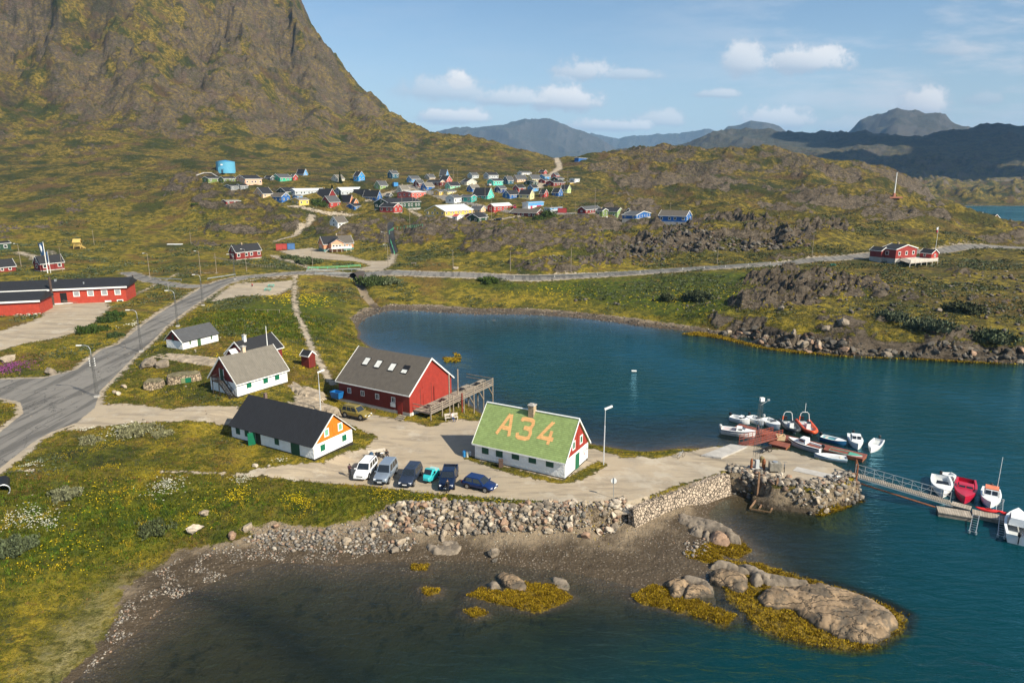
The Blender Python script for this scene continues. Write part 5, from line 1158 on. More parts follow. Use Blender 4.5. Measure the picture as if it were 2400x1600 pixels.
# front wing of the hall
p2 = G(96, 742, 5.6); L2, W2 = 30, 9
v = Matrix.Rotation(yw, 4, 'Z') @ Vector((-L2 / 2, W2 / 2, 0))
e = empty('hall_wing', (p2[0] + v.x, p2[1] + v.y, 5.6), yw, 'windowless red wing with black roof in front of the long hall', 'hall')
b = MB(); b.box((0, 0, 1.9), (L2, W2, 3.9)); b.build('wall', M_hall, e); b = MB(); b.box((0, -.05, -.4), (L2 + .1, W2 + .06, 1.3)); b.build('foundation', M_lime, e)
b = MB(); b.extrude([(-W2/2 - .45, 3.75), (W2/2 + .45, 3.75), (W2/2 + .45, 3.98), (0, 5.6), (-W2/2 - .45, 3.98)], 'X', -L2/2 - .4, L2/2 + .5); ro = b.build('roof', M_blackroof, e)
b = MB(); b.box((0, -W2/2 - .49, 3.84), (L2 + .9, .08, .4)); b.build('fascia', M_trim, ro)

# ------------------------------------------------------------------ terrace of the right-hand house, its shed
p = th(2185, 606); q = G(2100, 628, 8.5)
def at(px, py, z): return G(px, py, z)
z1 = 9.7
A_, B_, C_ = at(2100, 606, z1), at(2133, 617, z1), at(2198, 611, z1); D_ = C_ + (A_ - B_)
b = MB(); b.add([A_, B_, C_, D_] + [v_ - np.array([0, 0, .15]) for v_ in (A_, B_, C_, D_)], [(0,1,2,3),(7,6,5,4),(0,4,5,1),(1,5,6,2),(2,6,7,3),(3,7,4,0)])
e = empty('terrace', (B_[0], B_[1], 8.0), 0, 'pale timber terrace on posts in front of the dark red lakeside house', 'terrace')
def rel(o_, e_): o_.parent = e_; o_.location = tuple(-Vector(e_.location)); return o_
rel(b.build('deck', M_step), e)
b = MB()
for a_, c_ in ((A_, B_), (B_, C_)):
    for t_ in np.linspace(.2, 1.0, 4): b.bar(a_ + [0, 0, t_], c_ + [0, 0, t_], .05, .16)
    for t_ in np.linspace(0, 1, 7 if a_ is B_ else 3): g = a_ + (c_ - a_) * t_; b.bar(g + [0, 0, -.1], g + [0, 0, 1.1], .1)
rel(b.build('railing', M_step), e)
for t_ in np.linspace(0, 1, 6): g = B_ + (C_ - B_) * t_; b = MB(); b.bar(g, g - [0, 0, 3.0], .17); rel(b.build('post', M_step), e)
px_house(2182, 607, 28, 13, 13, 8, 'R', 'red', 'k', 'little red shed with white corner boards at the right end of the terrace', name='shed', cat='shed', D=244, chim=False, yaw_off=-35)
# ------------------------------------------------------------------ lamps, poles, flags
M_mast = mat('mast_steel', (.10, .10, .095), .7, metal=0, var=.2)
def lamp_lattice(px, py, hh, arm, yaw, label, zig=True, arm_label='lattice street lamps along the road', pz=None):
    p = th(px, py) if pz is None else G(px, py, pz); e = empty('street_lamp', p, yaw, label, 'street lamp', arm_label)
    b = MB(); w_ = .2
    for sx in (-1, 1):
        for sy in (-1, 1): b.bar((sx * w_, sy * w_, 0), (sx * w_ * .45, sy * w_ * .45, hh * .82), .035)
    n = 12
    for i in range(n):
        z0, z1 = hh * .82 * i / n, hh * .82 * (i + 1) / n; a0 = w_ * (1 - .55 * i / n); a1 = w_ * (1 - .55 * (i + 1) / n); s = 1 if i % 2 else -1
        for (u0, u1) in (((s * a0, -a0), (-s * a1, -a1)), ((s * a0, a0), (-s * a1, a1)), ((-a0, s * a0), (-a1, -s * a1)), ((a0, s * a0), (a1, -s * a1))): b.bar((u0[0], u0[1], z0), (u1[0], u1[1], z1), .018)
    b.build('lattice_mast', M_mast, e)
    b = MB(); b.tube([(0, 0, hh * .8), (0, 0, hh * .92), (-arm * .15, 0, hh * .975), (-arm * .5, 0, hh), (-arm, 0, hh)], .05, 6); b.build('arm', M_metal, e)
    b = MB(); b.box((-arm - .25, 0, hh + .02), (.75, .24, .13)); b.build('lamp_head', M_trim, e); b = MB(); b.box((0, 0, .1), (.7, .7, .35)); b.build('footing', M_conc, e); return e
lamp_lattice(228, 930, 8.2, 1.3, 0.1, 'nearest lattice street lamp with insulators at the junction')
for px, py, lab in ((332, 824, 'lattice street lamp beside the road between the junction and the byre'), (417, 765, 'lattice street lamp on the verge behind the byre roof'), (476, 716, 'lattice street lamp on the bend facing the school yard'), (551, 655, 'lattice street lamp in front of the half grey, half black roof')):
    lamp_lattice(px, py, 8.1, 1.3, 0.1, lab)
ins = MB()
for k_ in range(4):
    for s in (-1, 1): ins.cyl((s * .38, 0, 6.1 - .35 * k_), .06, .16, 8); ins.bar((-.38, 0, 6.0 - .35 * k_), (.38, 0, 6.0 - .35 * k_), .03)
ins.build('insulators', M_trim, [o for o in COL.objects if o.name == 'street_lamp'][0])
def pole(px, py, hh, label, r_=.09, m=None, group='plain poles in the valley and village', name='pole', cat='pole', lamp=0, D=None, gap=0):
    p = th(px, py) if D is None else GD(px, py, D); e = empty(name, p, 0, label, cat, group)
    b = MB(); b.tube([(0, 0, -.5), (0, 0, hh)], [r_, r_ * .65], 8); b.build('shaft', m or M_post, e)
    if lamp: b = MB(); b.tube([(0, 0, hh), (-.5, 0, hh + .2), (-1.0, 0, hh + .2)], .04, 6); a = b.build('arm', M_metal, e); b = MB(); b.box((-1.2, 0, hh + .2), (.6, .24, .13)); b.build('lamp_head', M_trim, a)
    return e
for px, py, h_, lab in ((352, 653, 8, 'grey lamp mast on the meadow beside the side road'), (471, 646, 8, 'tall lamp mast right of the meadow guard rail'), (508, 642, 7, 'thin lamp post beside the lane above the bend'), (903, 586, 7.5, 'lamp post left of the dark stepped path'), (910, 628, 8.2, 'lattice-like grey post on a concrete block beside the bridge road'),
                        (50, 625, 8, 'pole left of the flag house'), (221, 574, 7, 'slender pole beside the wooden play tower'), (448, 573, 6, 'slender pole right of the white plank bench'), (733, 625, 6.5, 'lattice post on the shrubby bank below the turnaround'), (578, 636, 7.5, 'wooden post in front of the dark red cottage')):
    pole(px, py, h_, lab, lamp=1 if h_ > 7 else 0)
for px, py, h_, lab in ((1028, 471, 11, 'tall pale pole beside the low yellow house'), (1072, 430, 9, 'pale pole above the mint cottage'), (1063, 418, 8, 'short pole beside the steep dark blue house'), (1137, 468, 9, 'grey pole in front of the long turquoise house'), (1268, 468, 11, 'tall pole beside the narrow red house'), (1323, 462, 9, 'pole in front of the lime green house'), (1330, 431, 9, 'pole beside the low yellow shack'),
                        (1322, 434, 7, 'pole with a white board in front of the long red bungalow'), (1256, 412, 6, 'thin pole above the upper right roofs'), (1394, 502, 12, 'tall pole left of the light green knoll house'), (1348, 502, 7, 'short pole near the grey shed'), (943, 501, 10, 'white post in front of the green school, left one'), (968, 502, 10, 'blue-grey lamp pole in front of the green school'), (975, 496, 10, 'white flagpole at the right end of the green school'),
                        (961, 534, 11, 'lamp pole standing in the grass before the grey rock dome'), (1152, 517, 10, 'teal post beside the street east of the dark green house'), (1179, 510, 5, 'thin post in front of the red workshop'), (742, 498, 4, 'short post beside the gravel path below the shrubs'), (1095, 492, 7, 'white mast on the roof edge of the yellow hall'), (1196, 635, 7, 'lattice power pole right above the inlet road'), (1338, 636, 8, 'power pole at the foot of the boulders'), (1062, 628, 6.5, 'power pole on the moor above the inlet road'), (1903, 600, 8, 'power pole on the slope left of the dark red lakeside house'), (1681, 618, 6, 'lamp post above the guard rail'), (1570, 508, 8, 'thin mast behind the dark blue house')):
    pole(px, py, h_, lab, r_=.10)
# flags
def flagpole(px, py, hh, label, flag=None, D=None, m=None, r_=.08):
    p = th(px, py) if D is None else GD(px, py, D); e = empty('flagpole', p, 0, label, 'flagpole')
    b = MB(); b.tube([(0, 0, -.5), (0, 0, hh)], [r_, r_ * .5], 8); b.build('shaft', m or M_trim, e)
    if flag:
        nx_, nz2 = 8, 8; w_, h_ = flag[0]; vs = []; fs = []
        for j in range(nz2 + 1):
            for i in range(nx_ + 1): u_, v_ = i / nx_, j / nz2; vs.append((-.06 - w_ * u_ * (1 - .35 * v_), .18 * math.sin(u_ * 7 + v_ * 2) * u_, hh - .2 - h_ * v_ - .25 * u_))
        for j in range(nz2):
            for i in range(nx_): k_ = j * (nx_ + 1) + i; fs.append((k_, k_ + 1, k_ + nx_ + 2, k_ + nx_ + 1))
        b = MB(); b.add(vs, fs); mi = [flag[2]((k_ % nx_ + .5) / nx_, (k_ // nx_ + .5) / nz2) for k_ in range(nx_ * nz2)]; b.mi = mi; b.build('flag', [paint(c, False) for c in flag[1]], e, smooth=True)
    return e
flagpole(112, 640, 10.5, 'white flagpole with a dark blue and white banner behind the hall roof', ((1.9, 4.2), ((.02, .06, .14), (.75, .78, .8)), lambda u, v: 1 if (u - .55) ** 2 * 2 + (v - .45) ** 2 < .07 else 0), r_=.16)
flagpole(119, 640, 7.5, 'flagpole with a narrow hanging blue banner behind the hall roof', ((.6, 4.6), ((.02, .07, .18), (.7, .72, .75)), lambda u, v: 1 if v > .8 or .2 < v < .3 else 0))
flagpole(147, 636, 8.5, 'bare grey flagpole right of the two banners', m=M_post)
flagpole(2192, 588, 8.8, 'white flagpole with a small red and white flag behind the terrace shed', ((.7, 1.9), ((.45, .03, .04), (.75, .75, .75)), lambda u, v: 1 if v < .5 else 0), D=250)
flagpole(626.5, 809, 3.2, 'slim white flagpole at the gable of the white stone house', D=104.5)
for o in COL.objects:
    if o.name.startswith('flagpole') and 'slim' in (o.get('label') or ''): q = G(626.5, 809, 11.3); o.location = tuple(q)
# big flagpole monument on the crest
p = th(2095, 464); e = empty('monument_flagpole', p, 0, 'tall white pole on a red stepped plinth on the rocky crest', 'flagpole'); k = F / p[1]
b = MB(); b.box((0, 0, .3), (32 / k, 16 / k, .9)); b.build('plinth', paint((.30, .12, .07), False), e); b = MB(); b.box((0, 0, 1.6), (5 / k, 5 / k, 2.6)); b.build('block', paint((.34, .14, .09), False), e)
b = MB(); b.tube([(0, 0, 2.5), (1.0 * 0, 0, 57 / k)], [.38, .22], 10); b.build('shaft', M_trim, e)
# power pylon on the hill
p = th(1414, 352); e = empty('pylon', p, 0, 'grey double-legged power pylon on the dark ridge', 'pylon'); k = F / p[1]; b = MB(); hh = 27 / k
for s in (-1, 1):
    for q in (-1, 1): b.bar((s * 2.4 + q * .7, 0, -1), (s * 2.0 + q * .5, 0, hh), .3)
    for i in range(5): b.bar((s * 2.3 - .7, 0, hh * i / 5), (s * 2.2 + .7, 0, hh * (i + 1) / 5), .2)
for z_ in (.5, .8, .97): b.bar((-3.2, 0, hh * z_), (3.2, 0, hh * z_), .28)
b.build('frame', mat('pylon_steel', (.12, .12, .13), .7), e)
# modern lamps in the yard
def lamp_modern(px, py, z, top, head, label):
    p = G(px, py, z); e = empty('yard_lamp', p, 0, label, 'street lamp', 'smooth steel lamps in the yard'); hh = 0
    lo, hi = 0, 12
    for _ in range(40):
        m_ = (lo + hi) / 2; zc = p[1] * math.cos(TH) - (p[2] + m_ - H) * math.sin(TH); vy = 800 + F * -(p[1] * math.sin(TH) + (p[2] + m_ - H) * math.cos(TH)) / zc
        if vy > top: lo = m_
        else: hi = m_
    hh = lo; b = MB(); b.tube([(0, 0, 0), (0, 0, hh * .7), (0, 0, hh * .71), (0, 0, hh)], [.07, .07, .045, .04], 10); b.build('shaft', mat('painted_steel', (.62, .65, .68), .4, metal=.3, var=.05), e)
    b = MB(); b.extrude([(-.12, -.10), (.12, -.10), (.12, .10), (-.12, .12)], 'X', -.1, .95); o = b.build('lamp_head', M_trim, e, loc=(0, 0, hh)); o.rotation_euler = (0, R(-18), R(head)); return e
lamp_modern(1414.5, 1089, 3, 958, 15, 'smooth white lamp post beside the A34 house by the water')
lamp_modern(752, 966, 3.9, 872, 20, 'smooth white lamp post behind the ridge of the long house')
# round road sign
p = G(1437.3, 1166.4, 3); e = empty('road_sign', p, R(-6), 'round white-backed road sign on a thin post at the bank edge', 'road sign'); b = MB(); b.tube([(0, 0, -.2), (0, 0, 2.45)], .035, 8); b.build('post', M_metal, e)
b = MB(); b.cyl((0, .06, 2.05), .33, .03, 28, axis='Y'); b.build('disc', M_trim, e)
# small direction board on a post near the school junction
p = th(396, 684); e = empty('road_sign', p, 0, 'small square sign on a thin post at the school junction', 'road sign'); b = MB(); b.tube([(0, 0, 0), (0, 0, 2.6)], .04, 6); b.build('post', M_metal, e); b = MB(); b.box((0, -.05, 2.5), (.5, .04, .5)); b.build('board', M_metal, e)

# ------------------------------------------------------------------ fences and guard rails
def rail(pts_, name, label, cat, m, zs, post_every=3.0, posth=.9, w_=.06, hb=.12, postm=None):
    q = [th(a, b_) for a, b_ in pts_]; e = empty(name, q[0], 0, label, cat); b = MB()
    q = [v_ - q[0] for v_ in q]
    for i in range(len(q) - 1):
        for z_ in zs: b.bar(q[i] + [0, 0, z_], q[i + 1] + [0, 0, z_], w_, hb)
        n = max(1, int(np.linalg.norm(q[i + 1] - q[i]) / post_every))
        for k_ in range(n + 1): 
            if k_ < n or i == len(q) - 2: g = q[i] + (q[i + 1] - q[i]) * k_ / n; pb = MB(); pb.bar(g - [0, 0, .3], g + [0, 0, posth], .11); pb.build('post', postm or m, e)
    b.build('rail', m, e); return e
M_gr = mat('mint_green_rail', (.10, .50, .26), .6); M_rail = mat('guard_rail_steel', (.34, .37, .38), .5, metal=.5)
rail([(722, 632), (790, 630), (845, 626)], 'railing', 'bright green double railing beside the bridge road', 'railing', M_gr, (.55, .95), 3, 1.0)
rail([(718, 637), (845, 633)], 'guard_rail', 'grey guard rail in front of the green railing', 'guard rail', M_rail, (.55,), 3, .6, .08, .3)
rail([(738, 644), (850, 643), (960, 640)], 'guard_rail', 'grey guard rail above the culvert', 'guard rail', M_rail, (.5,), 5, .6, .08, .22)
rail([(925, 597), (916, 568), (912, 546), (924, 537), (955, 533), (990, 530)], 'railing', 'thin green handrail along the dark stepped path', 'railing', M_gr, (.9,), 3, .95)
rail([(1205, 651), (1300, 650), (1400, 645), (1500, 639), (1600, 632), (1700, 626), (1805, 618)], 'guard_rail', 'long dark guard rail along the road above the inlet', 'guard rail', mat('dark_guard_rail', (.09, .10, .10), .6), (.55,), 8, .7, .1, .36, M_trim)
rail([(360, 655), (425, 658)], 'guard_rail', 'short guard rail at the meadow edge opposite the hall', 'guard rail', M_rail, (.5,), 4, .6, .08, .3)
rail([(487, 656), (520, 651), (552, 646)], 'guard_rail', 'curved guard rail on the bend beside the lattice lamp', 'guard rail', M_rail, (.5,), 4, .6, .08, .3)
rail([(500, 606), (540, 614), (600, 626), (645, 628)], 'fence', 'grey paling fence below the dark red cottage', 'fence', M_post, (.4, .8), 1.2, .95, .05, .08)
rail([(600, 733), (628, 733), (655, 733)], 'fence', 'low pale rail fence around the garden plot', 'fence', M_post, (.8,), 2, .85, .03, .03)
# culvert
p = th(832, 655); e = empty('culvert', (p[0], p[1], p[2] + .2), R(-20), 'dark round culvert mouth under the road bank', 'culvert'); b = MB(); b.tube([(0, -1.2, .8), (0, 5, .8)], 1.5, 20, False); b.build('pipe', mat('rusty_culvert', (.05, .04, .035), .6), e)
# plank benches, tables
def bench(x, y, z, yaw, label, m=M_trim, L_=1.9, back=True):
    e = empty('bench', (x, y, z), yaw, label, 'bench'); b = MB(); b.box((0, 0, .45), (L_, .42, .05)); b.build('seat', m, e)
    if back: b = MB(); b.box((0, .24, .72), (L_, .05, .16)); b.box((0, .24, .92), (L_, .05, .14)); b.build('backrest', m, e)
    for s in (-1, 1): b = MB(); b.box((s * (L_/2 - .12), 0, .22), (.08, .4, .44)); b.bar((s * (L_/2 - .12), .22, .2), (s * (L_/2 - .12), .25, .98), .06); b.build('leg', m, e)
    return e
def picnic(x, y, z, yaw, label, m=M_post):
    e = empty('picnic_table', (x, y, z), yaw, label, 'picnic table', 'picnic tables'); b = MB(); b.box((0, 0, .74), (1.9, .75, .05)); b.build('tabletop', m, e)
    for s in (-1, 1): b = MB(); b.box((0, s * .68, .44), (1.9, .27, .05)); b.build('seat', m, e)
    for s in (-1, 1):
        b = MB(); b.bar((s * .7, -.3, .72), (s * .7, -.7, 0), .09); b.bar((s * .7, .3, .72), (s * .7, .7, 0), .09); b.bar((s * .7, -.75, .42), (s * .7, .75, .42), .07); b.build('leg_frame', m, e)
    return e
pb_ = G(884, 1071, 3.05); bench(pb_[0], pb_[1], 3.05, R(25), 'grey bench heaped with rucksacks beside the long house', M_step, 2.2)
pb_ = G(1058, 984, 3.0); bench(pb_[0], pb_[1], 3.0, R(18), 'pale slatted bench with a reclining person below the deck', M_step, 2.0)
pb_ = th(410, 574); b = MB(); b.box((0, 0, .35), (6.8, 1.4, .3)); b.box((0, .0, .1), (5.5, 1, .3)); tag(b.build('landing_stage', M_trim, loc=pb_), 'long white plank platform lying on the meadow by the brook', 'platform')
for px, py, lab in ((636, 672, 'mint green picnic table, farther of two on the gravel by the road'), (628, 681, 'mint green picnic table, nearer of two on the gravel by the road')):
    q = th(px, py); picnic(q[0], q[1], q[2], R(5), lab, mat('mint_table', (.16, .45, .36), .6))
q = th(970, 620); picnic(q[0], q[1], q[2], 0, 'small pale picnic table on the moor right of the bridge'); q = th(1952, 624); picnic(q[0], q[1], q[2], 0, 'green picnic table at the lay-by on the right', mat('green_table', (.02, .16, .11), .6))
# play tower
p = th(183, 582); e = empty('play_tower', p, R(15), 'yellow timber play tower on the meadow', 'play tower'); k = F / p[1]; my = mat('fresh_timber', (.50, .34, .10), .8); b = MB()
for sx in (-1, 1):
    for sy in (-1, 1): b.bar((sx * 1.4, sy * 1.4, 0), (sx * .9, sy * .9, 2.9), .2)
b.box((0, 0, 1.3), (2.6, 2.6, .14)); b.bar((-1.4, -1.4, .5), (1.4, -1.4, 1.3), .12)
for i in range(6): b.bar((-1.2, -1.3, 1.4 + .12 * i), (1.2, -1.3, 1.4 + .12 * i), .06)
b.build('frame', my, e); b = MB(); slab(b, (-1.6, -1.7, 2.7), (1.6, -1.7, 2.7), (1.6, 0, 4.2), (-1.6, 0, 4.2), .12); slab(b, (-1.6, 0, 4.2), (1.6, 0, 4.2), (1.6, 1.7, 2.7), (-1.6, 1.7, 2.7), .12); b.build('roof', my, e)
b = MB(); b.bar((1.3, -.6, 1.3), (3.2, -.8, 0), .1, .7); b.build('slide', my, e)
# turf-and-stone ruins (old house foundations) with green doors
M_dry = mat('dry_stone', (.36, .28, .19), .9, kind='stones', bump=.9); M_turf = mat('turf_roof', (.12, .105, .06), .95, var=.35, vs=2, bump=.6)
def ruin(px, py, L_, W_, hh, yaw, label, door=None):
    p = th(px, py); e = empty('turf_house', (p[0], p[1], p[2] - .1), yaw, label, 'turf house'); rg = random.Random(px)
    rings = []
    for (k_, z_) in ((1.0, -.4), (.98, hh * .5), (.93, hh)):
        ring = []
        for a in np.linspace(0, 2 * math.pi, 40, endpoint=False):
            ca, sa = math.cos(a), math.sin(a); q = (abs(ca) ** 5 + abs(sa) ** 5) ** (-1 / 5); ring.append((ca * q * L_ / 2 * k_ + rg.uniform(-.07, .07), sa * q * W_ / 2 * k_ + rg.uniform(-.07, .07), z_ + (rg.uniform(-.12, .12) if z_ > 0 else 0)))
        rings.append(ring)
    b = MB(); b.loft(rings); b.build('stone_wall', M_dry, e, smooth=False)
    top = [[(x * .96, y * .93, z_ + .05) for x, y, z_ in rings[2]], [(x * .7, y * .6, z_ + .28) for x, y, z_ in rings[2]]]; b = MB(); b.loft(top); b.build('turf', M_turf, e)
    if door is not None: b = MB(); b.box((door, -W_ / 2 - .03, hh * .45), (1.5, .16, hh * .62)); b.build('shutter', M_green, e); b = MB(); b.box((door - .45, -W_ / 2 - .12, hh * .45), (.6, .06, hh * .62)); b.build('boarding', paint((.16, .20, .09), False), e)
    return e
ruin(432, 893, 5.2, 2.6, 1.25, R(30), 'low dry-stone turf house with green shutter left of the stair house', door=.2); ruin(362, 908, 2.8, 2.6, 1.2, R(12), 'collapsed stub of turf house wall at the left end of the ruin')
# open bin etc by the buildings
def can(px, py, z, r_, h_, m, label, cat='canister', name='canister'):
    p = G(px, py, z); e = MB(); e.tube([(0, 0, 0), (0, 0, h_ * .85), (0, 0, h_ * .9), (0, 0, h_)], [r_, r_, r_ * .6, r_ * .5], 14); return tag(e.build(name, m, loc=p, smooth=False), label, cat)
can(1088.5, 1069, 3, .24, .85, mat('blue_plastic', (.03, .22, .50), .4), 'blue plastic drum in the shade at the A34 house', 'drum', 'drum'); can(1095.5, 1070, 3, .2, .75, mat('cream_plastic', (.5, .5, .42), .4), 'cream jerrycan beside the blue drum'); can(1101, 1066, 3, .18, .5, M_trim, 'white canister lying behind the cream jerrycan')
p = G(1174, 1094, 3); b = MB(); b.box((0, 0, .45), (.5, .5, .9)); b.box((0, 0, .93), (.58, .58, .07)); tag(b.build('rubbish_bin', mat('brown_bin', (.10, .06, .045), .8), loc=p), 'brown wooden litter bin against the white wall of the A34 house', 'bin')
p = G(790, 932, 4.0); b = MB(); b.loft([[(-.75, -.45, 0), (.75, -.45, 0), (.75, .45, 0), (-.75, .45, 0)], [(-.95, -.6, 1.05), (.95, -.6, 1.05), (.95, .6, 1.05), (-.95, .6, 1.05)], [(-.85, -.5, 1.05), (.85, -.5, 1.05), (.85, .5, 1.05), (-.85, .5, 1.05)], [(-.7, -.4, .2), (.7, -.4, .2), (.7, .4, .2), (-.7, .4, .2)]])
tag(b.build('skip', mat('blue_skip', (.01, .13, .38), .5), loc=p, yaw=R(-30)), 'bright blue open tub at the shaded end of the red barn', 'skip')
b = MB(); p = G(932, 988, 3.0)
for i in range(4): b.box((.0, .35 * i, .12 + .16 * i), (1.5 - .08 * i, .36, .09))
tag(b.build('wooden_steps', M_wood, loc=p, yaw=R(-31)), 'short weathered wooden steps at the barn door', 'steps')
# barn deck on stilts
o = None; bx, by, _ = origin((960.7, 975.8), 3.2, YC, 14.4, 10.6, 1, -1); e = empty('deck', (bx, by, 3.2), YC, 'weathered timber deck on stilts at the seaward gable of the red barn', 'deck')
dx0, dx1, dy0, dy1 = 7.3, 10.6, -4.6, 12.6
b = MB(); b.box(((dx0 + dx1) / 2, (dy0 + dy1) / 2, .78), (dx1 - dx0, dy1 - dy0, .12)); b.build('planking', M_wood, e)
for y in np.linspace(dy0 + .1, dy1 - .1, 7):
    for x in (dx0 + .15, dx1 - .1):
        if x < 8 and -5 < y < 5: continue
        b = MB(); b.bar((x, y, -4), (x, y, 2.0 if x > 8 else .8), .16); b.build('post', M_post, e)
    if y > 3: b = MB(); b.bar((dx1 - .1, y, -1.1), (dx1 - 1.3, y, .6), .11); b.bar((dx1 - .1, y, -1.0), (dx1 - .1, y - 1.2, .6), .11); b.build('brace', M_post, e)
for z_ in (1.15, 1.5, 1.85): b = MB(); b.bar((dx1, dy0, z_), (dx1, dy1, z_), .05, .13); b.build('handrail', M_post, e)
for z_ in (1.3, 1.85): b = MB(); b.bar((dx0 - 2.2, dy1, z_), (dx1, dy1, z_), .05, .13); b.build('handrail', M_post, e); b = MB(); b.bar((dx0, dy0, z_), (dx1, dy0, z_), .05, .13); b.build('handrail', M_post, e)
for (x, y, h_) in ((10.45, .3, 5.6), (9.0, 4.6, 5.2), (10.75, 3.2, 1.9)):
    b = MB(); b.tube([(x, y, -1.2), (x, y, h_)], .11, 8); b.build('tall_post', M_post if h_ > 2 else paint((.25, .04, .02)), e)
def on_deck(x, y): v_ = Matrix.Rotation(YC, 4, 'Z') @ Vector((x, y, 0)); return bx + v_.x, by + v_.y, 3.2 + .84
for (x, y), lab in (((8.5, 7.4), 'picnic table on the deck against the white plinth'), ((9.0, 11.2), 'picnic table at the far seaward end of the deck'), ((9.2, 1.2), 'picnic table on the middle of the deck'), ((9.2, -2.2), 'low table at the landward end of the deck')):
    q = on_deck(x, y); picnic(q[0], q[1], q[2], YC + R(90), lab, M_wood)
# ------------------------------------------------------------------ vehicles
M_tyre = mat('tyre_rubber', (.012, .012, .012), .8, var=0); M_rim = mat('alloy_rim', (.35, .36, .37), .35, metal=.7, var=0); M_hl = mat('headlight_glass', (.72, .74, .76), .15, spec=.9, var=0)
M_tl = mat('tail_light', (.45, .02, .01), .3, var=0); M_plate = mat('number_plate', (.72, .72, .72), .5, var=0); M_cg = mat('car_glass', (.016, .02, .024), .05, spec=1., var=0)
def carpaint(n, c, metal=.25): return mat('car_paint_' + n, c, .28, metal=metal, var=.05, spec=.7)
def lerp(a, b, t): return a + (b - a) * t
def car(loc, yaw, label, pm, L=4.4, W=1.78, H=1.62, belt=.98, hood=.92, x_wf=.95, x_wt=.30, x_rt=-2.0, x_rb=-2.15, wheel=.36, pickup=False, rails=False, lower=None, sunroof=False, name='parked_car', cat='car', spare=False, grille=M_black):
    e = empty(name, loc, yaw, label, cat, 'vehicles parked round the yard'); w = W / 2; f = L / 2; zb = .32
    st = [(-f, .50, belt - .12, w * .90), (-f + .10, .36, belt - .02, w * .97), (-f + .6, zb, belt, w), (x_wf - .2, zb, belt, w), (x_wf + .1, zb, lerp(belt, hood, .4), w), (f - .55, zb, hood - .06, w * .99), (f - .15, .34, hood - .16, w * .93), (f, .42, hood - .30, w * .80)]
    if pickup: st[1] = (-f + .06, .4, belt - .02, w * .97); st[0] = (-f, .45, belt - .04, w * .95)
    rings = []
    for x, z0, z1, hw_ in st: rings.append([(x, -hw_ * .90, z0), (x, -hw_, lerp(z0, z1, .25)), (x, -hw_, lerp(z0, z1, .72)), (x, -hw_ * .95, z1 - .03), (x, -hw_ * .82, z1 + .015), (x, hw_ * .82, z1 + .015), (x, hw_ * .95, z1 - .03), (x, hw_, lerp(z0, z1, .72)), (x, hw_, lerp(z0, z1, .25)), (x, hw_ * .90, z0)])
    b = MB(); b.loft(rings); body = b.build('body', pm, e, smooth=True)
    # cabin
    zr = H; wt = w * .76; wb = w * .95
    def C(t, s, end):   # t up, s side, end front/rear
        xb, xt = (x_wf, x_wt) if end > 0 else (x_rb, x_rt); return Vector((lerp(xb, xt, t), s * lerp(wb, wt, t), lerp(belt - .02, zr, t)))
    rg = []
    for t in (0, .5, .88, 1.0):
        k = 1 if t < 1 else .93; q = [C(t, -1, -1), C(t, -1, 1), C(t, 1, 1), C(t, 1, -1)]; c_ = sum(q, Vector()) / 4
        rg.append([c_ + (p_ - c_) * k if t == 1 else p_ for p_ in q])
    b = MB(); b.loft(rg); cab = b.build('cabin', pm, e)
    def glass(nm, a, b_, c_, d_, off):
        g = MB(); g.add([p_ + off for p_ in (a, b_, c_, d_)] + [p_ - off for p_ in (a, b_, c_, d_)], [(0,1,2,3),(7,6,5,4),(0,4,5,1),(1,5,6,2),(2,6,7,3),(3,7,4,0)]); return g.build(nm, M_cg, cab)
    def mixp(t, s, u, ):   # side point, u 0 rear..1 front
        return C(t, s, -1).lerp(C(t, s, 1), u)
    for s in (-1, 1):
        cuts = ((.05, .46), (.52, .90)) if x_rt < -.9 * 1 else ((.08, .48), (.54, .9))
        if x_rt < -1.6: cuts = ((.05, .30), (.34, .60), (.65, .92))
        for u0, u1 in cuts: glass('side_window', mixp(.12, s, u0), mixp(.12, s, u1), mixp(.84, s, min(u1, .95)), mixp(.84, s, u0 + .01), Vector((0, s * .014, 0)))
    fr = lambda t, s: C(t, s, 1); re = lambda t, s: C(t, s, -1)
    glass('windscreen', fr(.08, -.88), fr(.08, .88), fr(.88, .88), fr(.88, -.88), Vector((.016, 0, .01))); glass('rear_window', re(.15, -.84), re(.15, .84), re(.84, .84), re(.84, -.84), Vector((-.016, 0, .0)))
    if sunroof: g = MB(); g.box((lerp(x_wt, x_rt, .32), 0, zr + .008), (.62, .8, .02)); g.build('sunroof', M_cg, cab)
    if rails:
        for s in (-1, 1): g = MB(); g.bar((x_rt + .15, s * wt * .93, zr + .05), (x_wt - .1, s * wt * .93, zr + .05), .05); g.build('roof_rail', M_black, cab)
    if pickup:
        g = MB(); x0, x1 = -f + .12, x_rb - .08; z1 = belt + .03
        g.box(((x0 + x1) / 2, 0, belt + .025), (x1 - x0, W * .8, .03)); g.build('cargo_bed', M_black, e)
        for s in (-1, 1): g = MB(); g.box(((x0 + x1) / 2, s * w * .88, belt + .09), (x1 - x0 + .16, .10, .16)); g.build('bed_side', pm, e)
        g = MB(); g.box((x0 - .03, 0, belt + .09), (.08, W * .86, .16)); g.build('tailgate', pm, e)
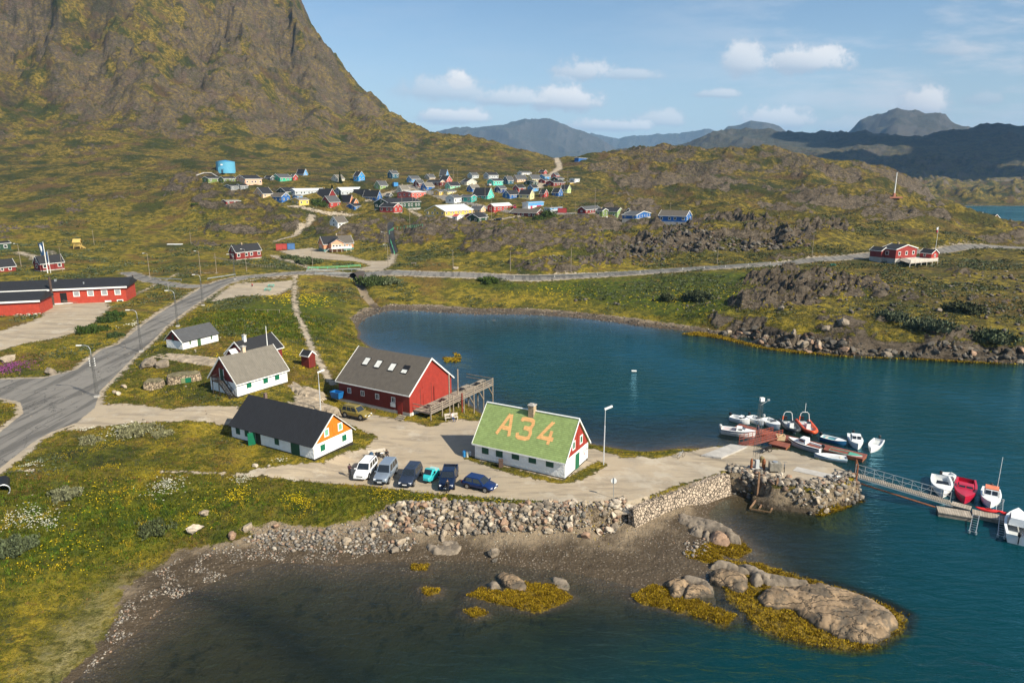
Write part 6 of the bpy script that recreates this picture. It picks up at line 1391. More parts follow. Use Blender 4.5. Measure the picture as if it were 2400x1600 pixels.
    # wheels
    for sx, xx in ((1, f - .82), (-1, -f + .80)):
        for s in (-1, 1):
            g = MB(); g.cyl((xx, s * (w - .02), wheel + .03), wheel + .075, .05, 20, axis='Y'); g.build('wheel_arch', M_black, e)
            g = MB(); g.cyl((xx, s * (w - .09), wheel), wheel, .23, 20, axis='Y'); wo = g.build('wheel', M_tyre, e)
            g = MB(); g.cyl((xx, s * (w + .028), wheel), wheel * .64, .012, 16, axis='Y'); g.build('rim', M_rim, wo)
    for s in (-1, 1):
        g = MB(); g.box((f - .09, s * w * .66, hood - .27), (.16, w * .34, .15), yaw=-s * .35); g.build('headlight', M_hl, e)
        g = MB(); g.box((-f + .03, s * w * .80, belt - .18), (.08, .16, .32)); g.build('tail_light', M_tl, e)
        g = MB(); g.box((x_wf - .12, s * (w + .09), belt + .08), (.12, .2, .14)); g.build('mirror', pm, e)
    g = MB(); g.box((f + .0, 0, hood - .29), (.05, w * .85, .13)); g.build('grille', grille, e)
    g = MB(); g.box((f + .01, 0, .47), (.09, W * .84, .20)); g.build('bumper', lower or pm, e)
    if lower:
        g = MB(); g.box((-f + .0, 0, .50), (.09, W * .88, .22)); g.build('bumper', lower, e)
    g = MB(); g.box((f + .065, 0, .50), (.03, .52, .12)); g.build('number_plate', M_plate, e)
    if spare: g = MB(); g.cyl((-f - .10, 0, .85), .34, .2, 16, axis='X'); g.build('spare_wheel', M_tyre, e)
    return e
def by_wheels(fp, rp, z, side, W):
    a, b_ = G(*fp, z), G(*rp, z); d = (a - b_)[:2]; yaw = math.atan2(d[1], d[0]); m = (a + b_) / 2; n = np.array([math.sin(yaw), -math.cos(yaw)]) * side   # right-hand normal
    return (m[0] - n[0] * W / 2, m[1] - n[1] * W / 2, z), yaw
# side: +1 the car's right flank is the one we see, -1 its left flank
l, y = by_wheels((865, 1123), (882, 1102), 3, -1, 1.75); car(l, y, 'white compact off-road car, first on the left of the parked row', carpaint('white', (.78, .79, .80), 0), L=4.1, H=1.70, rails=True)
l, y = by_wheels((914, 1131), (929, 1111), 3, -1, 1.8); car(l, y, 'silver grey tall off-road car with orange indicators, second in the row', carpaint('silver', (.30, .36, .43), .5), L=4.5, H=1.95, belt=1.08, hood=1.05, lower=M_black)
l, y = by_wheels((972.5, 1137), (987, 1116), 3, -1, 1.8); car(l, y, 'dark blue grey estate-like off-road car with a sunroof, third in the row', carpaint('slate', (.045, .062, .10), .5), L=4.6, H=1.66, sunroof=True)
l, y = by_wheels((1066, 1144), (1073, 1117), 3, -1, 1.8); car(l, y, 'dark navy pickup truck with black open bed, a person before its bonnet', carpaint('navy', (.008, .020, .060), .3), L=5.1, W=1.86, H=1.72, belt=1.08, hood=1.04, x_wf=1.15, x_wt=.5, x_rt=-.75, x_rb=-.95, pickup=True)
l, y = by_wheels((1137, 1155), (1094, 1145), 3, 1, 1.7); car(l, y, 'dark blue hatchback parked side-on at the right end of the row', carpaint('royal', (.008, .030, .13), .3), L=4.0, W=1.7, H=1.46, belt=.88, hood=.84, x_wf=1.0, x_wt=.25, x_rt=-1.45, x_rb=-1.85, wheel=.32)
l, y = by_wheels((846, 984), (808, 976.5), 3.6, 1, 1.8); car(l, y, 'gold off-road car with a rear spare wheel beside the red barn', carpaint('gold', (.33, .25, .06), .4), L=4.5, H=1.68, rails=True, spare=True)
p = G(113, 711, 5.85); car(p, R(158), 'dark blue van seen from behind beside the windowless red wing', carpaint('van_blue', (.012, .035, .12), .2), L=4.8, W=1.9, H=1.95, belt=1.05, hood=1.0, x_wf=1.5, x_wt=.9, x_rt=-2.25, x_rb=-2.36, name='parked_van', cat='van')
p = th(8, 1152); e = empty('culvert', (p[0], p[1], p[2] + .35), R(35), 'pale-lipped culvert mouth in the flowery bank at the left edge', 'culvert'); b = MB(); b.tube([(0, -.5, 0), (0, 2.5, 0)], .62, 20, False); b.build('pipe', M_black, e)
b = MB(); b.tube([(.64 * math.cos(a), -.5, .64 * math.sin(a)) for a in np.linspace(0, 2 * math.pi, 22)], .07, 6, False); b.build('rim', M_metal, e)
p = th(1167, 517); car((p[0], p[1], p[2]), R(185), 'black car standing on the village street near the dark green house', carpaint('black', (.012, .012, .015), .2), L=4.6, H=1.5, name='parked_car')
p = th(1205, 489); car((p[0], p[1], p[2]), R(100), 'red van parked on the gravel beside the red workshop', carpaint('red', (.40, .02, .04), .1), L=4.6, H=2.1, belt=1.1, hood=1.05, x_wf=1.5, x_wt=.9, x_rt=-2.1, x_rb=-2.25, name='parked_van', cat='van')
p = th(1146, 436); car((p[0], p[1], p[2]), R(120), 'white car parked beside the turquoise two-storey house', carpaint('white', (.78, .79, .80), 0), L=4.2, H=1.5)
p = th(1278, 437); car((p[0], p[1], p[2]), R(150), 'dark car parked left of the long red bungalow', carpaint('black', (.012, .012, .015), .2), L=4.2, H=1.5)
# three-wheeled turquoise microvan
p = G(1009.5, 1124, 3); yaw_tt = R(-112)
e = empty('three_wheeler', p, yaw_tt, 'turquoise three-wheeled microvan between the slate car and the navy pickup', 'three-wheeler'); mt_ = carpaint('turquoise', (.03, .42, .45), 0)
rg = []
for x, z0, z1, w_ in ((-1.25, .35, 1.0, .58), (-1.1, .3, 1.1, .62), (-.2, .3, 1.1, .62), (-.15, .3, 1.45, .62), (.35, .3, 1.55, .60), (.75, .3, 1.02, .55), (1.05, .32, .85, .48), (1.22, .4, .7, .34)):
    rg.append([(x, -w_, z0), (x, -w_, z1 * .8), (x, -w_ * .85, z1), (x, w_ * .85, z1), (x, w_, z1 * .8), (x, w_, z0)])
b = MB(); b.loft(rg); bd = b.build('body', mt_, e, smooth=False)
b = MB(); b.add([(.80, -.46, 1.02), (.80, .46, 1.02), (.40, .46, 1.50), (.40, -.46, 1.50)], [(0, 1, 2, 3)]); b.build('windscreen', M_cg, bd)
for s in (-1, 1):
    b = MB(); b.box((.12, s * .612, 1.12), (.45, .02, .32)); b.build('side_window', M_cg, bd); b = MB(); b.cyl((1.1, s * .3, .68), .09, .1, 12, axis='X'); b.build('headlight', M_hl, e); b = MB(); b.cyl((-.8, s * .56, .24), .24, .14, 16, axis='Y'); b.build('wheel', M_tyre, e)
    b = MB(); b.box((.65, s * .75, 1.1), (.08, .16, .1)); b.build('mirror', M_black, e)
b = MB(); b.cyl((1.0, 0, .22), .22, .12, 16, axis='Y'); b.build('wheel', M_tyre, e); b = MB(); b.box((1.17, 0, .5), (.06, .6, .16)); b.build('bumper', M_black, e); b = MB(); b.box((-.72, 0, 1.13), (.95, 1.1, .06)); b.build('cargo_lid', paint((.30, .50, .50), False), e)
# motorcycle and bicycles
def bike(px, py, z, yaw, label, motor=False):
    p = G(px, py, z); e = empty('motorcycle' if motor else 'bicycle', p, yaw, label, 'motorcycle' if motor else 'bicycle'); r_ = .31; wb = .66 if motor else .52
    for s in (-1, 1): b = MB(); b.tube([(s * wb + r_ * math.cos(a), 0, r_ + r_ * math.sin(a)) for a in np.linspace(0, 2 * math.pi, 18)], .06 if motor else .025, 6, False); b.build('wheel', M_tyre, e)
    m_ = carpaint('black', (.012, .012, .015), .2) if motor else M_rim
    b = MB(); t_ = .10 if motor else .03
    b.tube([(wb, 0, r_), (wb - .22, 0, .95), (wb - .3, 0, 1.0)], t_ * .6, 6); b.tube([(wb - .22, 0, .85), (-.1, 0, .45), (-wb, 0, r_)], t_, 6); b.tube([(wb - .2, 0, .75), (-.25, 0, .78), (-wb, 0, r_)], t_, 6)
    b.bar((wb - .28, -.3, 1.02), (wb - .28, .3, 1.02), .035)
    if motor: b.box((.0, 0, .45), (.5, .26, .36)); b.box((.12, 0, .78), (.5, .28, .2)); b.box((-.5, 0, .80), (.6, .26, .1)); b.box((.62, 0, .85), (.2, .34, .3))
    else: b.box((-.28, 0, .86), (.25, .1, .06))
    b.build('frame', m_, e); return e
bike(1795, 1060, 2.5, R(20), 'black motorcycle parked near the lattice mast on the jetty', True); bike(1838, 1102, 2.5, R(70), 'silver bicycle leaning behind the steel cabinet'); bike(1964, 1130, 2.5, R(10), 'white bicycle lying at the jetty tip'); bike(1596, 1072, 2.7, R(40), 'dark red bicycle on the sea wall edge at the start of the jetty')
bike(896, 1074, 3.05, R(25), 'dark bicycle leaning on the bench beside the long house')

# ------------------------------------------------------------------ people
def person(loc, yaw, pose, jacket, trousers, label, hair=(.02, .015, .012), cap=None, skin=(.42, .25, .17)):
    J = dict(pel=(0, 0, .95), chest=(0, 0, 1.30), neck=(0, 0, 1.48), head=(.01, 0, 1.60), top=(.01, 0, 1.70), shL=(0, .17, 1.42), elL=(0, .24, 1.15), wrL=(.06, .24, .93), haL=(.08, .24, .84), hiL=(0, .09, .90), knL=(.03, .10, .50), anL=(-.01, .11, .09), toL=(.16, .13, .04))
    for k_ in list(J):
        if k_.endswith('L'): J[k_[:-1] + 'R'] = (J[k_][0], -J[k_][1], J[k_][2])
    if pose == 'phone': J.update(elL=(.05, .22, 1.15), wrL=(.27, .08, 1.22), haL=(.32, .03, 1.26), elR=(.05, -.22, 1.15), wrR=(.27, -.06, 1.22), haR=(.32, -.02, 1.25), head=(.05, 0, 1.60), top=(.08, 0, 1.69))
    if pose == 'walk': J.update(knL=(.17, .1, .52), anL=(.16, .1, .12), toL=(.31, .1, .07), knR=(-.06, -.1, .50), anR=(-.27, -.1, .14), toR=(-.12, -.1, .03), wrL=(-.12, .25, .95), haL=(-.15, .25, .87), wrR=(.2, -.25, .98), haR=(.25, -.25, .9))
    if pose in ('sit', 'crouch'):
        dz = -.45 if pose == 'sit' else -.72; le = .45 if pose == 'sit' else .35
        for k_ in ('pel', 'chest', 'neck', 'head', 'top', 'shL', 'shR'): a = J[k_]; J[k_] = (a[0] + (a[2] - .95) * .3, a[1], a[2] + dz)
        for s, q in ((1, 'L'), (-1, 'R')):
            J['hi' + q] = (.02, .1 * s, .90 + dz); J['kn' + q] = (le, .13 * s, .52 + (.0 if pose == 'sit' else .02)); J['an' + q] = (le + (.0 if pose == 'sit' else -.12), .13 * s, .09); J['to' + q] = (le + .17, .14 * s, .04)
            J['el' + q] = (.2, .23 * s, 1.2 + dz); J['wr' + q] = (.40, .12 * s, 1.1 + dz); J['ha' + q] = (.48, .09 * s, 1.07 + dz)
    if pose == 'recline':
        J.update(pel=(0, 0, .50), chest=(-.18, 0, .82), neck=(-.27, 0, .98), head=(-.29, 0, 1.10), top=(-.30, 0, 1.2))
        for s, q in ((1, 'L'), (-1, 'R')): J['sh' + q] = (-.24, .17 * s, .92); J['el' + q] = (-.1, .25 * s, .7); J['wr' + q] = (.1, .2 * s, .62); J['ha' + q] = (.18, .17 * s, .6); J['hi' + q] = (.02, .1 * s, .47); J['kn' + q] = (.45, .12 * s, .40); J['an' + q] = (.88, .12 * s, .12); J['to' + q] = (.98, .13 * s, .22)
    E_ = [('pel', 'chest', 1), ('chest', 'neck', 1), ('neck', 'head', 2), ('head', 'top', 2)]
    for q in 'LR': E_ += [('chest', 'sh' + q, 1), ('sh' + q, 'el' + q, 1), ('el' + q, 'wr' + q, 1), ('wr' + q, 'ha' + q, 2), ('pel', 'hi' + q, 3), ('hi' + q, 'kn' + q, 3), ('kn' + q, 'an' + q, 3), ('an' + q, 'to' + q, 4)]
    Rd = dict(pel=.15, chest=.15, neck=.055, head=.085, top=.07, sh=.07, el=.05, wr=.036, ha=.03, hi=.09, kn=.065, an=.045, to=.035)
    me = bpy.data.meshes.new('person'); ks = list(J); me.from_pydata([J[k_] for k_ in ks], [(ks.index(a), ks.index(b_)) for a, b_, _ in E_], [])
    o = bpy.data.objects.new('person', me); COL.objects.link(o); md = o.modifiers.new('s', 'SKIN'); sv = me.skin_vertices[0].data
    for i, k_ in enumerate(ks): r_ = Rd.get(k_, Rd.get(k_[:-1], .05)); sv[i].radius = (r_, r_); sv[i].use_root = k_ == 'pel'
    ms = o.modifiers.new('u', 'SUBSURF'); ms.levels = 1; ms.render_levels = 1
    dg = bpy.context.evaluated_depsgraph_get(); nm = bpy.data.meshes.new_from_object(o.evaluated_get(dg)); o.modifiers.clear(); o.data = nm
    nm.materials.clear()
    for c in (jacket, skin, trousers, (.015, .015, .015)): nm.materials.append(paint(c, False))
    seg = [(Vector(J[a]), Vector(J[b_]), t_) for a, b_, t_ in E_]
    for p_ in nm.polygons:
        c = p_.center; best = (9, 1)
        for a, b_, t_ in seg:
            d = b_ - a; u = max(0, min(1, (c - a).dot(d) / d.length_squared)); q = (c - a - d * u).length
            if q < best[0]: best = (q, t_)
        p_.material_index = best[1] - 1; p_.use_smooth = True
    o.location = tuple(float(a) for a in loc); o.rotation_euler = (0, 0, yaw); tag(o, label, 'person')
    hp = Vector(J['top']); h_ = MB(); rg = []
    for i in range(5):
        t_ = i / 4; rr_ = .10 * math.cos(t_ * 1.45) + .004; rg.append([(hp.x - .02 + rr_ * math.cos(a), rr_ * math.sin(a), hp.z - .06 + .11 * t_) for a in np.linspace(0, 2 * math.pi, 12, endpoint=False)])
    h_.loft(rg); h_.build('cap' if cap else 'hair', paint(cap or hair, False), o, smooth=True); return o
P3_ = G(820, 1117, 3); person(P3_, R(-40), 'phone', (.045, .018, .025), (.014, .014, .018), 'standing person in dark hooded jacket holding a phone left of the white car')
P3_ = G(1049, 1155, 3); person(P3_, R(120), 'stand', (.012, .012, .014), (.015, .016, .022), 'standing person in black in front of the navy pickup')
q = G(1061, 985, 3.0); person(q, R(-65), 'recline', (.62, .52, .46), (.05, .08, .17), 'person in a light top and jeans reclining on the pale bench below the deck')
q = G(806, 962, 3.7); person(q, R(-20), 'crouch', (.10, .07, .08), (.03, .03, .04), 'crouching person with a bright blue cap behind the gold car', cap=(.02, .25, .60))
q = th(312, 655); person(q, R(30), 'walk', (.02, .02, .022), (.02, .02, .022), 'distant walker in black on the lane beyond the hall')
q = G(191, 697, 6.5); person(q, R(-70), 'stand', (.02, .025, .06), (.03, .03, .04), 'person in dark clothes in the hall doorway, left of two')
q = G(196.5, 697, 6.5); person(q, R(-80), 'stand', (.03, .08, .35), (.03, .03, .05), 'person in a blue jacket in the hall doorway, right of two')
q = th(592, 671); person(q, R(-100), 'crouch', (.45, .03, .03), (.04, .04, .05), 'person in a red jacket squatting on the gravel by the bend')
q = G(906, 1073, 3.05); person(q, R(-60), 'sit', (.015, .015, .018), (.04, .03, .035), 'seated person in black bending forward at the right end of the rucksack bench')
q = G(1775, 1021, 1.6); person(q, R(0), 'walk', (.05, .03, .10), (.02, .02, .03), 'person in purple and black walking on the red footbridge')
for (px, py, c, lab) in ((925, 541, (.35, .03, .05), 'tiny walker in red at the top of the dark stepped path'), (948, 534, (.03, .03, .04), 'tiny walker in black beside the green handrail'), (1161, 505, (.45, .05, .04), 'tiny figure in red beside the village street')):
    q = th(px, py); person(q, R(-80), 'walk', c, (.03, .03, .04), lab)
# rucksacks
def rucksack(px, py, z, c, label, s=1.0):
    p = G(px, py, z); b = MB(); rg = []
    for t_, w_, d_ in ((0, .15, .11), (.1, .19, .15), (.35, .2, .15), (.52, .16, .12), (.6, .06, .05)): rg.append([(w_ * math.cos(a), d_ * math.sin(a), t_) for a in np.linspace(0, 2 * math.pi, 12, endpoint=False)])
    b.loft([[tuple(v * s for v in q) for q in r_] for r_ in rg]); tag(b.build('rucksack', paint(c, False), loc=p, smooth=True), label, 'rucksack')
rucksack(871, 1074, 3.1, (.02, .06, .12), 'large dark blue rucksack at the left end of the heaped bench', 1.5); rucksack(883, 1070, 3.5, (.015, .015, .02), 'black rucksack on the seat of the heaped bench', 1.1); rucksack(889, 1069, 3.5, (.02, .02, .02), 'second black bag on the heaped bench, next to the sitting person', 1.)
# ------------------------------------------------------------------ boats
M_gel = mat('white_gelcoat', (.74, .75, .74), .3, var=.04, spec=.6); M_gel2 = mat('grey_boat_deck', (.46, .48, .48), .6, var=.1)
M_blk = mat('outboard_black', (.015, .016, .018), .35, var=0)
def boat(bow, stern, label, hullc=None, deckc=None, B=1.9, Hh=.75, cabin=None, motor=True, stripe=None, inner=.30, open_=True, L=None, group=None, blunt=.1, z=0, motors=1, seats=0, name='boat', bottom=None, motc=None, wind=False, arch=False, cabc=None, rim=None):
    a, b_ = G(*bow, z), G(*stern, z); d = (a - b_)[:2]; yaw = math.atan2(d[1], d[0]); L = L or float(np.hypot(*d)); m = (a + b_) / 2
    e = empty(name, (m[0], m[1], z), yaw, label, 'boat', group); N_ = 11; B2 = B / 2
    def bw(t): return B2 * (1 if t < .45 else max(0.02, (1 - ((t - .45) / .55) ** 2.3))) * (.86 + .14 * min(1, t / .3))
    def sh(t): return Hh * (1 + .38 * max(0, t - .35) ** 1.5)
    rg = []; top = []; inn = []
    for i in range(N_):
        t = i / (N_ - 1); x = -L / 2 + L * t; w_ = bw(t); s_ = sh(t); kz = -.22 + .5 * max(0, t - .7) ** 1.2 * 2
        rg.append([(x, -w_, s_), (x, -w_ * .97, s_ * .55), (x, -w_ * .80, .0 + max(0, kz * .6)), (x, 0, kz), (x, w_ * .80, .0 + max(0, kz * .6)), (x, w_ * .97, s_ * .55), (x, w_, s_)])
    b = MB(); b.loft(rg, closed=False); n = 7
    b.add(rg[0], [tuple(range(7))])
    hm_ = hullc or M_gel; b.build('hull', hm_, e, smooth=False)
    if bottom:
        b = MB(); b.loft([[(x, y * 1.012, z_) for x, y, z_ in (r_[1][:2] + (min(r_[1][2], .28),), r_[2], r_[3], r_[4], r_[5][:2] + (min(r_[5][2], .28),))] for r_ in rg], closed=False); b.build('lower_hull', bottom, e)
    if stripe:
        b = MB()
        for s in (-1, 1):
            for i in range(N_ - 1): q0, q1 = rg[i], rg[i + 1]; k0 = 0 if s < 0 else 6; y0, y1 = q0[k0][1] * 1.0 + s * .012, q1[k0][1] + s * .012; b.add([(q0[0][0], y0, sh(i / 10) - .20), (q1[0][0], y1, sh((i + 1) / 10) - .20), (q1[0][0], y1, sh((i + 1) / 10) - .07), (q0[0][0], y0, sh(i / 10) - .07)], [(0, 1, 2, 3)])
        b.build('stripe', stripe, e)
    # gunwale, deck and cockpit
    dk = MB(); fl = MB(); x_c = .62 if open_ else .45
    for i in range(N_ - 1):
        t0, t1 = i / (N_ - 1), (i + 1) / (N_ - 1); x0, x1 = -L / 2 + L * t0, -L / 2 + L * t1; w0, w1 = bw(t0), bw(t1); z0, z1 = sh(t0) + .005, sh(t1) + .005
        if t1 <= x_c + .001:
            for s in (-1, 1): dk.add([(x0, s * w0, z0), (x1, s * w1, z1), (x1, s * w1 * .80, z1), (x0, s * w0 * .80, z0)], [(0, 1, 2, 3)]); dk.add([(x0, s * w0 * .80, z0), (x1, s * w1 * .80, z1), (x1, s * w1 * .74, inner), (x0, s * w0 * .74, inner)], [(0, 1, 2, 3)])
            fl.add([(x0, -w0 * .74, inner), (x1, -w1 * .74, inner), (x1, w1 * .74, inner), (x0, w0 * .74, inner)], [(0, 1, 2, 3)])
            if i == 0: dk.add([(x0, -w0 * .8, z0), (x0, w0 * .8, z0), (x0 + .02, w0 * .74, inner), (x0 + .02, -w0 * .74, inner)], [(0, 1, 2, 3)])
            last = (x1, w1, z1)
        else:
            dk.add([(x0, -w0, z0), (x1, -w1, z1), (x1, 0, z1 + .05), (x0, 0, z0 + .05)], [(0, 1, 2, 3)]); dk.add([(x0, w0, z0), (x1, w1, z1), (x1, 0, z1 + .05), (x0, 0, z0 + .05)], [(0, 1, 2, 3)])
            if last: dk.add([(last[0], -last[1] * .8, last[2]), (last[0], last[1] * .8, last[2]), (last[0], last[1] * .74, inner), (last[0], -last[1] * .74, inner)], [(0, 1, 2, 3)]); last = None
    dk.build('deck', rim or deckc or hm_, e); fl.build('cockpit_floor', deckc or M_gel2, e)
    for i in range(seats): b = MB(); b.box((-L * .32 + i * L * .22, 0, Hh * .62), (.28, bw(.3) * 1.5, .06)); b.build('seat', M_step, e)
    if cabin:
        x0, x1, ch, ct = cabin; w0 = bw((x0 + L / 2) / L) * .72; w1 = bw(min(1, (x1 + L / 2) / L)) * .78; zb = Hh - .02; b = MB(); sl_ = (x1 - x0) * ct
        b.loft([[(x0, -w0, zb), (x1, -w1, zb + .05), (x1, w1, zb + .05), (x0, w0, zb)], [(x0 + .03, -w0 * .96, zb + ch * .6), (x1 - sl_ * .6, -w1 * .95, zb + ch * .6), (x1 - sl_ * .6, w1 * .95, zb + ch * .6), (x0 + .03, w0 * .96, zb + ch * .6)], [(x0 + .06, -w0 * .86, zb + ch), (x1 - sl_, -w0 * .82, zb + ch), (x1 - sl_, w0 * .82, zb + ch), (x0 + .06, w0 * .86, zb + ch)]])
        cb = b.build('cabin', cabc or M_gel, e)
        for s in (-1, 1): b = MB(); b.box((lerp(x0, x1 - sl_ * .6, .5), s * (lerp(w0, w1, .4) * .965 + .01), zb + ch * .56), ((x1 - sl_ - x0) * .78, .035, ch * .34), yaw=s * math.atan2(w1 - w0, x1 - x0) ); b.build('side_window', M_cg, cb)
        for s in (-.5, .5): b = MB(); b.add([(x1 - sl_ * .42 + .03, (s - .42) * w1 * .95, zb + ch * .42), (x1 - sl_ * .42 + .03, (s + .42) * w1 * .95, zb + ch * .42), (x1 - sl_ * .92 + .03, (s + .42) * w0 * .85, zb + ch * .93), (x1 - sl_ * .92 + .03, (s - .42) * w0 * .85, zb + ch * .93)], [(0, 1, 2, 3)]); b.build('windscreen', M_cg, cb)
    if wind: b = MB(); b.add([(L * .10, -B2 * .6, Hh), (L * .10, B2 * .6, Hh), (L * .04, B2 * .5, Hh + .38), (L * .04, -B2 * .5, Hh + .38)], [(0, 1, 2, 3)]); b.build('windscreen', M_cg, e)
    if arch:
        b = MB(); xa = -L * .25; b.tube([(xa, -B2 * .8, Hh), (xa - .1, -B2 * .62, Hh + 1.35), (xa - .1, -B2 * .4, Hh + 1.6), (xa - .1, B2 * .4, Hh + 1.6), (xa - .1, B2 * .62, Hh + 1.35), (xa, B2 * .8, Hh)], .045, 8); b.build('arch', M_trim, e)
    for k_ in range(motors if motor else 0):
        yy = 0 if motors == 1 else (-.35 + .7 * k_); rgm = []
        for t_, (lx, ly) in ((.0, (.14, .12)), (.15, (.24, .17)), (.42, (.24, .17)), (.52, (.12, .1))): rgm.append([(-L / 2 - .16 + lx * math.cos(a), yy + ly * math.sin(a), Hh + t_) for a in np.linspace(0, 2 * math.pi, 12, endpoint=False)])
        b = MB(); b.loft(rgm); b.box((-L / 2 - .16, yy, Hh - .4), (.14, .1, .9)); b.build('outboard_motor', motc or M_blk, e, smooth=False)
    return e
M_bluehull = mat('blue_hull', (.02, .10, .22), .35, var=.05); M_teal = mat('teal_deck', (.06, .33, .36), .6); M_redhull = mat('crimson_hull', (.42, .012, .04), .35, var=.05); M_navystripe = mat('navy_stripe', (.02, .03, .07), .4, var=0); M_sea = mat('sea_green_hull', (.08, .34, .24), .5)
boat((1770, 1023), (1690, 1013), 'white cabin cruiser with dark stripe and red seats left of the footbridge', B=1.9, Hh=.8, cabin=(-.3, 1.5, .45, .6), stripe=M_navystripe, motor=True, motc=M_gel2, deckc=mat('red_seat', (.30, .03, .04), .6), rim=M_gel)
boat((1757, 994), (1713, 983), 'white day boat with a yellow cover and black outboard at the pontoon corner', B=1.8, Hh=.7, cabin=(-.2, 1.2, .35, .6)); boat((1790, 998), (1757, 983), 'white open boat with a steering stand, second along the pontoon', B=1.8, Hh=.7, wind=True)
boat((1827, 1007), (1791, 988), 'grey-white open boat with a cluttered cockpit left of the black inflatable', B=2.0, Hh=.7, motor=True, motc=M_gel2, wind=True)
boat((2010, 1054), (1999, 1027), 'white wheelhouse boat with three square windows behind the pontoon end', B=2.0, Hh=.75, cabin=(-.6, 1.0, .75, .35)); boat((2040, 1061), (2060, 1037), 'small white open boat with a black outboard at the pontoon end', B=1.7, Hh=.6)
boat((1983, 1044), (1925, 1029), 'dark blue open boat with teal interior behind the pontoon', hullc=M_bluehull, deckc=M_teal, rim=M_gel, B=1.6, Hh=.6, wind=False, seats=1); boat((1847, 1037), (1925, 1060), 'white cruiser with dark stripe, hardtop and black outboard beside the shore rocks', B=2.0, Hh=.75, cabin=(-.4, 1.3, .75, .45), stripe=M_navystripe)
boat((2020, 1078), (1944, 1060), 'long narrow white rowing boat with a green rim along the pontoon', hullc=M_gel, deckc=mat('ochre_boards', (.22, .17, .06), .8), rim=M_sea, B=1.4, Hh=.55, motor=False, seats=3); boat((1908, 1071), (1984, 1080), 'white open boat with purple bundle, nearest of the group to the jetty rocks', B=1.7, Hh=.5, motor=False, seats=1, stripe=mat('pale_blue_stripe', (.25, .42, .55), .5))
boat((2209, 1166), (2203, 1126), 'white open boat with a round wheel moored left of the crimson boat', B=2.4, Hh=.8, motor=True, wind=True); boat((2232, 1129), (2216, 1116), 'small white dinghy tucked behind the white open boat', B=1.6, Hh=.6, motor=False)
boat((2259, 1181), (2263, 1134), 'crimson boat with a low cabin between two white boats', hullc=M_redhull, deckc=M_redhull, B=2.4, Hh=.8, cabin=(-1.0, .5, .35, .3), cabc=M_redhull, motor=False); e = boat((2319, 1195), (2321, 1157), 'white wheelhouse boat with orange roof and blue bottom', B=2.1, Hh=.85, cabin=(-.9, .9, .85, .3), bottom=mat('cyan_bottom', (.03, .22, .36), .4), open_=True)
b = MB(); b.box((-.35, 0, 1.74), (1.3, 1.35, .08)); b.build('cabin_roof', mat('orange_roof', (.66, .20, .10), .5), e); b = MB(); b.tube([(-.8, .5, 1.7), (-.8, .5, 5.6)], .03, 6); b.build('antenna', M_trim, e)
boat((2383, 1212), (2385, 1276), 'big white cabin cruiser with dark windows and black outboard at the right edge', B=2.6, Hh=1.0, cabin=(-1.2, 1.4, .85, .3)); boat((2247, 482), (2234, 483), 'tiny white boat on the distant bay', B=2.2, Hh=.8, cabin=(-1, 2, .8, .3), motor=False)
boat((2305, 499), (2290, 500), 'tiny open boat on the distant bay before the boathouse', B=1.8, Hh=.6, motor=False)
def rib(bow, stern, label, c, console=M_gel, mast=False):
    a, b_ = G(*bow, 0), G(*stern, 0); d = (a - b_)[:2]; yaw = math.atan2(d[1], d[0]); L = float(np.hypot(*d)); m = (a + b_) / 2; e = empty('inflatable_boat', (m[0], m[1], 0), yaw, label, 'boat', 'rigid inflatable boats'); w_ = .95
    pts_ = [(-L / 2, -w_, .45), (-L * .1, -w_, .47), (L * .25, -w_ * .9, .52), (L * .42, -w_ * .5, .62), (L * .5, 0, .70), (L * .42, w_ * .5, .62), (L * .25, w_ * .9, .52), (-L * .1, w_, .47), (-L / 2, w_, .45)]
    b = MB(); sp_ = smooth_line(pts_, 4); b.tube([tuple(q) for q in sp_], .27, 10); b.build('tube', c, e, smooth=True)
    b = MB(); b.loft([[(x, -w_ * k_, .35), (x, 0, -.15 + (.2 if k_ < .5 else 0)), (x, w_ * k_, .35)] for x, k_ in ((-L / 2 + .1, .9), (0, .9), (L * .3, .7), (L * .45, .15))]); b.build('hull', M_gel2, e)
    b = MB(); b.box((.2, 0, .75), (.6, .6, .8)); b.build('console', console, e); b = MB(); b.box((-.6, 0, .6), (.9, .45, .5)); b.build('seat', M_gel, e); b = MB(); b.add([(.5, -.3, 1.15), (.5, .3, 1.15), (.35, .28, 1.5), (.35, -.28, 1.5)], [(0, 1, 2, 3)]); b.build('windscreen', M_cg, e)
    b = MB(); xa = -L * .33; b.tube([(xa, -.8, .5), (xa - .1, -.6, 1.9), (xa - .1, -.35, 2.15), (xa - .1, .35, 2.15), (xa - .1, .6, 1.9), (xa, .8, .5)], .05, 8)
    if mast: b.tube([(xa - .1, 0, 2.15), (xa - .1, 0, 3.6)], .035, 6)
    b.build('arch', M_trim, e); b = MB(); b.box((-L / 2 - .15, 0, .85), (.45, .4, .6)); b.box((-L / 2 - .2, 0, .3), (.15, .12, .8)); b.build('outboard_motor', M_blk, e)
    b = MB(); b.bar((xa, -.75, .9), (xa, -.72, 1.5), .16); b.build('life_ring', paint((.65, .12, .04), False), e)
rib((1865, 1019), (1841, 991), 'black rigid inflatable boat with a white console, left of the orange one', mat('black_tube', (.035, .04, .045), .5)); rib((1905, 1023), (1880, 991), 'bright orange rigid inflatable boat with a tall aerial on its arch', mat('orange_tube', (.62, .08, .02), .45), mast=True)
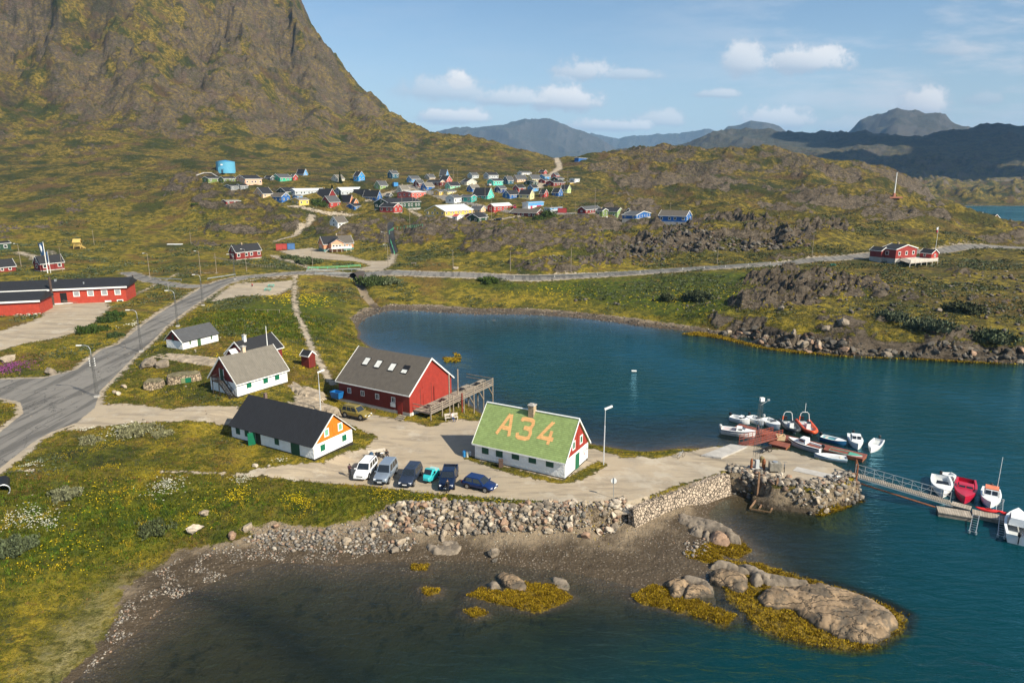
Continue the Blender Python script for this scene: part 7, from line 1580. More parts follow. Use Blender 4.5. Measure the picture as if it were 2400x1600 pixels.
def kayak(a, b_, z, label):
    a, b_ = G(*a, z), G(*b_, z); d = (a - b_)[:2]; L = float(np.hypot(*d)); m = (a + b_) / 2; rg = []
    for t in np.linspace(0, 1, 13): w_ = .29 * math.sin(math.pi * t) ** .8 + .015; zz = .12 + .16 * abs(2 * t - 1) ** 3; rg.append([(-L/2 + L * t, w_ * math.cos(a_), zz + (w_ * .55 + .04) * math.sin(a_)) for a_ in np.linspace(0, 2 * math.pi, 10, endpoint=False)])
    b = MB(); b.loft(rg); e = b.build('kayak', paint((.62, .015, .015), False), loc=(m[0], m[1], z), yaw=math.atan2(d[1], d[0]), smooth=True); tag(e, label, 'kayak', 'red kayaks')
    b = MB(); b.tube([(.35 * math.cos(a_), .17 * math.sin(a_), .33) for a_ in np.linspace(0, 2 * math.pi, 14)], .035, 6, False); b.build('cockpit_rim', M_black, e)
kayak((2285, 1192), (2350, 1203), .55, 'red kayak lying along the grey pontoon, left one'); kayak((2340, 1203), (2395, 1212), .55, 'red kayak lying along the grey pontoon, right one beside the big cruiser')
p = G(1486, 870, 0); b = MB(); b.box((0, 0, .10), (1.0, .5, .16)); tag(b.build('raft', M_trim, loc=p, yaw=R(-5)), 'lone white float drifting in the middle of the inlet', 'float')

# ------------------------------------------------------------------ pontoons, footbridge, gangway
M_redwood = mat('red_brown_planks', (.24, .075, .05), .8, kind='planks', var=.15); M_redsteel = mat('red_brown_rail', (.30, .07, .04), .7); M_plank = mat('grey_planks', (.36, .31, .25), .85, kind='planks', var=.2); M_rust = mat('rust', (.22, .075, .03), .85, var=.3, vs=4)
def strip(name, label, cat, a, b_, w_, z, th_, m, group=None):
    a, b_ = G(*a, z), G(*b_, z); d = b_ - a; L = float(np.linalg.norm(d[:2])); mm = (a + b_) / 2; e = empty(name, (mm[0], mm[1], z), math.atan2(d[1], d[0]), label, cat, group)
    b = MB(); b.box((0, 0, -.06), (L, w_, .12)); b.build('planking', m, e); b = MB(); b.box((0, 0, -.12 - th_ / 2), (L - .1, w_ - .1, th_)); b.build('float', M_rust if m is M_redwood else M_post, e); return e, L
strip('pontoon', 'long red-brown floating pontoon lined with boats', 'pontoon', (1727, 997), (2028, 1070), 2.2, .5, .5, M_redwood); strip('pontoon', 'short red-brown pontoon at the foot of the footbridge', 'pontoon', (1806, 1034), (1848, 1044), 1.9, .46, .5, M_redwood)
p = G(1829, 1030, .5); e = empty('fish_tub', p, R(-10), 'large cream plastic tub on the short red-brown pontoon', 'tub'); b = MB(); b.loft([[(-.55, -.4, 0), (.55, -.4, 0), (.55, .4, 0), (-.55, .4, 0)], [(-.62, -.47, .72), (.62, -.47, .72), (.62, .47, .72), (-.62, .47, .72)], [(-.54, -.39, .72), (.54, -.39, .72), (.54, .39, .72), (-.54, .39, .72)], [(-.5, -.35, .15), (.5, -.35, .15), (.5, .35, .15), (-.5, .35, .15)]]); b.build('tub', mat('cream_tub', (.70, .55, .32), .6), e)
# footbridge
a = G(1744, 1040, 2.2); c = G(1822, 1020, .75); d = c - a; n = np.array([-d[1], d[0], 0]) / np.linalg.norm(d[:2]) * .75; e = empty('footbridge', a, 0, 'red-brown railed footbridge sloping from the jetty down to the pontoon', 'footbridge')
b = MB(); o_ = [-n, n]; q = [a - n, c - n, c + n, a + n]; b.add([v - a for v in q] + [v - a - [0, 0, .15] for v in q], [(0,1,2,3),(7,6,5,4),(0,4,5,1),(1,5,6,2),(2,6,7,3),(3,7,4,0)]); b.build('planking', M_redwood, e)
for s in (-1, 1):
    b = MB(); o1 = n * s
    for z_ in (.45, .8, 1.1): b.bar(o1 + [0, 0, z_], d + o1 + [0, 0, z_], .05)
    for t_ in np.linspace(0, 1, 9): b.bar(d * t_ + o1, d * t_ + o1 + [0, 0, 1.1], .06)
    b.build('railing', M_redsteel, e)
b = MB(); u_ = -d / np.linalg.norm(d[:2])
for i in range(3): v = u_ * (.2 + .3 * i); b.box((v[0], v[1], -.1 - .2 * i), (.34, 1.5, .08), yaw=math.atan2(d[1], d[0]))
b.build('steps', M_redwood, e)
# gangway
a = G(2006, 1112, 2.7); c = G(2230, 1178, .8); d = c - a; n = np.array([-d[1], d[0], 0]) / np.linalg.norm(d[:2]); e = empty('gangway', a, 0, 'long plank gangway with a grey truss railing leading down to the grey pontoon', 'gangway'); NP = 42; b = MB(); yw = math.atan2(d[1], d[0])
for i in range(NP): v = d * (i + .5) / NP; b.box((v[0], v[1], v[2]), (float(np.linalg.norm(d[:2])) / NP * .62, 1.3, .06), yaw=yw)
b.build('planking', M_plank, e)['kind'] = 'stuff'
b = MB(); o1 = n * .68
for z_ in (-.1, .55, 1.1): b.bar(o1 + [0, 0, z_], d + o1 + [0, 0, z_], .05)
for i in range(11): t_ = i / 10; b.bar(d * t_ + o1 - [0, 0, .1], d * t_ + o1 + [0, 0, 1.1], .045)
for i in range(10): t0, t1 = i / 10, (i + 1) / 10; b.bar(d * t0 + o1 + [0, 0, 0 if i % 2 else 1.1], d * t1 + o1 + [0, 0, 1.1 if i % 2 else 0], .035)
b.bar(-n * .68 - [0, 0, .12], d - n * .68 - [0, 0, .12], .09); b.build('truss_railing', M_metal, e)
b = MB()
for s in (-1, 1): b.bar(n * .85 * s - [0, 0, 1.5], n * .85 * s + [0, 0, 1.6], .13)
b.bar(-n * .85 + [0, 0, 1.6], n * .85 + [0, 0, 1.6], .1); b.build('portal_frame', M_rust, e)
strip('pontoon', 'grey timber pontoon piece under the lower end of the gangway', 'pontoon', (2197, 1192), (2276, 1205), 1.7, .55, .6, M_plank, 'grey timber pontoons'); strip('pontoon', 'grey timber landing joined to the gangway foot', 'pontoon', (2230, 1178), (2276, 1190), 1.2, .6, .5, M_plank, 'grey timber pontoons'); strip('pontoon', 'grey timber pontoon running out of the right edge', 'pontoon', (2279, 1198), (2440, 1232), 1.5, .5, .5, M_plank, 'grey timber pontoons')
strip('boardwalk', 'short slatted boardwalk at the jetty tip', 'boardwalk', (1962, 1108), (2004, 1112), 1.3, 2.62, .1, M_plank)
a = G(2014, 1132, 1.6); c = G(2192, 1188, .5); b = MB(); b.tube([(0, 0, 0), tuple(c - a)], .10, 8); tag(b.build('mooring_pipe', M_rust, loc=a), 'long rusty steel pipe below the gangway', 'pipe')
def ladder(a, c, z, label):
    a, c = G(*a, z), G(*c, z * .4); d = c - a; n = np.array([-d[1], d[0], 0]) / np.linalg.norm(d[:2]) * .3; b = MB()
    for s in (-1, 1): b.bar(n * s, d + n * s, .07)
    for i in range(8): v = d * (i + .5) / 8; b.bar(v - n, v + n, .045)
    for s in (-1, 1): b.tube([tuple(d + n * s - [0, 0, .1]), tuple(d + n * s + [0, 0, .2])], .12, 8)
    tag(b.build('mooring_boom', M_metal, loc=a), label, 'mooring boom')
ladder((2288, 1206), (2279, 1248), .5, 'ladder-like mooring boom reaching toward the viewer'); ladder((2342, 1200), (2344, 1172), .5, 'ladder-like mooring boom behind the kayaks'); ladder((2350, 1215), (2346, 1258), .5, 'ladder-like mooring boom left of the big cruiser')
# lattice mast with flood light
p = G(1770, 1098, 2.5); e = empty('lattice_mast', p, R(10), 'tall lattice mast with a floodlight on the jetty', 'mast'); b = MB(); hh = 9.0
for sx in (-1, 1):
    for sy in (-1, 1): b.bar((sx * .3, sy * .3, 0), (sx * .17, sy * .17, hh), .026)
for i in range(9):
    z0, z1 = hh * i / 9, hh * (i + 1) / 9; s = 1 if i % 2 else -1; a0 = .3 - .13 * i / 9
    for (u0, u1) in (((s * a0, -a0), (-s * a0, -a0)), ((s * a0, a0), (-s * a0, a0)), ((-a0, s * a0), (-a0, -s * a0)), ((a0, s * a0), (a0, -s * a0))): b.bar((u0[0], u0[1], z0), (u1[0], u1[1], z1), .014)
b.build('lattice', M_mast, e); b = MB(); b.box((.1, 0, hh + .1), (.5, .4, .45)); b.build('floodlight', M_trim, e); b = MB(); b.bar((0, 0, hh - .6), (.9, 0, hh - .1), .07); b.box((.95, 0, hh), (.3, .2, .2)); b.build('bracket_lamp', M_metal, e)
b = MB(); b.box((0, -.35, .7), (.45, .3, 1.3)); b.build('switch_box', M_gel2, e); b = MB(); b.box((0, 0, .1), (1.4, 1.2, .35)); b.build('footing', M_conc, e)
p = G(1815, 1104, 2.5); e = empty('steel_cabinet', p, R(-8), 'square rusty-topped steel cabinet on feet beside the lattice mast', 'cabinet'); b = MB(); b.box((0, 0, .72), (1.35, 1.1, 1.0)); b.build('body', mat('dull_steel', (.24, .22, .18), .6, var=.25, vs=3), e); b = MB(); b.cyl((0, 0, 1.27), .3, .1, 16); b.build('lid', M_metal, e)
for sx in (-1, 1):
    for sy in (-1, 1): b = MB(); b.box((sx * .58, sy * .45, .12), (.12, .12, .26)); b.build('leg', M_black, e)
def tank(px, py, r_, h_, m, label, nm='gas_bottle', cat='gas bottle'):
    p = G(px, py, 2.5); b = MB(); b.tube([(0, 0, 0), (0, 0, h_ * .8), (0, 0, h_ * .93), (0, 0, h_)], [r_, r_, r_ * .55, r_ * .3], 12); tag(b.build(nm, m, loc=p), label, cat)
tank(1789, 1099, .22, 1.4, M_rust, 'tall rust-red cylinder between the mast and the steel cabinet'); tank(1785, 1082, .3, .8, mat('ochre_drum', (.22, .17, .08), .7), 'ochre drum behind the lattice mast', 'drum', 'drum'); tank(1760, 1100, .15, 1.5, M_rust, 'rusty mooring post left of the lattice mast', 'mooring_post', 'post')
# slip frame with posts
a = G(1773, 1167, .3); e = empty('slip_frame', a, 0, 'derelict timber slip frame with two upright posts at the water edge', 'slipway'); mm = mat('old_slip_timber', (.24, .14, .08), .85, var=.3, vs=4)
for (p0, z0, p1, z1) in (((1774, 1168), .4, (1757, 1192), -.15), ((1792, 1171), .3, (1777, 1196), -.2), ((1817, 1178), .3, (1804, 1201), -.2), ((1757, 1192), -.1, (1804, 1200), -.1)): b = MB(); b.bar(G(*p0, z0) - a, G(*p1, z1) - a, .16); b.build('beam', mm, e)
for (p0, hh) in (((1774, 1170), 3.6), ((1817, 1178), 3.2)): b = MB(); g = G(*p0, .1) - a; b.bar(g, g + [0, 0, hh], .2); b.build('post', mm, e)
# dry stone wall between yard and beach
q = [G(a_, b_, 2.75) for a_, b_ in ((1705, 1108), (1674, 1117), (1640, 1129), (1600, 1143), (1560, 1157), (1525, 1170), (1497, 1184), (1478, 1193))]; rg = []; rnd = random.Random(4)
sub = smooth_line([v[:2] for v in q], 8); M_wall = mat('sea_wall_stones', (.40, .32, .24), .9, kind='stones', bump=1.0); rings = []
for i, v in enumerate(sub):
    d = sub[min(i + 1, len(sub) - 1)] - sub[max(i - 1, 0)]; d = d / np.linalg.norm(d); n = np.array([-d[1], d[0]])
    if n[1] > 0: n = -n
    zt = 2.72 + rnd.uniform(-.10, .10); rings.append([(v[0] - n[0] * .3, v[1] - n[1] * .3, zt), (v[0] + n[0] * .35, v[1] + n[1] * .35, zt + rnd.uniform(-.06, .06)), (v[0] + n[0] * (.62 + rnd.uniform(-.06, .06)), v[1] + n[1] * .62, 1.6), (v[0] + n[0] * .95, v[1] + n[1] * .95, .2), (v[0] - n[0] * .3, v[1] - n[1] * .3, .2)])
b = MB(); b.loft(rings); tag(b.build('stone_wall', M_wall), 'pale dry-stone retaining wall between the gravel road and the beach', 'wall')
b = MB(); a = G(1868, 1093, 2.54); c1, c2, c3 = G(1955, 1112, 2.54), G(1950, 1122, 2.54), G(1858, 1102, 2.54); b.add([v - a for v in (a, c1, c2, c3)] + [v - a - [0, 0, .2] for v in (a, c1, c2, c3)], [(0,1,2,3),(7,6,5,4),(0,4,5,1),(1,5,6,2),(2,6,7,3),(3,7,4,0)]); tag(b.build('concrete_slab', M_conc, loc=a), 'flat concrete slab set in the gravel of the jetty', 'slab')
b = MB(); a = G(1665, 1064, 2.72); pp = [G(*v, 2.72) - a for v in ((1643, 1066), (1712, 1040), (1752, 1045), (1690, 1072))]; b.add(pp + [v - [0, 0, .3] for v in pp], [(0,1,2,3),(7,6,5,4),(0,4,5,1),(1,5,6,2),(2,6,7,3),(3,7,4,0)]); tag(b.build('concrete_slab', M_conc, loc=a), 'pale concrete ramp in front of the red footbridge steps', 'slab')
# ------------------------------------------------------------------ stones
rs = np.random.RandomState(5)
def ico(sub):
    bm = bmesh.new(); bmesh.ops.create_icosphere(bm, subdivisions=sub, radius=1); v = np.array([q.co[:] for q in bm.verts]); f = np.array([[l.index for l in p_.verts] for p_ in bm.faces]); bm.free(); return v, f
def rockshape(seed, sub=2, cuts=9):
    r = np.random.RandomState(seed); v, f = ico(sub); v = v * r.uniform(.75, 1.2, 3)
    for i in range(cuts):
        n = r.normal(size=3); n /= np.linalg.norm(n); d = r.uniform(.42, .80); h = v @ n; k = h > d; v[k] -= np.outer(h[k] - d, n)
    v += .03 * r.normal(size=v.shape) * (1 if sub > 1 else .6); v[:, 2] *= .72; return v, f
def rock_mat(name, c): return mat(name, c, .88, kind='rock', var=.1, bump=.6)
RM = [rock_mat('granite_pale', (.40, .325, .235)), rock_mat('granite_pink', (.34, .22, .145)), rock_mat('granite_grey', (.245, .20, .15)), rock_mat('granite_dark', (.12, .105, .085)), rock_mat('granite_white', (.54, .46, .36))]
protos = []
for i in range(10):
    v, f = rockshape(100 + i, 3 if i < 3 else 2, 11); me = bpy.data.meshes.new('boulder'); me.from_pydata(v.tolist(), [], f.tolist()); protos.append(me)
pm_ = {}
def boulder(x, y, z, s, k, mi, label, group=None, rz=None, sq=1., cat='boulder'):
    key = (k % 10, mi)
    if key not in pm_: me = protos[key[0]].copy(); me.materials.append(RM[mi]); pm_[key] = me
    o = bpy.data.objects.new('boulder', pm_[key]); COL.objects.link(o); o.location = (float(x), float(y), float(z)); o.scale = (s * rs.uniform(.85, 1.3), s * rs.uniform(.65, .95), s * sq * rs.uniform(.75, 1.1)); o.rotation_euler = (rs.uniform(-.3, .3), rs.uniform(-.3, .3), rs.uniform(0, 6.28) if rz is None else rz)
    return tag(o, label, cat, group)
def sample_poly(P_, n):
    lo, hi = P_.min(0), P_.max(0); out = []
    while sum(len(o) for o in out) < n:
        q = rs.uniform(lo, hi, (n * 3, 2)); out.append(q[inside(q[:, 0], q[:, 1], P_)])
    return np.concatenate(out)[:n]
# named single boulders
for px, py, s, mi, k, lab in ((457, 1243, 1.25, 4, 0, 'largest pale wedge boulder alone on the grass bank at the left'), (478, 1205, .7, 0, 1, 'slanting pale boulder half sunk in the bank above the wedge boulder'), (546, 1258, .75, 1, 2, 'pinkish boulder left of the tall grey one at the bank foot'), (583, 1236, .85, 0, 3, 'tall grey boulder among the bank-foot stones'), (647, 1236, .6, 1, 4, 'brown boulder resting in the grass edge'), (813, 1271, .85, 0, 5, 'big rounded cream boulder on the beach below the riprap'),
                          (874, 1256, .6, 0, 6, 'rounded cream boulder right of the biggest beach boulder'), (925, 1293, .7, 2, 7, 'grey pointed slab standing on the beach'), (941, 1272, .6, 0, 8, 'pale round boulder just above the pointed slab'), (1155, 1300, .85, 2, 9, 'dark grey flat boulder alone on the mud'), (1161, 1314, .4, 3, 0, 'small dark stone at the foot of the flat mud boulder'), (1182, 1227, .75, 1, 1, 'tall pinkish block in the middle of the riprap'), (1372, 1258, .7, 1, 2, 'pink tabular boulder right below the riprap'),
                          (1470, 1199, 1.35, 4, 0, 'huge pale boulder at the start of the stone wall'), (1448, 1212, .7, 1, 3, 'tilted brown block left of the huge pale boulder'), (1415, 1206, .6, 2, 4, 'grey block high in the riprap near the sign'), (1036, 1264, .6, 2, 5, 'grey flat boulder at the riprap foot, centre left'), (120, 875, 1.5, 2, 0, 'flat grey boulder in the meadow left of the junction lamp'), (20, 845, 1.3, 0, 1, 'pale flat boulder at the left edge below the school yard'),
                          (345, 860, 1.9, 2, 1, 'rounded grey bedrock boulder above the turf ruin, left of two'), (381, 860, 1.4, 2, 2, 'rounded grey bedrock boulder above the turf ruin, right of two'), (268, 920, .7, 0, 3, 'pale boulder on the verge, left of the group of three'), (277, 925, .8, 4, 4, 'pale boulder on the verge, front of the group of three'), (290, 908, .8, 0, 5, 'pale boulder on the verge, rear of the group of three'), (598, 1093, .55, 4, 6, 'flat white stone in the grass before the long house'), (630, 1093, .3, 4, 7, 'small white stone right of the flat white stone'),
                          (1157, 753, .9, 1, 1, 'lone orange brown rock rising from the inlet'), (970, 747, .45, 3, 2, 'small black rock in the shallow head of the inlet'), (2357, 637, .8, 0, 3, 'grey block alone on the right-hand slope'), (1830, 728, 1.6, 2, 4, 'big grey boulder on the slope above the far shore'), (1975, 760, 2.6, 2, 0, 'largest cracked grey boulder above the far shore'), (1935, 772, 1.4, 2, 6, 'grey boulder left of the largest cracked one'), (2200, 730, 1.1, 2, 7, 'upright grey boulder between shrubs on the right'), (1068, 631, 1.5, 0, 8, 'pale boulder beside the road east of the bridge')):
    p = th(px, py); boulder(p[0], p[1], p[2] + s * .25, s, k, mi, lab, sq=.9)
cand = []
for P_, n, s0, s1, zoff in ((wpoly("880 1222|905 1205|950 1193|1100 1197|1200 1199|1300 1198|1400 1190|1462 1190|1475 1212|1440 1240|1300 1252|1100 1256|960 1250|870 1245"), 1500, .13, .62, .1), (wpoly("560 1262|640 1240|760 1240|880 1238|900 1268|980 1262|960 1290|850 1300|700 1292|600 1280"), 1100, .08, .34, .05),
                            (wpoly("1702 1110|1770 1122|1813 1136|1866 1147|1940 1148|1985 1130|2002 1108|2030 1130|2028 1165|1990 1188|1930 1190|1876 1176|1813 1158|1740 1140|1706 1135", 1.2), 800, .18, .60, .1), (wpoly("1575 1068|1600 1058|1670 1047|1790 1047|1855 1058|1904 1075|1960 1092|1995 1108|2000 1092|1950 1075|1900 1062|1855 1045|1780 1034|1670 1036|1600 1046", 1.6), 420, .15, .45, .05),
                            (ROCKS_SHORE[0], 520, .25, 1.5, -.1), (wpoly("1628 1310|1600 1300|1605 1270|1650 1262|1665 1290"), 120, .1, .3, 0), (wpoly("2020 1170|2035 1150|2045 1175|2005 1195|1950 1205|1900 1195"), 60, .2, .5, 0)):
    q = sample_poly(P_, n); zz = tz(q[:, 0], q[:, 1]); sz = s0 + (s1 - s0) * rs.rand(n) ** 3.4
    for (x, y), z, s in zip(q, zz, sz):
        if z > -.35: cand.append((x, y, z + s * .18 + zoff * rs.rand(), s))
cand += []
cand = sorted(cand, key=lambda c_: -c_[3] / math.hypot(c_[0], c_[1]))
big, small = cand[:262], cand[262:]
for i, (x, y, z, s) in enumerate(big):
    boulder(x, y, z, s, rs.randint(10), rs.choice([0, 0, 1, 2, 2, 4] if y < 130 and x < 40 else ([2, 0, 3, 1, 2] if y < 130 else [3, 2, 0, 3, 1])), 'grey or pinkish boulder in the rocks heaped along the shoreline', 'boulders heaped along the shores')
# scattered small stones of beach, slopes and inlet shore in one mesh
sm = [(x, y, z, s) for x, y, z, s in small]
for P_, n, s0, s1 in ((wpoly("180 1600|260 1470|300 1400|360 1340|430 1300|560 1270|700 1285|850 1300|800 1322|650 1316|560 1337|480 1372|400 1410|330 1470|250 1535|190 1600"), 3800, .03, .17), (wpoly("860 1265|1100 1262|1450 1245|1600 1200|1690 1145|1660 1190|1680 1225|1560 1300|1400 1330|1100 1312|860 1310"), 1500, .03, .10),
                      (ROCKS_SHORE[1], 1500, .12, .40), (RIPRAP, 1600, .06, .16), (wpoly("1300 700|1500 720|1700 730|1900 740|2400 790|2400 640|2000 650|1800 690|1500 690"), 700, .12, .9), (wpoly("1400 600|1560 592|1700 590|1900 580|1900 548|1700 560|1600 530|1520 560"), 700, .4, 1.6),
                      (wpoly("0 1000|600 1000|880 900|700 800|300 800"), 260, .05, .25), (STREAM if len(STREAM) > 3 else RIPRAP, 0, .1, .2), (wpoly("1200 640|1350 615|1560 620|1560 600|1300 600"), 260, .3, 1.0)):
    if n == 0: continue
    q = sample_poly(P_, n); zz = tz(q[:, 0], q[:, 1])
    for (x, y), z in zip(q, zz):
        s = s0 + (s1 - s0) * rs.rand() ** 3
        if z > -.5 and not (y < 75 and x < -12 and z < 1.1 and pn(np.array([x * .45]), np.array([y * .45]))[0] < -.02): sm.append((x, y, z + s * .15, s))
shp = [rockshape(300 + i, 1, 6) for i in range(8)]
def heap(name, items, label, cat, cols):
    V_, F_, C_ = [], [], []; b0 = 0
    for x, y, z, s in items:
        v, f = shp[rs.randint(8)]; a = rs.uniform(0, 6.28); dk_ = .45 if y > 130 and s > .3 else 1.; c_, s_ = math.cos(a), math.sin(a); w_ = v * s; w_ = np.stack([w_[:, 0] * c_ - w_[:, 1] * s_, w_[:, 0] * s_ + w_[:, 1] * c_, w_[:, 2]], 1) + [x, y, z]
        V_.append(w_); F_.append(f + b0); b0 += len(v); cc = cols[rs.randint(len(cols))]; C_.append(np.repeat([np.append(np.array(cc) * rs.uniform(.7, 1.25) * dk_, 1)], len(v), 0))
    V_ = np.concatenate(V_); F_ = np.concatenate(F_); C_ = np.concatenate(C_); me = bpy.data.meshes.new(name); me.vertices.add(len(V_)); me.vertices.foreach_set('co', V_.astype(np.float32).ravel()); k_ = F_.shape[1]
    me.loops.add(F_.size); me.loops.foreach_set('vertex_index', F_.astype(np.int32).ravel()); me.polygons.add(len(F_)); me.polygons.foreach_set('loop_start', np.arange(0, F_.size, k_, dtype=np.int32))
    at = me.attributes.new('tint', 'FLOAT_COLOR', 'POINT'); at.data.foreach_set('color', C_.astype(np.float32).ravel()); me.update(); me.validate()
    m = bpy.data.materials.get('tinted_' + cat)
    if not m:
        m = bpy.data.materials.new('tinted_' + cat); m.use_nodes = True; t = NT(m.node_tree); b_ = t.n['Principled BSDF']; geo = t.new('ShaderNodeNewGeometry'); n_ = t.noise(geo.outputs['Position'], 9, 4, .7)
        c_ = t.attr('tint', 'Color'); t.set(b_, 'Base Color', t.mix(t.ss(n_, .4, .65), t.mix(1.0, c_, (.6, .6, .6), 'MULTIPLY'), c_)); b_.inputs['Roughness'].default_value = .85; b_.inputs['Specular IOR Level'].default_value = .2
    me.materials.append(m); o = bpy.data.objects.new(name, me); COL.objects.link(o); return tag(o, label, cat, kind='stuff')
heap('stones', sm, 'pale and grey stones strewn over the beaches, riprap and slopes', 'stones', [(.34, .29, .235), (.25, .225, .19), (.42, .37, .30), (.30, .20, .14), (.16, .145, .125), (.20, .185, .165)])

# ------------------------------------------------------------------ bare rock slabs in the bay
def slab_rock(outline, z0, hgt, label, mi=0, mat_=None, res=.22, rough=.16, tilt=(0, 0), steps=.0):
    P_ = np.array([G(a, b, z0)[:2] for a, b in [tuple(map(float, q.split())) for q in outline.split('|')]]); P_ = smooth_line(np.vstack([P_, P_[:1]]), 3)[:-1]; c = P_.mean(0); lo, hi = P_.min(0) - .3, P_.max(0) + .3
    nx_, ny_ = int((hi[0] - lo[0]) / res) + 1, int((hi[1] - lo[1]) / res) + 1; gx, gy = np.meshgrid(np.linspace(lo[0], hi[0], nx_), np.linspace(lo[1], hi[1], ny_), indexing='ij'); x, y = gx.ravel(), gy.ravel()
    s = sdf(x, y, P_, pad=3); s = s + fbm(x * 1.3, y * 1.3, 3) * .18
    h_ = hgt * (1 - np.exp(-np.clip(s, 0, 9) * 1.9 / max(hgt, .4))) * (1 + tilt[0] * (x - c[0]) + tilt[1] * (y - c[1]))
    cs, sn = math.cos(R(-28)), math.sin(R(-28)); a_, b_ = x * cs + y * sn, -x * sn + y * cs
    cr_ = np.abs(pn(a_ * .35 + 3, b_ * 1.1)); cr2_ = np.abs(pn(a_ * 1.1 + 9, b_ * .45 + 2)); cut = (1 - sstep(cr_, 0, .07)) * .55 + (1 - sstep(cr2_, 0, .05)) * .4
    h_ = h_ + sstep(s, 0, .5) * (fbm(a_ * .22, b_ * .7, 4, .5) * rough * 1.6 + fbm(a_ * 1.2, b_ * 3.2, 3) * rough * .22 - cut * rough * 2.2)
    z = z0 - .25 + np.where(s > 0, h_ + .25, s * 1.5); keep = s > -.35; idx_ = np.arange(nx_ * ny_).reshape(nx_, ny_)
    q = np.stack([idx_[:-1, :-1], idx_[1:, :-1], idx_[1:, 1:], idx_[:-1, 1:]], -1).reshape(-1, 4); q = q[keep[q].all(1)]; us = np.unique(q); rem = np.full(nx_ * ny_, -1); rem[us] = np.arange(len(us))
    me = bpy.data.meshes.new('rock_outcrop'); me.from_pydata(np.stack([x - c[0], y - c[1], z - z0], 1)[us].tolist(), [], rem[q].tolist()); me.polygons.foreach_set('use_smooth', [True] * len(me.polygons)); me.materials.append(mat_ or RM[mi])
    o = bpy.data.objects.new('rock_outcrop', me); COL.objects.link(o); o.location = (float(c[0]), float(c[1]), z0); return tag(o, label, 'rock')
M_tan = rock_mat('tan_bedrock', (.30, .21, .125))
slab_rock("1775 1400|1800 1383|1880 1378|1920 1372|1990 1395|2050 1415|2098 1448|2102 1470|2070 1500|2020 1510|1980 1500|1930 1480|1880 1450|1860 1432|1800 1425|1778 1415", .0, .95, 'largest smooth tan whaleback rock ringed by yellow seaweed', mat_=M_tan, res=.14, rough=.15)
slab_rock("1660 1345|1690 1336|1730 1345|1755 1365|1750 1385|1735 1390|1700 1378|1665 1362", 0, 1.0, 'rounded dark-sided rock just left of the whaleback rock', mat_=M_tan, res=.12); slab_rock("1660 1332|1680 1316|1720 1325|1760 1345|1740 1348|1700 1340", .05, .75, 'low grey ledge behind the rounded rocks', 2, res=.12); slab_rock("1720 1325|1760 1325|1800 1345|1900 1372|1860 1378|1790 1370|1750 1345", 0, .7, 'long thin grey ledge behind the whaleback rock', 2, res=.14)
slab_rock("1757 1355|1785 1350|1792 1365|1780 1378|1758 1370", 0, .8, 'small split block between the ledge and the whaleback rock', 2, res=.12); slab_rock("1556 1370|1580 1358|1615 1362|1618 1378|1600 1400|1575 1402|1565 1385", 0, .8, 'leftmost pair-half of the dark tan rocks on the mud edge', mat_=M_tan, res=.12); slab_rock("1605 1372|1630 1368|1665 1385|1672 1398|1640 1402|1600 1404", 0, .7, 'right half of the dark tan rocks on the mud edge', mat_=M_tan, res=.12); slab_rock("1595 1352|1625 1350|1665 1368|1670 1385|1630 1372|1600 1362", 0, .6, 'grey ledge behind the dark tan rocks', 2, res=.12)
slab_rock("1580 1212|1610 1210|1680 1230|1720 1252|1738 1268|1715 1272|1680 1258|1620 1240|1590 1228", .25, .85, 'long ribbed grey ledge running from the beach into the water', 2, res=.14); slab_rock("1617 1243|1640 1240|1650 1252|1640 1262|1620 1256", .2, .8, 'round dark boulder-like rock beneath the ribbed ledge', 2, res=.1); slab_rock("1662 1256|1690 1254|1712 1268|1705 1280|1680 1280|1662 1270", .15, 1.0, 'pink faced block beneath the ribbed ledge', 1, res=.1); slab_rock("1645 1247|1665 1250|1662 1268|1646 1262", .2, .9, 'narrow grey block left of the pink faced block', 2, res=.1)
slab_rock("1163 1352|1180 1344|1215 1352|1235 1372|1230 1388|1200 1386|1172 1368", -.1, .75, 'tan hump of the small seaweed-ringed skerry', mat_=M_tan, res=.12); slab_rock("1142 1368|1165 1362|1172 1376|1150 1384", -.1, .45, 'low grey end of the small seaweed-ringed skerry', 2, res=.12); slab_rock("1290 1352|1325 1358|1335 1378|1310 1386|1295 1370", -.15, .35, 'pale flat rock at the right end of the skerry', 2, res=.12)
slab_rock("1000 1268|1020 1265|1075 1272|1070 1292|1010 1290", .45, .28, 'flat grey bedrock sheet showing through the beach', 2, res=.14)
for sx, lab in (("640 900|655 885|700 900|720 925|690 915", 'pale bedrock sheet right of the white stone house'), ("665 925|700 905|760 920|740 938|700 940", 'stepped pale bedrock sheet between stair house and long house'), ("590 935|640 925|760 945|800 965|720 955|640 945", 'long pale bedrock ridge behind the long house'), ("350 838|400 828|520 842|570 860|520 862|400 845", 'grey bedrock ribbon below the byre')):
    q = [tuple(map(float, a.split())) for a in sx.split('|')]; h0 = np.mean([th(*a)[2] for a in q]); slab_rock(sx, float(h0) - .05, .28, lab, 0, res=.2, rough=.1)

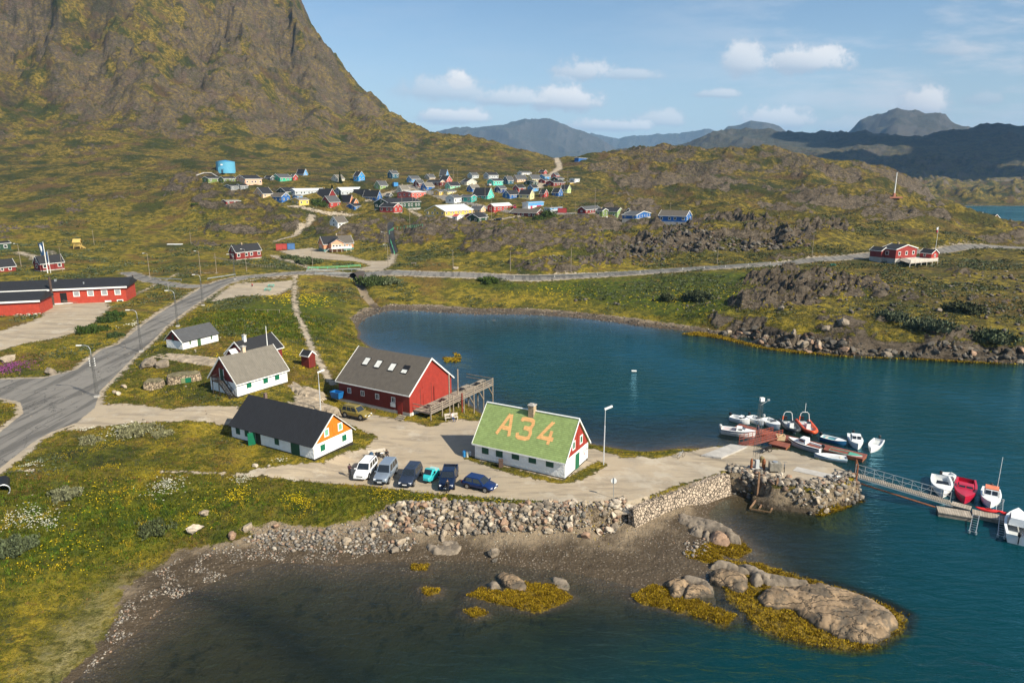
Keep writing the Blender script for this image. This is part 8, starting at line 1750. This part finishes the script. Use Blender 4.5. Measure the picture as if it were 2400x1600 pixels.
# ------------------------------------------------------------------ plants
def blades(name, xy, zz, hts, wds, cols, label, cat, nb=4, spread=.5, leaf=False):
    n = len(xy); V_ = []; C_ = []
    for k_ in range(nb):
        a = rs.uniform(0, 6.28, n); t_ = rs.uniform(0, 6.28, n); h_ = hts * rs.uniform(.6, 1.1, n); off = rs.uniform(0, 1, n) ** .5 * spread * wds * 3; bx_, by_ = xy[:, 0] + np.cos(t_) * off, xy[:, 1] + np.sin(t_) * off
        lx, ly = np.cos(t_) * h_ * rs.uniform(.1, .7, n), np.sin(t_) * h_ * rs.uniform(.1, .7, n); zb = zz - .03 + (h_ * rs.uniform(.0, .8, n) if leaf else 0); w_ = wds * rs.uniform(.6, 1.2, n)
        V_.append(np.stack([np.stack([bx_ - np.cos(a) * w_, by_ - np.sin(a) * w_, zb], 1), np.stack([bx_ + np.cos(a) * w_, by_ + np.sin(a) * w_, zb], 1), np.stack([bx_ + lx, by_ + ly, zb + h_ * (.45 if leaf else 1)], 1)], 1)); cc = cols * rs.uniform(.7, 1.25, (n, 1)); C_.append(np.repeat(cc[:, None, :], 3, 1))
    V_ = np.concatenate(V_).reshape(-1, 3); C_ = np.concatenate(C_).reshape(-1, 3); C_ = np.concatenate([C_, np.ones((len(C_), 1))], 1); me = bpy.data.meshes.new(name); me.vertices.add(len(V_)); me.vertices.foreach_set('co', V_.astype(np.float32).ravel()); nl = len(V_)
    me.loops.add(nl); me.loops.foreach_set('vertex_index', np.arange(nl, dtype=np.int32)); me.polygons.add(nl // 3); me.polygons.foreach_set('loop_start', np.arange(0, nl, 3, dtype=np.int32)); at = me.attributes.new('tint', 'FLOAT_COLOR', 'POINT'); at.data.foreach_set('color', C_.astype(np.float32).ravel()); me.update()
    m = bpy.data.materials.get('leafy')
    if not m:
        m = bpy.data.materials.new('leafy'); m.use_nodes = True; t = NT(m.node_tree); b_ = t.n['Principled BSDF']; t.l.new(t.attr('tint', 'Color'), b_.inputs['Base Color']); b_.inputs['Roughness'].default_value = .7; b_.inputs['Specular IOR Level'].default_value = .15
    me.materials.append(m); o = bpy.data.objects.new(name, me)
    return o
def masks_at(x, y):
    r = np.clip(np.hypot(x, y), RS[0], RS[-1] - 1); a = np.arctan2(x, y); j = np.clip(np.searchsorted(RS, r) - 1, 0, RCn - 2); i = np.clip(((a - TS[0]) / (TS[1] - TS[0])).astype(int), 0, NC - 2); k_ = j * CCn + i; return asph[k_], grav[k_], beach[k_], rockf[k_], lush[k_], heath[k_]
def field(n, rmin, rmax, a0, a1, power=1.0):
    u = rs.rand(n); r = np.exp(np.log(rmin) + (np.log(rmax) - np.log(rmin)) * u ** power); a = R(a0) + (R(a1) - R(a0)) * rs.rand(n); x, y = r * np.sin(a), r * np.cos(a); z = tz(x, y); A_, G_, B_, K_, L_, H_ = masks_at(x, y)
    footprint = np.zeros(n, bool)
    k_ = (z > .3) & (A_ < .42) & (G_ < .47) & (B_ < .45); return x[k_], y[k_], z[k_], K_[k_], L_[k_], H_[k_], r[k_]
HOUSES = [(o.location.x, o.location.y) for o in COL.objects if o.get('category') in ('house', 'barn', 'hall') and math.hypot(o.location.x, o.location.y) < 260]
x, y, z, K_, L_, H_, r = field(150000, 36, 185, -47, 30, 1.05)
k_ = (K_ < .45)
for hx_, hy_ in HOUSES[:6]: k_ &= np.hypot(x - hx_, y - hy_) > 3.3
x, y, z, L_, H_, r = x[k_], y[k_], z[k_], L_[k_], H_[k_], r[k_]; n1 = fbm(x / 4.5, y / 4.5, 4); n2 = fbm(x / 1.3 + 40, y / 1.3, 3)
pal = np.array([(.085, .092, .006), (.17, .145, .012), (.045, .060, .004), (.25, .185, .012), (.17, .10, .025), (.07, .115, .008)])
ci = np.where(n1 > .35, 3, np.where(n1 > .08, 1, np.where(n1 > -.25, 0, 2))); ci = np.where((L_ > .5) & (n2 > -.1), np.where(n2 > .35, 5, 2), ci); ci = np.where((n2 > .55) & (L_ < .5), 4, ci); cols = pal[ci]
hts = (.10 + .22 * L_ + .05 * rs.rand(len(x))) * np.clip(r / 70, .9, 1.6) * np.where(H_ > .5, .55, 1); cols = np.where((H_ > .5)[:, None], np.where((n2 > .3)[:, None], [.05, .055, .008], [.20, .175, .06]), cols)
o = blades('grass', np.stack([x, y], 1), z, hts, .035 * np.clip(r / 50, 1, 3), cols, '', '', nb=4, spread=1.2); COL.objects.link(o); tag(o, 'olive and yellow tufted grass covering banks and meadows', 'grass', kind='stuff')
# flowers: yellow drifts everywhere on the banks, white umbels in drifts
def drift(px, py, rad, n, c, h_, name, label, sz=.045):
    p = th(px, py); q = rs.normal(size=(n, 2)) * rad * (.35 + .3 * rs.rand(n, 1)) + [p[0], p[1]]; zz = tz(q[:, 0], q[:, 1]) + h_; return q, zz
fl = []
for px, py, rad, n, c in ((390, 1140, 2.2, 190, 0), (60, 1215, 2.2, 190, 0), (110, 1225, 1.4, 90, 0), (570, 1125, 1.2, 80, 0), (300, 1005, 3, 160, 0), (200, 1005, 1.5, 60, 0), (1200, 1172, 5, 220, 0), (1320, 1182, 4, 160, 0), (1450, 1178, 1.5, 50, 0), (70, 1095, 1.2, 80, 0), (90, 735, 4, 200, 0), (330, 760, 3, 120, 0), (655, 1080, .8, 30, 0),
                          (690, 1170, 1.4, 150, 1), (560, 1160, 1.6, 120, 1), (250, 1165, 5, 220, 1), (120, 1300, 5, 170, 1), (900, 1165, 3, 150, 1), (1000, 1172, 3, 150, 1), (1150, 1170, 3, 120, 1), (1400, 1184, 3, 140, 1), (500, 1180, 5, 130, 1), (720, 1185, 1.2, 60, 1), (10, 865, 4, 380, 2), (45, 855, 3, 80, 2), (110, 762, 1.3, 320, 2), (620, 830, 8, 300, 1), (700, 700, 10, 300, 1), (1600, 700, 14, 300, 1), (1300, 690, 16, 250, 1), (2000, 650, 16, 300, 1)):
    q, zz = drift(px, py, rad, n, None, .28, '', ''); d0 = math.hypot(q[0, 0], q[0, 1])
    for (a, b_), z_ in zip(q, zz):
        if z_ > .6 and masks_at(np.array([a]), np.array([b_]))[1][0] < .42: fl.append((a, b_, z_ + rs.uniform(-.1, .1), (.045 + .02 * rs.rand()) * max(1, d0 / 70), c))
fl = np.array(fl); fc = np.array([(.62, .62, .52), (.62, .46, .01), (.20, .05, .17)])[fl[:, 4].astype(int)]
o = blades('wild_flowers', fl[:, :2], fl[:, 2], fl[:, 3] * 1.0, fl[:, 3], fc, '', '', nb=3, spread=.4); COL.objects.link(o); tag(o, 'white, yellow and magenta wild flowers in drifts on the banks', 'flowers', kind='stuff')
# willow scrub
x, y, z, K_, L_, H_, r = field(90000, 90, 640, -44, 44, .8)
n1 = fbm(x / 22 + 7, y / 22, 4); k_ = (n1 > np.where((x > 30) & (y < 330), -.02, .22)) & (K_ < .6); x, y, z, r = x[k_], y[k_], z[k_], r[k_]; hs = rs.uniform(.25, .6, len(x)) * np.clip(r / 180, .6, 1.6); cols = np.array([(.060, .078, .036), (.085, .098, .055), (.040, .055, .014)])[rs.randint(3, size=len(x))]
o = blades('willow_scrub', np.stack([x, y], 1), z, hs, hs * .45, cols, '', '', nb=7, spread=1.1, leaf=True); COL.objects.link(o); tag(o, 'low grey-green willow scrub scattered over the slopes', 'scrub', kind='stuff')
# single bushes
def bush(px, py, w_, h_, c, label, n=900, cat='bush', group=None, d_=None, conifer=False):
    p = th(px, py); d_ = d_ or w_; q = rs.normal(size=(n, 3)); q /= np.linalg.norm(q, axis=1)[:, None]; q *= rs.uniform(.55, 1.05, n)[:, None] * (1 + .25 * np.sin(q[:, :1] * 7 + q[:, 1:2] * 5)); q[:, 2] = np.abs(q[:, 2])
    if conifer: q[:, 0] *= 1 - q[:, 2] * .85; q[:, 1] *= 1 - q[:, 2] * .85
    q = q * [w_ / 2, d_ / 2, h_ * .85]; cols = np.array(c) * (1 if conifer else np.array([1.5, 1.35, 1.1])) * rs.uniform(.45, 1.5, (n, 1)); s_ = max(w_, h_) * .032 + .02
    q *= (1 + .30 * fbm(q[:, 0] * 1.3 + px, q[:, 1] * 1.3, 3))[:, None]; h_ = h_ * .85; e = empty('bush' if not conifer else 'conifer', (p[0], p[1] + d_ * .3, p[2] - .05), 0, label, cat, group); o = blades('foliage', q[:, :2], q[:, 2], np.full(n, s_ * 2.2), np.full(n, s_), cols, '', '', nb=2, spread=.3); COL.objects.link(o); o.parent = e
    b = MB()
    for i in range(5): a = i * 1.3; b.tube([(0, 0, -.2), (math.cos(a) * w_ * .2, math.sin(a) * d_ * .2, h_ * .6)], [.05 * w_ * .5, .02], 5)
    b.build('branches', M_dwood, e); return e
GW = (.075, .090, .055)
for px, py, w_, h_, c, lab in ((137, 1170, 2.9, .9, (.11, .125, .085), 'rounded grey-green willow bush alone on the flowery bank'), (350, 1248, 3.8, .7, (.045, .06, .03), 'wide dark willow bush at the bank foot left of the wedge boulder'), (12, 1300, 3.4, 1.2, (.055, .075, .045), 'big grey-green bush at the left edge of the picture'), (200, 1040, 2.6, .6, (.12, .13, .085), 'pale willow bush on the grass below the road'), (300, 1020, 4.6, .6, (.12, .13, .085), 'longest pale willow bush below the gravel drive'), (370, 1022, 2.6, .4, (.13, .14, .09), 'low willow bush right of the longest one'),
                               (200, 780, 6, 1.1, (.025, .045, .010), 'dark green bush at the lower end of the school yard bank'), (245, 755, 4.5, 1.1, (.025, .045, .012), 'dark green bush in the middle of the school yard bank'), (262, 742, 3.6, 1.2, (.025, .05, .012), 'dark green bush at the upper end of the school yard bank'), (262, 790, 3, .8, (.03, .05, .02), 'small dark bush beside the road bank'), (716, 618, 9, 1.8, (.05, .07, .035), 'grey-green bush on the bank below the turnaround'), (672, 606, 6, 1.2, (.045, .065, .03), 'smaller bush left of the bank bush'),
                               (870, 668, 12, 2.0, (.035, .055, .02), 'dark bush beside the culvert'), (910, 665, 9, 1.4, (.07, .09, .055), 'grey willow bush right of the culvert'), (1145, 663, 7, 1.5, (.035, .06, .012), 'dark green bush below the inlet road'), (1565, 705, 4.5, 2.0, (.05, .065, .035), 'round bush on the far bank'), (1640, 705, 8, 2.2, (.045, .06, .035), 'broad grey bush left of the crag'), (2270, 735, 8, 2.2, (.035, .045, .025), 'dark bush on the slope below the terrace house'), (2200, 775, 9, 1.8, (.06, .08, .055), 'sprawling grey bush on the right-hand slope'), (2100, 750, 7, 1.5, (.06, .08, .055), 'grey bush above the shore rocks'), (2330, 800, 11, 1.8, (.055, .075, .045), 'wide grey bush near the right edge')):
    bush(px, py, w_, h_, c, lab, n=1500 if w_ > 2 else 700)
for px, py, w_, h_, lab, co_ in ((741, 482, 9, 4, 'dense dark shrubs between the yellow stilt house and the red gabled house', 0), (755, 485, 5, 3.6, 'rounded shrub against the red gabled house', 0), (779, 462, 3.2, 8, 'dark conifer in front of the tall black roof', 1), (797, 472, 2.6, 6, 'conifer between the red and orange houses', 1), (797, 430, 2.6, 7, 'conifer beside the cream cottage', 1), (1283, 510, 9, 4.5, 'rounded green willow tree beside the long dark red house', 0), (1262, 515, 6, 2.5, 'low shrub in front of the long dark red house', 0), (1290, 450, 8, 3, 'light green shrubs between the two right-hand house rows', 0), (455, 480, 5, .8, 'flat dark green patch shrub on the slope', 0)):
    bush(px, py, w_, h_, (.035, .060, .014) if not co_ else (.022, .038, .014), lab, n=900, cat='shrub' if not co_ else 'tree', conifer=bool(co_))
# bladder wrack: tangled fronds over the tidal rocks
ww = []
for P_ in WEED:
    A_ = abs(.5 * np.sum(P_[:, 0] * np.roll(P_[:, 1], -1) - P_[:, 1] * np.roll(P_[:, 0], -1))); n = int(min(9000, A_ * (190 if P_[:, 1].mean() < 80 else 40))); q = sample_poly(P_, n); ww.append(q)
q = np.concatenate(ww); zz = tz(q[:, 0], q[:, 1]); k_ = (zz < .55) & (zz > -1.2); q, zz = q[k_], zz[k_]; nn_ = fbm(q[:, 0] * 1.1, q[:, 1] * 1.1, 3); k_ = nn_ + .5 * rs.rand(len(q)) > .05; q, zz = q[k_], zz[k_]; zz = np.maximum(zz, -.03) + .04
cols = np.array([(.30, .20, .010), (.20, .12, .006), (.40, .28, .015), (.07, .045, .004)])[rs.randint(4, size=len(q))]
o = blades('seaweed', q, zz, np.full(len(q), .14) * np.clip(q[:, 1] / 60, 1, 2.5), np.full(len(q), .055) * np.clip(q[:, 1] / 60, 1, 2.5), cols, '', '', nb=3, spread=1.); COL.objects.link(o); tag(o, 'golden bladder wrack around the tidal rocks and jetty foot', 'seaweed', kind='stuff')
0 and print('blades', len(x), len(fl), len(q), 'stones', len(sm))
# ------------------------------------------------------------------ cloud meshes added out of the picture to shade the right-hand hills
def cloud(cx, cy, cz, sx, sy, sz, label, seed):
    r = np.random.RandomState(seed); V_, F_ = [], []; b0 = 0
    for i in range(26):
        v, f = ico(3); a = r.uniform(0, 6.28); q = r.uniform(0, .8) ** .6; rad = r.uniform(.28, .5) * (1.15 - q * .6)
        v = v * rad * np.array([1, 1, .55]) ; n_ = 1 + .16 * fbm(v[:, 0] * 5 + i, v[:, 1] * 5 + v[:, 2] * 3, 4); v = v * n_[:, None]; v = v + [math.cos(a) * q, math.sin(a) * q, r.uniform(-.05, .15)]; v[:, 2] = np.maximum(v[:, 2], -.12)
        V_.append(v * [sx, sy, sz]); F_.append(f + b0); b0 += len(v)
    me = bpy.data.meshes.new('cloud'); me.from_pydata(np.concatenate(V_).tolist(), [], np.concatenate(F_).tolist()); me.polygons.foreach_set('use_smooth', [True] * len(me.polygons)); me.materials.append(mat('cloud_white', (.85, .86, .88), 1.0, var=0, spec=0))
    o = bpy.data.objects.new('cloud', me); COL.objects.link(o); o.location = (cx, cy, cz); tag(o, label, 'cloud', kind='structure')
def shade_at(px, py, d, s, lab, seed, sy=None):
    p = GD(px, py, d); hgt_ = 1150 - p[2]; off = hgt_ / math.tan(R(SUN_EL)); cloud(p[0] + off * math.cos(R(SUN_AZ)), p[1] + off * math.sin(R(SUN_AZ)), 1150, s, sy or s * .8, s * .35, lab, seed)
shade_at(2230, 350, 2600, 620, 'unseen white cumulus cloud placed to shade the right-hand range', 3, 760)

shade_at(2050, 395, 1900, 420, 'unseen broad white cumulus cloud placed to shade the low coast beyond the bay', 6, 300)
